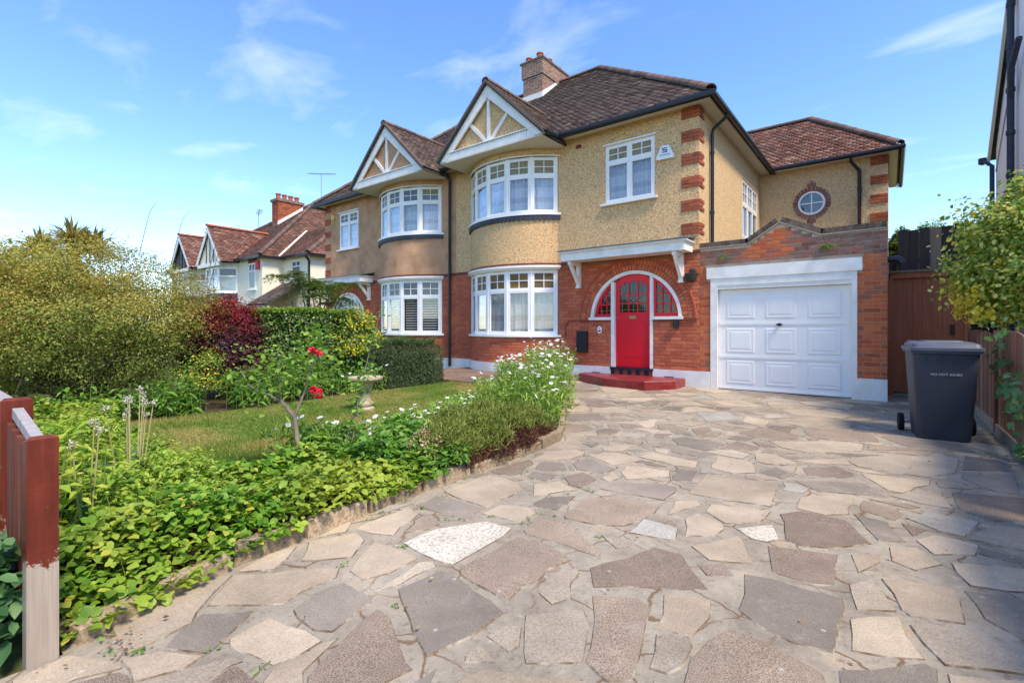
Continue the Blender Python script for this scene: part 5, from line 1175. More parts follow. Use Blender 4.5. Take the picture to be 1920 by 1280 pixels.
# white house beyond the picket fence
Wh = thing('neighbouring_house', 'white rendered gable wall with black drainpipes beyond the picket fence', 'house', (5, 12.5, 0))
w = MB(); w.prism([(2.0, 8.9, 0), (2.0, 16.2, 0), (2.0, 16.2, 5.5), (2.0, 12.55, 9.25), (2.0, 8.9, 5.5)], (7, 0, 0)); obj('wall', w, 'render_white', Wh)
rf = MB()
for y0, y1 in ((8.65, 12.55), (16.45, 12.55)): rf.prism([(1.88, y0, 5.27), (9.2, y0, 5.27), (9.2, y1, 9.30), (1.88, y1, 9.30)], (0, 0, .12))
ro = obj('roof', rf, 'felt_dark', Wh)
roof_tiles([(1.86, 8.62, 5.40), (9.2, 8.62, 5.40), (9.2, 12.55, 9.43), (1.86, 12.55, 9.43)], ro, 'roof_brown')
vb = MB()
for y0, y1 in ((8.66, 12.55), (16.44, 12.55)): vb.prism([(1.87, y0, 5.14), (1.87, y1, 9.16), (1.87, y1, 9.32), (1.87, y0, 5.30)], (.05, 0, 0))
obj('verge_board', vb, 'soffit_cream', Wh)
dp = MB(); dp.tube([(1.90, 13.72, .05), (1.90, 13.72, 8.3)], .058, 12)
for z in np.arange(.8, 8.2, .85): dp.tube([(1.90, 13.72, z), (1.90, 13.72, z + .08)], .072, 12)
dp.tube([(1.90, 13.72, 5.75), (1.86, 13.35, 6.25), (1.90, 12.9, 6.6)], .05, 10); obj('soil_pipe', dp, 'navy_paint', Wh, True)
dp = MB(); dp.tube([(1.80, 16.5, 5.3), (1.92, 16.1, 5.05), (1.92, 16.1, .05)], .045, 10); dp.lathe([(.03, 0), (.08, .03), (.08, .16)], (1.80, 16.5, 5.2), 10); obj('downpipe', dp, 'navy_paint', Wh, True)
obj('cable', MB().tube([(1.985, 16.1, 4.9), (1.985, 14.8, 5.9), (1.985, 13.9, 6.4)], .012, 5), 'steel_grey', Wh)

# ------------------------------------------------------------------ side gate, dark screen, fences
Gt = thing('side_gate', 'tall red-brown boarded gate between garage and picket fence', 'gate', (.48, 11, 0))
for i in range(7): x = .05 + i * .133; obj('board', MB().box(x, x + .130, 11.02 + random.uniform(0, .004), 11.045, .07, 2.1), 'timber_red', Gt)
obj('gate_frame', MB().box(.005, .98, 10.96, 11.06, 2.08, 2.17).box(-.06, .05, 10.97, 11.06, .0, 2.08).box(.98, 1.05, 10.96, 11.07, 0, 2.17), 'timber_red', Gt); obj('cap_rail', MB().box(-.02, 1.07, 10.93, 11.09, 2.175, 2.215), 'timber_weathered', Gt)
la = MB(); la.box(.80, .86, 10.995, 11.018, 1.08, 1.26); la.tube([(.83, 10.97, 1.18), (.83, 10.99, 1.18)], .022, 10); obj('latch', la, 'black_paint', Gt); obj('threshold_strip', MB().box(.06, .96, 10.97, 11.0, .0, .045), 'cement', Gt)
Gc = obj('gutter_end', MB().tube([(-.03, 10.35, 2.36), (.11, 10.35, 2.36), (.17, 10.35, 2.28)], .055, 10).tube([(.05, 10.35, 2.36), (.05, 15.7, 2.40)], .055, 8), 'black_paint', G, True)
Sc = thing('timber_screen', 'dark stained vertical board screen rising behind the red-brown gate', 'fence', (.9, 13.5, 0))
for i in range(10): x = .14 + i * .178; obj('board', MB().box(x, x + .174, 13.5 + (i % 2) * .015, 13.53 + (i % 2) * .015, 0, 3.30 + random.uniform(-.01, .03) + .02 * i * .3), 'timber_dark' if i != 3 else 'timber_weathered', Sc)
obj('rail', MB().box(.14, 1.9, 13.55, 13.6, 1.2, 1.3).box(.14, 1.9, 13.55, 13.6, 2.6, 2.7), 'timber_dark', Sc)
Pf = thing('picket_fence', 'brown picket fence with scalloped top beside the wheelie bin', 'fence', (.97, 7.5, 0))
def topz(y): k = (y - 6.05) % 1.85 / 1.85; return 1.05 + .12 * math.sin(math.pi * k) ** 1.2
y = 1.0
while y < 10.6:
    w_ = .078
    if (y - 6.05) % 1.85 > .09:
        h = topz(y); h2 = topz(y + w_)
        obj('picket', MB().prism([(.985, y, .10), (.985, y + w_, .10), (.985, y + w_, h2), (.985, y, h)], (.018, 0, 0)), 'timber_picket' if random.random() < .75 else 'timber_weathered', Pf)
    y += w_ + .018
for k in range(-2, 3):
    yy = 6.05 + 1.85 * k
    if yy > .9: obj('post', MB().box(.955, 1.055, yy - .05, yy + .045, 0, 1.16).prism([(.955, yy - .05, 1.16), (1.055, yy - .05, 1.16), (1.055, yy + .045, 1.16), (.955, yy + .045, 1.16)], (0, 0, .02)), 'timber_picket', Pf)
obj('rail', MB().box(1.005, 1.045, 1.0, 10.6, .32, .40).box(1.005, 1.045, 1.0, 10.6, .80, .88), 'timber_weathered', Pf)
obj('gravel_board', MB().box(.96, .985, 1.0, 10.9, -.03, .10), 'cement', Pf)
Lf = thing('low_fence', 'low red-painted timber fence with peeling post at the drive entrance', 'fence', (-2.6, .33, 0))
def post(x, y, h, w, mat):
    vs = []; 
    for z, i in ((-.05, 0), (h - .012, 0), (h, .012)):
        for sx, sy in ((-1, -1), (1, -1), (1, 1), (-1, 1)): vs.append((x + sx * (w / 2 - i), y + sy * (w / 2 - i), z + (.008 * sx if z > .1 else 0)))
    return obj('post', MB().add(vs, [(8, 9, 10, 11)] + [(l + j, l + (j + 1) % 4, l + 4 + (j + 1) % 4, l + 4 + j) for l in (0, 4) for j in range(4)]), mat, Lf)
post(-2.435, .335, .815, .085, 'timber_post'); post(-3.02, .335, .90, .10, 'timber_post'); post(-4.6, .335, .90, .10, 'timber_post'); post(-6.2, .335, .9, .1, 'timber_post')
obj('rail', MB().bar((-2.49, .335, .785), (-2.96, .335, .845), .034, .04), 'timber_rail', Lf); obj('rail', MB().bar((-2.49, .345, .28), (-2.96, .345, .28), .05, .07), 'timber_slat', Lf)
for i in range(4): x = -2.56 - i * .115; obj('slat', MB().box(x - .045, x + .045, .30, .318, .14, .775 + i * .011), 'timber_slat', Lf)
for seg in ((-3.08, -4.54), (-4.66, -6.14)):
    obj('rail', MB().bar((seg[0], .335, .84), (seg[1], .335, .84), .07, .05), 'timber_rail', Lf); obj('rail', MB().bar((seg[0], .345, .28), (seg[1], .345, .28), .05, .07), 'timber_slat', Lf)
    for i in range(12): x = seg[0] - .08 - i * .118; obj('slat', MB().box(x - .045, x + .045, .30, .318, .14, .81), 'timber_slat', Lf)

# ------------------------------------------------------------------ wheelie bin
def bin_mat():
    k = N('bin_plastic'); k.pbr((.040, .045, .060), .5, .35, k.bump(k.noise(400, 2), .12, .001)); MT['bin_plastic'] = k.m
bin_mat(); plain('bin_lid', (.10, .108, .125), .45, .45, (.075, .08, .10), 6); plain('bin_lid_blue', (.04, .06, .19), .4, .4); plain('rubber', (.012, .012, .013), .8, .2); plain('print_grey', (.42, .42, .42), .7, .2)
Bn = thing('wheelie_bin', 'dark grey wheelie bin with faint lettering standing by the side gate', 'bin', (.44, 7.15, 0), None, R(6))
def rrect(w, d, r, n=5):
    o = []
    for cx, cy, a in ((w / 2 - r, d / 2 - r, 0), (-w / 2 + r, d / 2 - r, 90), (-w / 2 + r, -d / 2 + r, 180), (w / 2 - r, -d / 2 + r, 270)):
        for k in range(n): t = R(a + 90 * k / (n - 1)); o.append((cx + r * math.cos(t), cy + r * math.sin(t)))
    return o
def loft(rings):
    m = len(rings[0]); vs = [p for r in rings for p in r]; fs = [tuple(range(m - 1, -1, -1)), tuple(range((len(rings) - 1) * m, len(rings) * m))]
    for l in range(len(rings) - 1): fs += [(l * m + i, l * m + (i + 1) % m, (l + 1) * m + (i + 1) % m, (l + 1) * m + i) for i in range(m)]
    return vs, fs
def bring(w, d, r, z, oy=0): return [(x, y + oy, z) for x, y in rrect(w, d, r)]
ORG[Bn.name] = (0, 0, 0)
body = obj('body', MB().add(*loft([bring(.44, .46, .06, 0, .02), bring(.45, .48, .06, .03, .02), bring(.545, .62, .06, .93), bring(.585, .69, .05, .935), bring(.585, .69, .05, .975)])), 'bin_plastic', Bn, True)
for x in (-.17, -.05, .07, .19): obj('rib', MB().box(x - .004, x + .004, -.316, -.295, .84, .93), 'bin_plastic', body)
lid = obj('lid', MB().add(*loft([bring(.60, .71, .05, .965), bring(.605, .715, .05, .995), bring(.565, .67, .05, 1.0), bring(.545, .64, .05, 1.035), bring(.45, .52, .06, 1.055)])), 'bin_lid', Bn, True)
obj('lid_panel', MB().add(*loft([bring(.36, .30, .04, 1.05, -.05), bring(.33, .27, .04, 1.068, -.05)])), 'bin_lid', lid, True)
hg = MB(); hg.tube([(-.2, .36, 1.02), (.2, .36, 1.02)], .018, 8)
for x in (-.2, .2): hg.box(x - .035, x + .035, .28, .38, 1.0, 1.06)
obj('handle', hg, 'bin_lid_blue', lid)
for s in (-1, 1):
    obj('wheel', MB().tube([(s * .285, .27, .10), (s * .335, .27, .10)], .10, 24), 'rubber', Bn, True)
obj('axle', MB().tube([(-.30, .27, .10), (.30, .27, .10)], .012, 8), 'steel_grey', Bn)
def text(s, size, mat, parent, M, name='lettering', depth=.002):
    cu = bpy.data.curves.new('t', 'FONT'); cu.body = s; cu.size = size; cu.align_x = 'CENTER'; cu.extrude = depth; cu.resolution_u = 2
    t = bpy.data.objects.new('t', cu); COL.objects.link(t); bpy.context.view_layer.update()
    me = bpy.data.meshes.new_from_object(t.evaluated_get(bpy.context.evaluated_depsgraph_get())); bpy.data.objects.remove(t); bpy.data.curves.remove(cu)
    me.materials.clear(); me.materials.append(MT[mat]); o = bpy.data.objects.new(name, me); COL.objects.link(o); o.parent = parent; o.matrix_local = M; return o
sl_ = math.atan2(.08, .9)
text('NO HOT ASHES', .036, 'print_grey', body, Matrix.Translation((0, -.2912, .70)) @ Matrix.Rotation(R(90) + sl_, 4, 'X'))

# ------------------------------------------------------------------ birdbath
Bb = thing('birdbath', 'pale stone pedestal birdbath on the lawn behind the rose', 'birdbath', (-5.74, 4.05, .06))
ped = obj('pedestal', MB().lathe([(.125, 0), (.125, .04), (.10, .06), (.085, .085), (.098, .10), (.088, .12), (.072, .17), (.078, .27), (.095, .35), (.115, .385)], (-5.74, 4.05, .06), 24), 'bath_stone', Bb, True)
rp_ = MB()
for k in range(2): rp_.tube([(-5.74 + .104 * math.cos(t), 4.05 + .104 * math.sin(t), .152 + .018 * k + .008 * math.sin(3 * t)) for t in [2 * math.pi * i / 20 for i in range(21)]], .012, 6)
obj('rope_moulding', rp_, 'bath_stone', ped, True)
obj('basin', MB().lathe([(.09, .375), (.15, .40), (.215, .42), (.235, .44), (.235, .465), (.215, .47), (.17, .45), (.07, .44)], (-5.74, 4.05, .06), 32), 'bath_stone', Bb, True)
# ------------------------------------------------------------------ plants
GREEN = lambda a, b, c: [(0, a), (.5, b), (1, c)]
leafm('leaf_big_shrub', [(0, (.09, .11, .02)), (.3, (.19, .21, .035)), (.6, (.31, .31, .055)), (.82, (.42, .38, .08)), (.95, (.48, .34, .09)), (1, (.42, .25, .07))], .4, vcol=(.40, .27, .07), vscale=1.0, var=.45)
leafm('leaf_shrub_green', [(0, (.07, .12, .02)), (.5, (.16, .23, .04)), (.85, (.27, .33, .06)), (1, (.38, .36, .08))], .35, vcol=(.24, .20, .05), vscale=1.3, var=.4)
leafm('leaf_acer_red', GREEN((.12, .010, .012), (.24, .018, .024), (.34, .035, .04)), .4)
leafm('leaf_acer_dark', GREEN((.035, .012, .014), (.065, .018, .02), (.11, .022, .025)), .25)
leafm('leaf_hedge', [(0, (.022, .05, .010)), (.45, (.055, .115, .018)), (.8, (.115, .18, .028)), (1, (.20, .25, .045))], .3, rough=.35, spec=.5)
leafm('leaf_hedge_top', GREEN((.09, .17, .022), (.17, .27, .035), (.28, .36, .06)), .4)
leafm('leaf_gold', [(0, (.12, .20, .02)), (.4, (.32, .38, .03)), (.75, (.55, .46, .03)), (1, (.62, .42, .03))], .35)
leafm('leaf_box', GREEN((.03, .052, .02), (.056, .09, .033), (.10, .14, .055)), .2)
leafm('leaf_box_lit', GREEN((.05, .08, .025), (.09, .135, .045), (.14, .19, .075)), .25)  # brighter copy of the box leaf, sunlight put into its colour
leafm('leaf_cover', [(0, (.055, .14, .015)), (.3, (.10, .22, .02)), (.65, (.17, .31, .03)), (.9, (.27, .38, .05)), (1, (.46, .40, .06))], .38, vcol=(.42, .48, .07), vscale=1.9, var=.75, rough=.42)
leafm('leaf_cover_blue', GREEN((.03, .085, .03), (.06, .14, .05), (.11, .20, .075)), .3)
leafm('leaf_lime', GREEN((.18, .30, .03), (.28, .40, .05), (.42, .46, .08)), .4)
leafm('leaf_spear', GREEN((.06, .14, .02), (.11, .23, .03), (.18, .32, .05)), .38)
leafm('leaf_rose', GREEN((.09, .19, .03), (.17, .29, .04), (.27, .37, .06)), .38, rough=.4)
leafm('leaf_daisy', GREEN((.11, .21, .03), (.20, .33, .045), (.32, .43, .08)), .35)
leafm('leaf_heath', GREEN((.10, .14, .025), (.18, .22, .04), (.28, .30, .07)), .25)
leafm('leaf_heath_dry', GREEN((.055, .022, .015), (.105, .045, .028), (.17, .09, .05)), .15)
leafm('leaf_varieg', [(0, (.07, .15, .025)), (.35, (.20, .31, .05)), (.6, (.36, .40, .09)), (.85, (.58, .54, .18)), (1, (.66, .52, .08))], .4)
leafm('leaf_yellow', GREEN((.42, .36, .03), (.62, .46, .04), (.70, .56, .10)), .4)
leafm('leaf_sumac', GREEN((.04, .085, .02), (.08, .14, .03), (.17, .19, .05)), .35)
leafm('leaf_tree', GREEN((.05, .09, .018), (.09, .15, .03), (.16, .22, .05)), .35)
leafm('leaf_palm', [(0, (.10, .12, .03)), (.4, (.17, .18, .05)), (.7, (.34, .24, .08)), (1, (.44, .32, .13))], .25)
leafm('leaf_ivy', GREEN((.06, .14, .05), (.11, .21, .075), (.20, .30, .12)), .35)
leafm('grass', [(0, (.075, .14, .018)), (.5, (.14, .21, .03)), (1, (.24, .29, .055))], .35, vcol=(.46, .36, .13), vscale=.9, var=.75)
leafm('straw', GREEN((.22, .26, .06), (.40, .34, .14), (.55, .48, .26)), .3)
leafm('petal_white', GREEN((.78, .78, .76), (.84, .84, .83), (.88, .88, .88)), .25)
leafm('petal_red', GREEN((.45, .008, .03), (.62, .015, .05), (.74, .05, .09)), .25)
leafm('petal_pink', GREEN((.45, .16, .18), (.58, .28, .28), (.66, .40, .38)), .25)
leafm('dead_leaf', [(0, (.11, .045, .025)), (.5, (.20, .12, .065)), (1, (.34, .25, .15))], .1)
plain('flower_eye', (.60, .38, .02), .7, .2); plain('seed_head', (.52, .47, .36), .9, .1)
plain('bark', (.11, .08, .055), .95, .1, (.20, .16, .12), 12, 40, .8, .01); plain('bark_grey', (.20, .15, .115), .9, .1, (.30, .24, .19), 10, 50, .6, .006); plain('stem_green', (.14, .22, .05), .7, .2)
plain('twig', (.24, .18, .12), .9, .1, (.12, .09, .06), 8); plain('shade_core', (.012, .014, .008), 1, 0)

def lump(d, f, ph):                                              # smooth bumps over directions
    return (np.sin(d[:, 0] * f + ph) + np.sin(d[:, 1] * f * 1.3 + ph * 2.1) + np.sin(d[:, 2] * f * 1.7 + ph * 3.7) + .6 * np.sin((d[:, 0] + d[:, 1]) * f * 2.3 + ph)) / 3.6
def crown(c, rad, nclus, per, spread, size, asp=1.0, tmpl=LEAF, lumpy=.22, f=4.5, zmin=None, shell=(.72, 1.0), up=.5, ph=0.0, droop=.25, low=-.6):
    d = unit(nclus * 3); d = d[d[:, 2] > low][:nclus]
    r = (1 + lumpy * lump(d, f, ph)) * rng.uniform(shell[0] ** 2, 1, len(d)) ** .5
    C = np.array(c) + d * r[:, None] * np.array(rad)
    n = len(C) * per
    idx = np.repeat(np.arange(len(C)), per); P = C[idx] + rng.normal(0, spread, (n, 3)) * np.array([1, 1, .75])
    nr = d[idx] * .7 + rng.normal(0, .55, (n, 3)) + np.array([0, 0, up])
    if zmin is not None: k = P[:, 2] > zmin; P, nr = P[k], nr[k]
    return P, nr, C
def leaves(P, nr, size, asp=1.0, tmpl=LEAF, droop=.25):
    s = rng.uniform(size[0], size[1], len(P)); return scatter(*tmpl, bases(nr, s, asp, droop), P)
def twigs(mb, base, targets, r0, r1, n=3, wob=.12, sides=5):
    base = Vector(base)
    for t in targets:
        t = Vector(t); pts = [base]
        for k in range(1, n): pts.append(base.lerp(t, k / n) + Vector((random.uniform(-wob, wob), random.uniform(-wob, wob), random.uniform(0, wob))))
        mb.tube(pts + [t], r0, sides, r1)

# --- big shrub on the left
c = (-9.15, 1.58, 1.28)
T = thing('large_shrub', 'huge yellow-green arching shrub overhanging the left end of the lawn', 'shrub', (-9.1, 1.75, 0))
P, nr, C = crown(c, (1.62, 1.9, 1.16), 1900, 78, .085, None, lumpy=.13, f=5.2, zmin=.12, shell=(.45, 1), ph=.4, low=-.9)
P2_, n2, C2 = crown((-8.9, .2, 1.15), (1.5, 1.1, 1.0), 520, 62, .085, None, lumpy=.15, zmin=.12, shell=(.6, 1), ph=2.4, low=-.9)
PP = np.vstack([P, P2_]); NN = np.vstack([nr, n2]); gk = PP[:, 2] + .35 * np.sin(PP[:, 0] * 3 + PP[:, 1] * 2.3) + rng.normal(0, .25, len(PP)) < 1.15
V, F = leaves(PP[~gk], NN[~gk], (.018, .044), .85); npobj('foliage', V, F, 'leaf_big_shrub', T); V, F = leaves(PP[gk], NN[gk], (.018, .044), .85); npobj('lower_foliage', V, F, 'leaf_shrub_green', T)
mb = MB(); ends = [C[i] for i in rng.choice(len(C), 30, replace=False)]; twigs(mb, (-9.1, 1.75, 0), ends, .045, .008, 4, .16, 6)
for i in range(10):
    b = Vector(c) + Vector((random.uniform(-1.0, 1.0), random.uniform(-1.2, 1.2), random.uniform(-1, .2))); twigs(mb, (-9.1 + random.uniform(-.3, .3), 1.75 + random.uniform(-.3, .3), 0), [b], .05, .02, 3, .15, 6)
obj('stem', mb, 'bark', T, True)
mb = MB()
for i in rng.choice(len(C), 240, replace=False):
    p = Vector(C[i]); d = (p - Vector(c)).normalized(); d = (d + Vector((random.gauss(0, .6), random.gauss(0, .6), random.gauss(.1, .5)))).normalized(); L = random.uniform(.2, .5)
    mb.tube([p - d * .25, p + d * L * .5 + Vector((0, 0, .03)), p + d * L], .006, 3, .002)
obj('twig', mb, 'twig', T)
mb = MB()
for q in ((-8.0, 2.5, 2.45), (-8.1, 3.0, 2.3), (-8.3, 2.2, 2.55), (-7.8, 2.9, 2.05)):
    p = Vector(q); d = Vector((.12, .05, .42)); mb.tube([p - d * .8, p, p + d * .7 + Vector((.04, 0, 0)), p + d * 1.1 + Vector((.12, .02, -.06))], .006, 3, .002)
obj('shoot', mb, 'twig', T)
# --- smaller shrub filling the foot of the big one (yellow flowers)
T = thing('golden_shrub', 'low yellow flowering bush at the foot of the dark red shrub', 'shrub', (-7.65, 2.75, 0))
P, nr, C = crown((-7.7, 2.75, .5), (.30, .32, .36), 60, 22, .06, None, zmin=.05); V, F = leaves(P, nr, (.025, .045)); npobj('foliage', V, F, 'leaf_hedge_top', T)
P, nr, C = crown((-7.66, 2.75, .54), (.28, .3, .32), 22, 12, .06, None, zmin=.2, shell=(.9, 1)); V, F = leaves(P, nr, (.025, .04)); npobj('blossom', V, F, 'leaf_yellow', T)
obj('stem', MB().tube([(-7.65, 2.75, 0), (-7.68, 2.74, .4)], .02, 6), 'bark', T)

# --- dark red maple-like shrub
T = thing('red_shrub', 'dark purple bush with bright red new growth beside the clipped hedge', 'shrub', (-8.75, 3.5, 0))
P, nr, C = crown((-8.75, 3.55, .82), (.75, .74, .74), 520, 40, .09, None, lumpy=.16, f=5, zmin=.15, ph=1.1, low=-.8); V, F = leaves(P, nr, (.035, .06), .9); npobj('foliage', V, F, 'leaf_acer_dark', T)
P, nr, C = crown((-8.75, 3.55, .90), (.72, .74, .74), 190, 34, .085, None, lumpy=.2, f=5, zmin=1.15, shell=(.9, 1), ph=1.1, low=.2, up=.7); V, F = leaves(P, nr, (.035, .065), .6); npobj('new_growth', V, F, 'leaf_acer_red', T)
mb = MB(); twigs(mb, (-8.75, 3.5, 0), [(-8.9, 3.3, .9), (-8.5, 3.6, 1.0), (-8.8, 3.9, .9), (-8.4, 3.3, .8)], .04, .015, 3, .08, 6); obj('stem', mb, 'bark', T, True)

# --- clipped hedge
def boxcloud(x0, x1, y0, y1, z0, z1, n, depth=.10, rough=.05, faces=('x1', 'y0', 'y1', 'x0', 'z1'), rnd=.18):
    A = {'x1': (y1 - y0) * (z1 - z0), 'x0': (y1 - y0) * (z1 - z0), 'y0': (x1 - x0) * (z1 - z0), 'y1': (x1 - x0) * (z1 - z0), 'z1': (x1 - x0) * (y1 - y0)}
    tot = sum(A[f] for f in faces); Ps = []; Ns = []
    for f in faces:
        m = int(n * A[f] / tot); u = rng.uniform(0, 1, (m, 3)); p = np.array([x0, y0, z0]) + u * np.array([x1 - x0, y1 - y0, z1 - z0]); nn = np.zeros((m, 3)); ax = 'xyz'.index(f[0]); sgn = 1 if f[1] == '1' else -1
        bmp = rough * (np.sin(p[:, 0] * 5.3 + p[:, 2] * 4.1) + np.sin(p[:, 1] * 6.1 - p[:, 2] * 5.3) + np.sin((p[:, 0] + p[:, 1]) * 11.0 + p[:, 2] * 9)) / 2
        p[:, ax] = ((x1, y1, z1)[ax] if sgn > 0 else (x0, y0, z0)[ax]) + sgn * (bmp - np.abs(rng.normal(0, depth, m))); nn[:, ax] = sgn; Ps.append(p); Ns.append(nn)
    P = np.vstack(Ps); nr = np.vstack(Ns)
    lo = np.array([x0, y0, z0 - 9]); hi = np.array([x1, y1, z1]); e = np.minimum(P - lo, hi - P); near = np.sort(np.clip(rnd - e, 0, rnd), 1)[:, ::-1]
    k = near[:, 1] ** 2 + near[:, 0] ** 2 < (rnd * 1.15) ** 2; P, nr = P[k], nr[k]
    return P, nr * .9 + rng.normal(0, .5, P.shape) + np.array([0, 0, .35])
T = thing('clipped_hedge', 'clipped green boundary hedge between red bush and golden bush', 'hedge', (-8.6, 4.6, 0))
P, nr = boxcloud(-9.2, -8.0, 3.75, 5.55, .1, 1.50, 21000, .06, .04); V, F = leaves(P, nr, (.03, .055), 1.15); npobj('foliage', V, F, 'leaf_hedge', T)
P, nr = boxcloud(-9.2, -7.98, 3.75, 5.6, 1.2, 1.55, 9000, .035, .03, ('z1',)); V, F = leaves(P, nr, (.03, .055), 1.1); npobj('lit_top_leaves', V, F, 'leaf_hedge_top', T)  # paler leaves paint the sunlit top face of the hedge
obj('light_block', MB().box(-9.05, -8.16, 3.9, 5.45, 0, 1.36), 'shade_core', T)  # solid near-black box added inside so no light passes through the hedge
T = thing('golden_bush', 'golden yellow variegated bush at the house end of the clipped hedge', 'shrub', (-8.3, 5.55, 0))
P, nr, C = crown((-8.25, 5.5, .80), (.55, .48, .62), 260, 40, .08, None, zmin=.1, lumpy=.14, low=-.8); V, F = leaves(P, nr, (.03, .055), 1.1); k = len(V) // 4; npobj('foliage', V, F, 'leaf_hedge', T)
P, nr, C = crown((-8.22, 5.5, .88), (.56, .48, .60), 120, 34, .075, None, zmin=.45, lumpy=.2, shell=(.92, 1), low=-.3); V, F = leaves(P, nr, (.035, .06), 1.0); npobj('golden_leaves', V, F, 'leaf_gold', T)
obj('stem', MB().tube([(-8.3, 5.55, 0), (-8.25, 5.5, .6)], .03, 6), 'bark', T)

# --- feathery dark box hedge before the bay
T = thing('box_hedge', 'low dark green fine-leaved hedge block under the neighbouring bow window', 'hedge', (-8.3, 6.35, 0))
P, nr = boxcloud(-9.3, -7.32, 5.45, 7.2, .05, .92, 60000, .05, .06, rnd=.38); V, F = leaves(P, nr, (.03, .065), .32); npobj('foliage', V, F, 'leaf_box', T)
P, nr = boxcloud(-9.3, -7.32, 5.45, 7.2, .5, .95, 24000, .03, .055, ('z1',), rnd=.36); V, F = leaves(P, nr + np.array([.2, 0, 0]), (.03, .07), .28); npobj('lit_top_leaves', V, F, 'leaf_box_lit', T)  # lighter leaf colour stands for sun on the hedge top
obj('light_block', MB().box(-9.12, -7.52, 5.65, 7.0, 0, .70), 'shade_core', T)  # dark filler box, added to block light inside the foliage
T = thing('lamp_head', 'small pale garden spike lamp at the corner of the dark hedge', 'lamp', (-8.2, 8.4, .1)) if False else None

# --- sumac in the next front garden
T = thing('sumac_tree', 'small feathery-leaved tree before the neighbouring arched porch', 'tree', (-11.2, 6.4, 0))
mb = MB(); tips = []
for i in range(14):
    a = i * .7; r = random.uniform(.2, .95); t = Vector((-11.2 + r * math.cos(a), 6.4 + r * math.sin(a), random.uniform(1.75, 2.5))); tips.append(t)
twigs(mb, (-11.2, 6.4, 0), tips, .03, .010, 4, .10, 6); obj('trunk', mb, 'bark', T, True)
Ps = []; Ns = []
for t in tips:
    for k in range(11):
        a = random.uniform(0, 6.28); d = Vector((math.cos(a), math.sin(a), random.uniform(.1, .6))).normalized(); L = random.uniform(.35, .6); side = Vector((-math.sin(a), math.cos(a), 0))
        for j in range(11):
            s = (j + 1) / 11; p = t + d * L * s + Vector((0, 0, -.30 * s * s))
            for sg in (-1, 1):
                for e in (.35, .8): Ps.append(p + side * sg * .075 * (1.1 - abs(s - .45)) * e); Ns.append((random.gauss(0, .25), random.gauss(0, .25), 1))
V, F = leaves(np.array(Ps), np.array(Ns), (.06, .10), .5); npobj('crown', V, F, 'leaf_sumac', T)

# --- trees and palm behind
def tree(name, label, x, y, h, r, mat, z0=1.2, n=300):
    T = thing(name, label, 'tree', (x, y, 0)); P, nr, C = crown((x, y, (z0 + h) / 2 + .2), (r, r, (h - z0) / 2), n, 40, r * .13, None, lumpy=.3, zmin=z0, low=-.8); V, F = leaves(P, nr, (.07, .13)); npobj('crown', V, F, mat, T)
    mb = MB(); mb.tube([(x, y, 0), (x + .05, y, h * .5), (x, y, h * .8)], .12, 8, .03); twigs(mb, (x, y, h * .4), [C[i] for i in range(8)], .05, .012); obj('trunk', mb, 'bark', T, True)
tree('garden_tree', 'small dark tree top just showing over the dark timber screen by the garage', .35, 23, 4.6, .5, 'leaf_tree', 2.5, 140)
tree('garden_tree', 'rounded light green tree top over the middle of the dark timber screen', 1.15, 24, 5.0, .7, 'leaf_hedge_top', 2.5, 160)
tree('garden_tree', 'leafy tree beside the wall of the rear wing behind the gate', .30, 17.2, 3.7, .30, 'leaf_tree', 2.0, 90)
tree('garden_tree', 'bushy tree rising behind the huge arching shrub', -13.5, 1.4, 2.4, 1.6, 'leaf_big_shrub', .5, 300)
T = thing('palm_tree', 'spiky palm crown rising above the huge arching shrub', 'palm', (-15.6, 2.7, 0)); mb = MB(); mb.tube([(-15.6, 2.7, 0), (-15.55, 2.72, 3.2)], .13, 10, .11); obj('trunk', mb, 'bark', T, True)
Ps = []
for hx, hy, hz in ((-15.6, 2.7, 3.25), (-15.2, 3.0, 3.05), (-16.0, 2.2, 3.0)):
    d = unit(230); d[:, 2] = np.abs(d[:, 2]) * .9 - .12; L = rng.uniform(.5, .85, len(d)); w = .028
    for q, l in zip(d, L):
        q = Vector(q).normalized(); s = q.cross(Vector((0, 0, 1))).normalized() * w; o = Vector((hx, hy, hz)); m1 = o + q * l * .6; tp = o + q * l + Vector((0, 0, -.16 * l)); Ps.append((o - s * .5, o + s * .5, m1 + s, tp, m1 - s))
V = np.array([[tuple(p) for p in q] for q in Ps]).reshape(-1, 3); F = np.concatenate([np.arange(len(Ps))[:, None] * 5 + np.array([[0, 1, 2]]), np.arange(len(Ps))[:, None] * 5 + np.array([[0, 2, 4]]), np.arange(len(Ps))[:, None] * 5 + np.array([[4, 2, 3]])]); npobj('fronds', V, F, 'leaf_palm', T)

# --- lawn blades
n = 110000; Q = np.stack([rng.uniform(-7.3, -3.85, n), rng.uniform(1.3, 7.3, n)], 1); Q = Q[inpoly(Q, LAWN)]
B3 = np.column_stack([Q, np.full(len(Q), .062)]); h = rng.uniform(.012, .034, len(Q)) * (1 + .6 * (np.sin(Q[:, 0] * 3) * np.sin(Q[:, 1] * 2.3) > .2)); a = rng.uniform(0, 6.28, len(Q)); dx = np.column_stack([np.cos(a), np.sin(a), 0 * a]) * .004; ln_ = rng.normal(0, .018, (len(Q), 3)); ln_[:, 2] = h
V = np.stack([B3 - dx, B3 + dx, B3 + ln_], 1).reshape(-1, 3); F = np.arange(len(V)).reshape(-1, 3)
npobj('grass', V, F, 'grass', kind='stuff', label='short patchy green and straw coloured lawn grass', cat='grass')

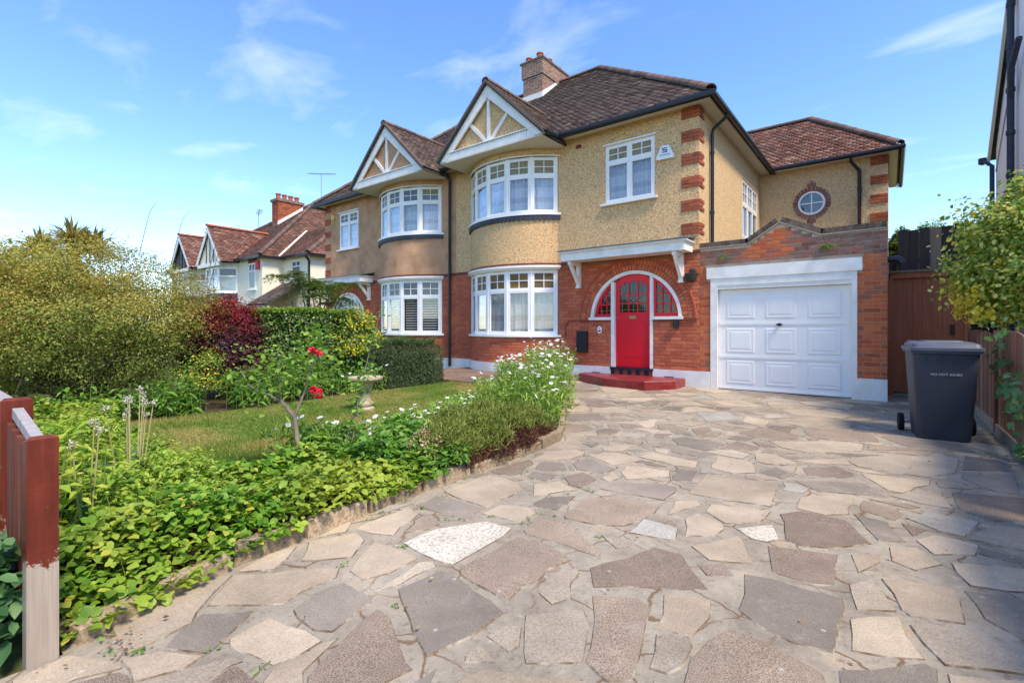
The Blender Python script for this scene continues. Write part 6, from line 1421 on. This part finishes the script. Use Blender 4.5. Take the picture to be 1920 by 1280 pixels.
# --- ground cover in the front bed
def cover(name, label, region, n, hfun, size, mat, tmpl, asp=1.0, bounds=None, kind='stuff', droop=.2, parent=None):
    x0, x1, y0, y1 = bounds; Q = np.stack([rng.uniform(x0, x1, n), rng.uniform(y0, y1, n)], 1); Q = Q[inpoly(Q, region)]
    z = hfun(Q[:, 0], Q[:, 1]) * rng.uniform(.25, 1, len(Q)) ** .6; P = np.column_stack([Q, z + .04]); nr = rng.normal(0, .42, P.shape) + np.array([0, 0, 1.0])
    V, F = leaves(P, nr, size, asp, tmpl, droop); return npobj(name, V, F, mat, parent, smooth=True, kind=kind, label=label, cat='plants' if label else None)
FR = [(-2.42, .40), (-2.50, .75), (-2.58, 1.05), (-2.60, 1.45), (-2.64, 1.95), (-2.68, 2.5), (-3.3, 2.45), (-3.75, 2.0), (-3.85, 1.5), (-4.1, 1.22), (-5.2, 1.30), (-6.4, 1.45), (-7.4, 1.65), (-7.6, .45)]
hf = lambda x, y: .20 + .10 * np.sin(x * 3.1 + y * 2) * np.sin(y * 4.3 + 1) + .06 * np.sin(x * 9 + 2) + .10 * np.clip((-2.9 - x) * .6, 0, 1) - .13 * np.clip((x + 2.85) * 3.3, 0, 1)
cover('ground_cover', 'low bright green leafy ground cover filling the front bed', FR, 32000, hf, (.024, .058), 'leaf_cover', ROUND, 1.0, (-7.6, -2.4, .4, 2.5))
cover('strawberry_leaves', 'three-lobed green leaves spilling over the bed edging', FR, 3000, lambda x, y: hf(x, y) + .03, (.05, .085), 'leaf_cover', TRIO, 1.0, (-4.6, -2.42, .42, 2.5))
cover('lime_foliage', 'lime green feathery foliage in the middle of the front bed', [(-3.0, .8), (-3.2, 1.25), (-3.8, 1.35), (-4.4, 1.2), (-5.0, 1.15), (-4.8, .6), (-3.4, .55)], 6500, lambda x, y: hf(x, y) + .10, (.022, .045), 'leaf_lime', LEAF, .8, (-5, -3, .5, 1.4))
cover('blue_foliage', 'dark blue-green leaves below the low red fence outside the bed', [(-2.5, .1), (-2.5, .29), (-4.2, .29), (-4.2, -.2), (-2.8, -.1)], 9000, lambda x, y: (.40 + .08 * np.sin(x * 7)) * rng.uniform(.1, 1, len(x)), (.05, .09), 'leaf_cover_blue', BROAD, .8, (-4.2, -2.4, -.2, .3))
mb = MB()
for i in range(260):
    x = random.uniform(-5.0, -2.6); y = random.uniform(.5, 2.3)
    if not inpoly(np.array([[x, y]]), FR)[0]: continue
    h = float(hf(np.array([x]), np.array([y]))[0]) * random.uniform(.8, 1.35); mb.tube([(x, y, .04), (x + random.gauss(0, .04), y + random.gauss(0, .04), h)], .003, 3, .0015)
obj('plant_stems', mb, 'stem_green', kind='stuff', label='thin green stems standing among the front bed leaves', cat='plants')
# right-hand bed foliage beneath the rose and daisies
RB = [(-2.68, 2.3), (-2.70, 2.9), (-3.4, 3.2), (-3.95, 3.0), (-3.9, 2.0), (-3.4, 2.0)]
cover('bed_foliage', 'mid green foliage round the foot of the rose', RB, 5200, lambda x, y: .30 - .20 * np.clip((x + 2.95) * 3.5, 0, 1) + .05 * np.sin(x * 8 + y * 6), (.04, .075), 'leaf_spear', ROUND, .75, (-4, -2.6, 2, 3.3))
# broad-leaved perennials below hedge and shrubs
def spear_clump(label, x, y, r, h, n, mat, wid=.16, ln=(.10, .17)):
    T = thing('leafy_perennial', label, 'plant', (x, y, .04)); Ps = []; Ns = []; mb = MB()
    for i in range(n):
        a = random.uniform(0, 6.28); q = r * math.sqrt(random.random()); bx, by = x + q * math.cos(a), y + q * math.sin(a); hh = h * random.uniform(.55, 1.05); tx, ty = random.gauss(0, .05), random.gauss(0, .05); mb.tube([(bx, by, .04), (bx + tx, by + ty, hh)], .004, 3, .002)
        for k in range(9):
            s = (k + 2) / 11; b = random.uniform(0, 6.28); Ps.append((bx + tx * s, by + ty * s, .04 + hh * s)); Ns.append((math.cos(b) * .8, math.sin(b) * .8, .8))
    obj('stem', mb, 'stem_green', T); P = np.array(Ps); nr = np.array(Ns); m = len(P); l = nr * np.array([1, 1, -.25]) + rng.normal(0, .15, (m, 3)); l /= np.linalg.norm(l, axis=1, keepdims=True); nz_ = nr - l * (nr * l).sum(1, keepdims=True); nz_ /= np.linalg.norm(nz_, axis=1, keepdims=True); w = np.cross(l, nz_); s = rng.uniform(ln[0], ln[1], (m, 1))
    V, F = scatter(*LEAF, np.stack([w * s * wid * 3, l * s, nz_ * s], 1), P); npobj('foliage', V, F, mat, T)
spear_clump('bright green spear-leaved clump below the red bush', -7.45, 3.25, .38, .62, 42, 'leaf_spear')
spear_clump('tall green spear-leaved clump before the clipped hedge', -7.55, 4.1, .42, .72, 46, 'leaf_spear')
spear_clump('green leafy clump at the left back edge of the lawn', -7.55, 2.3, .42, .55, 46, 'leaf_spear')
spear_clump('green leafy clump under the huge arching shrub', -7.6, 1.6, .40, .50, 40, 'leaf_spear')
spear_clump('leafy clump beside the foot of the golden bush', -7.55, 4.9, .32, .55, 30, 'leaf_spear')
spear_clump('pale green upright plant just inside the low fence', -4.3, .72, .26, .62, 26, 'leaf_lime', .13)
spear_clump('pale green leafy plant close behind the peeling post', -3.35, .56, .20, .62, 18, 'leaf_lime', .2, (.07, .12))

# --- alliums gone to seed
for i, (x, y, n) in enumerate(((-3.75, .92, 6), (-4.05, 1.02, 4), (-3.32, .62, 3))):
    T = thing('allium', ('dried allium stems with white seed heads in the front bed', 'thinner group of dried alliums close beside the main one', 'three dried allium stalks behind the peeling post')[i], 'flower', (x, y, .04)); bl = []
    for k in range(n):
        tx, ty = random.gauss(0, .07), random.gauss(0, .07); h = random.uniform(.58, .80)
        st = obj('stalk', MB().tube([(x + tx * .3, y + ty * .3, .04), (x + tx * .7, y + ty * .7, h * .6), (x + tx, y + ty, h)], .005, 6, .003), 'straw', T); P = unit(40) * rng.uniform(.006, .024, (40, 1)) + np.array([x + tx, y + ty, h + .01]); V, F = leaves(P, unit(40), (.010, .018)); npobj('seed_head', V, F, 'seed_head', st)
    for k in range(18):
        a = random.uniform(0, 6.28); L = random.uniform(.2, .4); q = Vector((math.cos(a), math.sin(a), 0)); s = Vector((-q.y, q.x, 0)) * .010; o = Vector((x, y, .04)) + q * .02; m1 = o + q * L * .25 + Vector((0, 0, L * .9)); tp = o + q * L * .7 + Vector((0, 0, L * 1.0)); bl += [tuple(o - s), tuple(o + s), tuple(m1 + s), tuple(m1 - s), tuple(tp)]
    fs = [];
    for k in range(18): fs += [(k * 5, k * 5 + 1, k * 5 + 2, k * 5 + 3), (k * 5 + 3, k * 5 + 2, k * 5 + 4, k * 5 + 4)]
    obj('strap_leaves', MB().add(bl, [f if len(set(f)) == 4 else f[:3] for f in fs]), 'leaf_cover_blue', T)

# --- daisies
def daisy_meshes():
    out = []
    for k in range(3):
        mb = MB(); n = 13; cup = (-.10, .05, .25)[k]
        for i in range(n):
            a = 2 * math.pi * i / n + random.uniform(-.06, .06); w = .17; c1, s1 = math.cos(a), math.sin(a); L = random.uniform(.9, 1.05)
            mb.add([(c1 * .16, s1 * .16, 0), (c1 * .6 * L - s1 * w, s1 * .6 * L + c1 * w, cup * .6), (c1 * L, s1 * L, cup), (c1 * .6 * L + s1 * w, s1 * .6 * L - c1 * w, cup * .6)], [(0, 3, 2, 1)])
        mb.cur = 1; mb.lathe([(.24, .0), (.22, .07), (.12, .11)], (0, 0, 0), 8)
        me = mb.data('flower'); me.materials.append(MT['petal_white']); me.materials.append(MT['flower_eye']); me.polygons.foreach_set('material_index', mb.mi); out.append(me)
    return out
DM = daisy_meshes()
def daisy_plant(x, y, h, nf, spread, label, group, lean=(0, 0), r=.031, green=26):
    T = thing('daisy_plant', label, 'flower', (x, y, .04), group); st = MB(); tips = []
    for k in range(nf):
        a = random.uniform(0, 6.28); q = spread * math.sqrt(random.random()); hh = h * random.uniform(.78, 1.08); tx, ty = q * math.cos(a) + lean[0] * hh, q * math.sin(a) + lean[1] * hh
        st.tube([(x + tx * .25, y + ty * .25, .04), (x + tx * .7, y + ty * .7, hh * .6), (x + tx, y + ty, hh)], .0035, 3, .002); tips.append((x + tx, y + ty, hh))
    obj('stem', st, 'stem_green', T)
    for t in tips:
        o = bpy.data.objects.new('flower', random.choice(DM)); COL.objects.link(o); o.parent = T; o.location = (t[0] - x, t[1] - y, t[2] - .04); s = r * random.uniform(.8, 1.2); o.scale = (s, s, s); o.rotation_euler = (random.gauss(.1, .3), random.gauss(.1, .3), random.uniform(0, 6))
    n = green * nf; q = np.sqrt(rng.uniform(0, 1, n)) * spread; a = rng.uniform(0, 6.28, n); z = rng.uniform(.04, .86, n) * h; P = np.column_stack([x + q * np.cos(a) + lean[0] * z, y + q * np.sin(a) + lean[1] * z, z])
    nr = rng.normal(0, 1, (n, 3)) + np.array([0, 0, .2]); V, F = scatter(*LEAF, bases(nr, rng.uniform(.05, .11, n), .33, -.55), P); npobj('foliage', V, F, 'leaf_daisy', T)
gl_ = 'tall daisy clump beside the drive'
for (x, y, h) in ((-3.25, 4.75, .50), (-3.45, 5.1, .62), (-3.75, 5.35, .66), (-3.65, 5.65, .78), (-4.0, 5.9, .84), (-4.3, 5.7, .70), (-4.35, 6.35, .95), (-4.05, 6.35, .93), (-4.65, 6.75, .98), (-4.75, 6.1, .74), (-4.5, 7.1, .98), (-4.1, 5.1, .55), (-4.95, 7.0, .9), (-4.95, 5.75, .48), (-4.95, 6.35, .72), (-5.2, 6.65, .72), (-4.6, 5.4, .52)):
    daisy_plant(x, y, h, random.randint(16, 22) if h > .65 else 9, .29, 'tall white daisies in the dense clump beside the drive, before the bow window', gl_)
for (x, y, h, n) in ((-3.35, 2.55, .34, 4), (-3.55, 2.9, .36, 5), (-3.7, 3.3, .34, 6), (-3.85, 2.5, .36, 5), (-3.95, 3.6, .33, 6), (-3.5, 3.6, .34, 5), (-4.1, 4.0, .32, 6), (-4.0, 2.15, .40, 4), (-4.45, 4.6, .32, 6), (-4.7, 5.0, .30, 5), (-3.2, 3.0, .3, 3), (-3.75, 2.75, .38, 5), (-4.05, 3.2, .34, 5), (-3.6, 2.3, .42, 5), (-4.3, 4.25, .34, 5), (-4.2, 3.75, .32, 4)):
    daisy_plant(x, y, h, n + 3, .27, 'low white daisies along the lawn edge behind the heather', 'low daisies along the lawn edge', r=.029, green=32)
for (x, y, h, n) in ((-7.2, 5.25, .52, 6), (-7.05, 4.75, .42, 4)): daisy_plant(x, y, h, n, .25, 'white daisies between birdbath and dark box hedge', 'daisies by the birdbath', green=26)

# --- heather
T = thing('heather', 'bushy heather with brown dead patches hanging over the bed edging', 'shrub', (-3.05, 3.45, .04))
cen = [(-3.0, 2.95, .30, .34), (-2.98, 3.35, .33, .36), (-3.02, 3.75, .32, .36), (-3.1, 4.15, .30, .33), (-3.35, 3.4, .30, .36), (-3.4, 3.9, .3, .36)]
A_, B_, An, Bn_ = [], [], [], []
for x, y, r, h in cen:
    d = unit(5200); d[:, 2] = np.abs(d[:, 2]); p = np.array([x, y, .05]) + d * np.array([r, r, h]) * rng.uniform(.8, 1.06, (len(d), 1)); s = np.sin(p[:, 1] * 5.3 + 1) * .07 + np.sin(p[:, 0] * 11 + p[:, 2] * 13) * .05
    dry = (p[:, 2] < .22 + s) & (p[:, 0] > -3.2); A_.append(p[~dry]); An.append(d[~dry]); B_.append(p[dry]); Bn_.append(d[dry])
for nm, pp, dd, m in (('foliage', A_, An, 'leaf_heath'), ('dead_foliage', B_, Bn_, 'leaf_heath_dry')):
    P = np.vstack(pp); dd = np.vstack(dd); nr = rng.normal(0, 1, P.shape); V, F = scatter(*LEAF, bases(nr, rng.uniform(.035, .075, len(P)), .18, -.8), P); npobj(nm, V, F, m, T)
mb = MB(); twigs(mb, (-3.05, 3.45, .0), [(x, y, h * .8) for x, y, r, h in cen], .012, .004); obj('stem', mb, 'bark', T); 
T = thing('pink_valerian', 'small pink flowering plant at the near end of the heather', 'flower', (-2.95, 2.62, .04)); P, nr, C = crown((-2.95, 2.62, .2), (.14, .14, .16), 36, 16, .03, None, zmin=.05); V, F = leaves(P, nr, (.02, .04), .6); npobj('foliage', V, F, 'leaf_heath', T); P, nr, C = crown((-2.95, 2.62, .25), (.13, .14, .14), 16, 16, .018, None, zmin=.15, shell=(.9, 1), low=0); V, F = leaves(P, nr, (.010, .018)); npobj('blossom', V, F, 'petal_pink', T); obj('stem', MB().tube([(-2.95, 2.62, 0), (-2.95, 2.62, .2)], .006, 5), 'stem_green', T)

# --- rose
T = thing('rose_bush', 'straggly rose with crooked bare stem and red blooms before the birdbath', 'shrub', (-3.40, 2.03, .04))
def rp3(px, py, t=3.7):                                          # point in the rose's own plane, metres
    u = (px - 960) / 908; return Vector(((-.615 + .7885 * u) * t, (.7885 + .615 * u) * t, 1.21 + (614 - py) * t / 908))
b0 = Vector((-3.40, 2.03, .02)); k1 = Vector((-3.46, 1.96, .17)); k2 = Vector((-3.60, 1.93, .30)); k3 = Vector((-3.63, 1.92, .52)); k4 = Vector((-3.72, 1.86, .64))
st = MB(); st.tube([b0, Vector((-3.39, 2.02, .11)), k1, k2, k3, k4], [.026, .024, .020, .018, .016, .014], 8)
st.tube([k4, Vector((-3.90, 1.70, .76)), Vector((-3.95, 1.66, .88))], .011, 6, .006); st.tube([k3, Vector((-3.62, 2.0, .72)), Vector((-3.58, 2.02, .90)), Vector((-3.54, 2.08, 1.02))], .011, 6, .005); st.tube([k4, Vector((-3.72, 1.84, .82)), Vector((-3.7, 1.84, .98))], .010, 6, .005)
shoots = [[(-3.42, 2.18, .15), (-3.40, 2.35, .7), (-3.36, 2.42, 1.05), (-3.30, 2.48, 1.36)], [(-3.45, 2.2, .15), (-3.48, 2.4, .6), (-3.42, 2.5, .95)], [(-3.38, 2.2, .1), (-3.36, 2.3, .5), (-3.40, 2.32, .78)]]
for s in shoots: st.tube(s, .005, 5, .002)
obj('stem', st, 'bark_grey', T, True)
Ps = []; 
for c0, r, n in (((-3.86, 1.72, .90), .15, 90), ((-3.70, 1.86, .92), .17, 120), ((-3.56, 2.02, 1.0), .16, 120), ((-3.62, 1.95, .80), .16, 70), ((-3.5, 2.1, .86), .14, 50), ((-3.78, 1.8, .78), .12, 60), ((-3.53, 2.06, 1.14), .09, 50)):
    for i in range(n): Ps.append(np.array(c0) + rng.normal(0, r * .62, 3))
for s in shoots:
    for a, b in zip(s, s[1:]):
        for i in range(34): t = random.random(); Ps.append(np.array(a) * (1 - t) + np.array(b) * t + rng.normal(0, .035, 3))
P = np.array(Ps); V, F = leaves(P, rng.normal(0, .5, P.shape) + np.array([0, 0, .9]), (.03, .056), .95, ROUND); npobj('foliage', V, F, 'leaf_rose', T)
for q in (rp3(585, 655), rp3(598, 660), rp3(598, 733), rp3(597, 741), rp3(588, 730)):
    bl = unit(46) * rng.uniform(.006, .024, (46, 1)) + np.array(q); V, F = leaves(bl, bl - np.array(q) + np.array([0, 0, .01]), (.018, .030), 1.5, BROAD); npobj('bloom', V, F, 'petal_red', T)

# --- variegated shrub over the picket fence, ivy and weeds
T = thing('variegated_shrub', 'yellow and green variegated shrub hanging over the picket fence', 'shrub', (1.45, 8.4, 0))
P, nr, C = crown((1.42, 8.4, 2.05), (.72, .95, .98), 520, 44, .10, None, lumpy=.25, f=5, shell=(.6, 1), low=-.85, ph=.9); V, F = leaves(P, nr, (.034, .066), .95, ROUND); npobj('foliage', V, F, 'leaf_varieg', T)
P, nr, C = crown((1.30, 8.2, 1.65), (.62, .7, .55), 60, 26, .07, None, lumpy=.2, shell=(.9, 1), low=-.6); V, F = leaves(P, nr, (.04, .075), .95, ROUND); npobj('yellow_leaves', V, F, 'leaf_yellow', T)
mb = MB(); twigs(mb, (1.45, 8.4, 0), [(1.2, 8.1, 1.9), (1.6, 8.8, 2.4), (1.3, 8.6, 2.6), (1.1, 8.3, 1.5), (1.6, 8.0, 2.2)], .035, .008, 4, .1, 6); obj('stem', mb, 'bark', T, True)
for (x, y, z, label) in ((.93, 6.95, .62, 'ivy-like leaves poking through the picket fence halfway up'), (.93, 7.35, .95, 'trailing leaves hanging down the picket fence from above'), (.93, 6.4, .55, 'young leafy shoot sprouting through the fence nearest the drive entrance')):
    T = thing('climber', label, 'plant', (.97, y, 0)); P = np.array([x, y, z]) + rng.normal(0, 1, (34, 3)) * np.array([.03, .12, .14]); V, F = leaves(P, rng.normal(0, .4, P.shape) + np.array([-.7, -.4, .5]), (.05, .10), 1.3, BROAD); npobj('foliage', V, F, 'leaf_ivy', T); obj('stem', MB().tube([(1.0, y, 0), (.965, y, z * .6), (.95, y + .03, z)], .005, 5, .003), 'stem_green', T)
T = thing('weed', 'small green weed at the foot of the picket fence', 'plant', (.9, 5.9, 0)); P = np.array([.9, 6.15, .07]) + np.abs(rng.normal(0, 1, (160, 3))) * np.array([.05, .1, .05]); V, F = leaves(P, rng.normal(0, .5, P.shape) + np.array([0, 0, .7]), (.03, .055)); npobj('foliage', V, F, 'leaf_ivy', T); obj('stem', MB().tube([(.9, 6.15, 0), (.92, 6.2, .1)], .004, 4), 'stem_green', T)
for i, (x, z) in enumerate(((-.86, 2.62), (-2.55, 2.60))):
    T = thing('wall_fern', ('tuft of fern growing from the brickwork below the parapet', 'tiny fern in the wall by the canopy end of the parapet')[i], 'plant', (x, 9.98, z)); n = (70, 26)[i]; P = np.array([x, 9.97, z]) + rng.normal(0, 1, (n, 3)) * np.array([.06, .012, .02]); nr = rng.normal(0, .3, (n, 3)) + np.array([0, -.5, 1]); V, F = scatter(*LEAF, bases(nr, rng.uniform(.05, .11, n), .3, .6), P); npobj('fronds', V, F, 'leaf_spear', T)
# --- moss and weeds in the joints, fallen leaves
n = 420; Q = np.stack([rng.uniform(-2.7, -1.3, n), rng.uniform(.5, 4, n)], 1); k = inpoly(Q, dpoly); Q = Q[k]; jj = (((Q[:, 1] - oy) / cell).astype(int), ((Q[:, 0] - ox) / cell).astype(int)); Q = Q[~occ[jj]]; Q = Q[rng.uniform(0, 1, len(Q)) < np.clip(1.2 + (-2.2 - Q[:, 0]) * 1.5, .05, 1) * .8]
Q = np.repeat(Q, 7, 0) + rng.normal(0, .012, (len(Q) * 7, 2)); P = np.column_stack([Q, np.full(len(Q), .012)]); V, F = leaves(P, rng.normal(0, .6, P.shape) + np.array([0, 0, .7]), (.009, .02)); npobj('joint_weeds', V, F, 'leaf_spear', kind='stuff', label='tiny green weeds growing in the paving joints', cat='weeds')
def litter(cx, cy, sx, sy, n): return np.stack([rng.normal(cx, sx, n), rng.normal(cy, sy, n)], 1)
Q = np.vstack([litter(.74, 6.35, .09, .10, 70), litter(.62, 6.6, .22, .25, 60), litter(.3, 7.6, .5, .9, 40), litter(-1.0, 4.5, 1.0, 1.8, 60), litter(-2.33, .52, .07, .08, 26), np.stack([rng.uniform(-2.6, .8, 90), rng.uniform(.6, 9, 90)], 1)]); Q = Q[inpoly(Q, dpoly)]
P = np.column_stack([Q, np.full(len(Q), .024)]); V, F = leaves(P, rng.normal(0, .25, P.shape) + np.array([0, 0, 1]), (.008, .026), 1.0, LEAF); npobj('fallen_leaves', V, F, 'dead_leaf', kind='stuff', label='dry brown leaves scattered over the paving', cat='leaves')
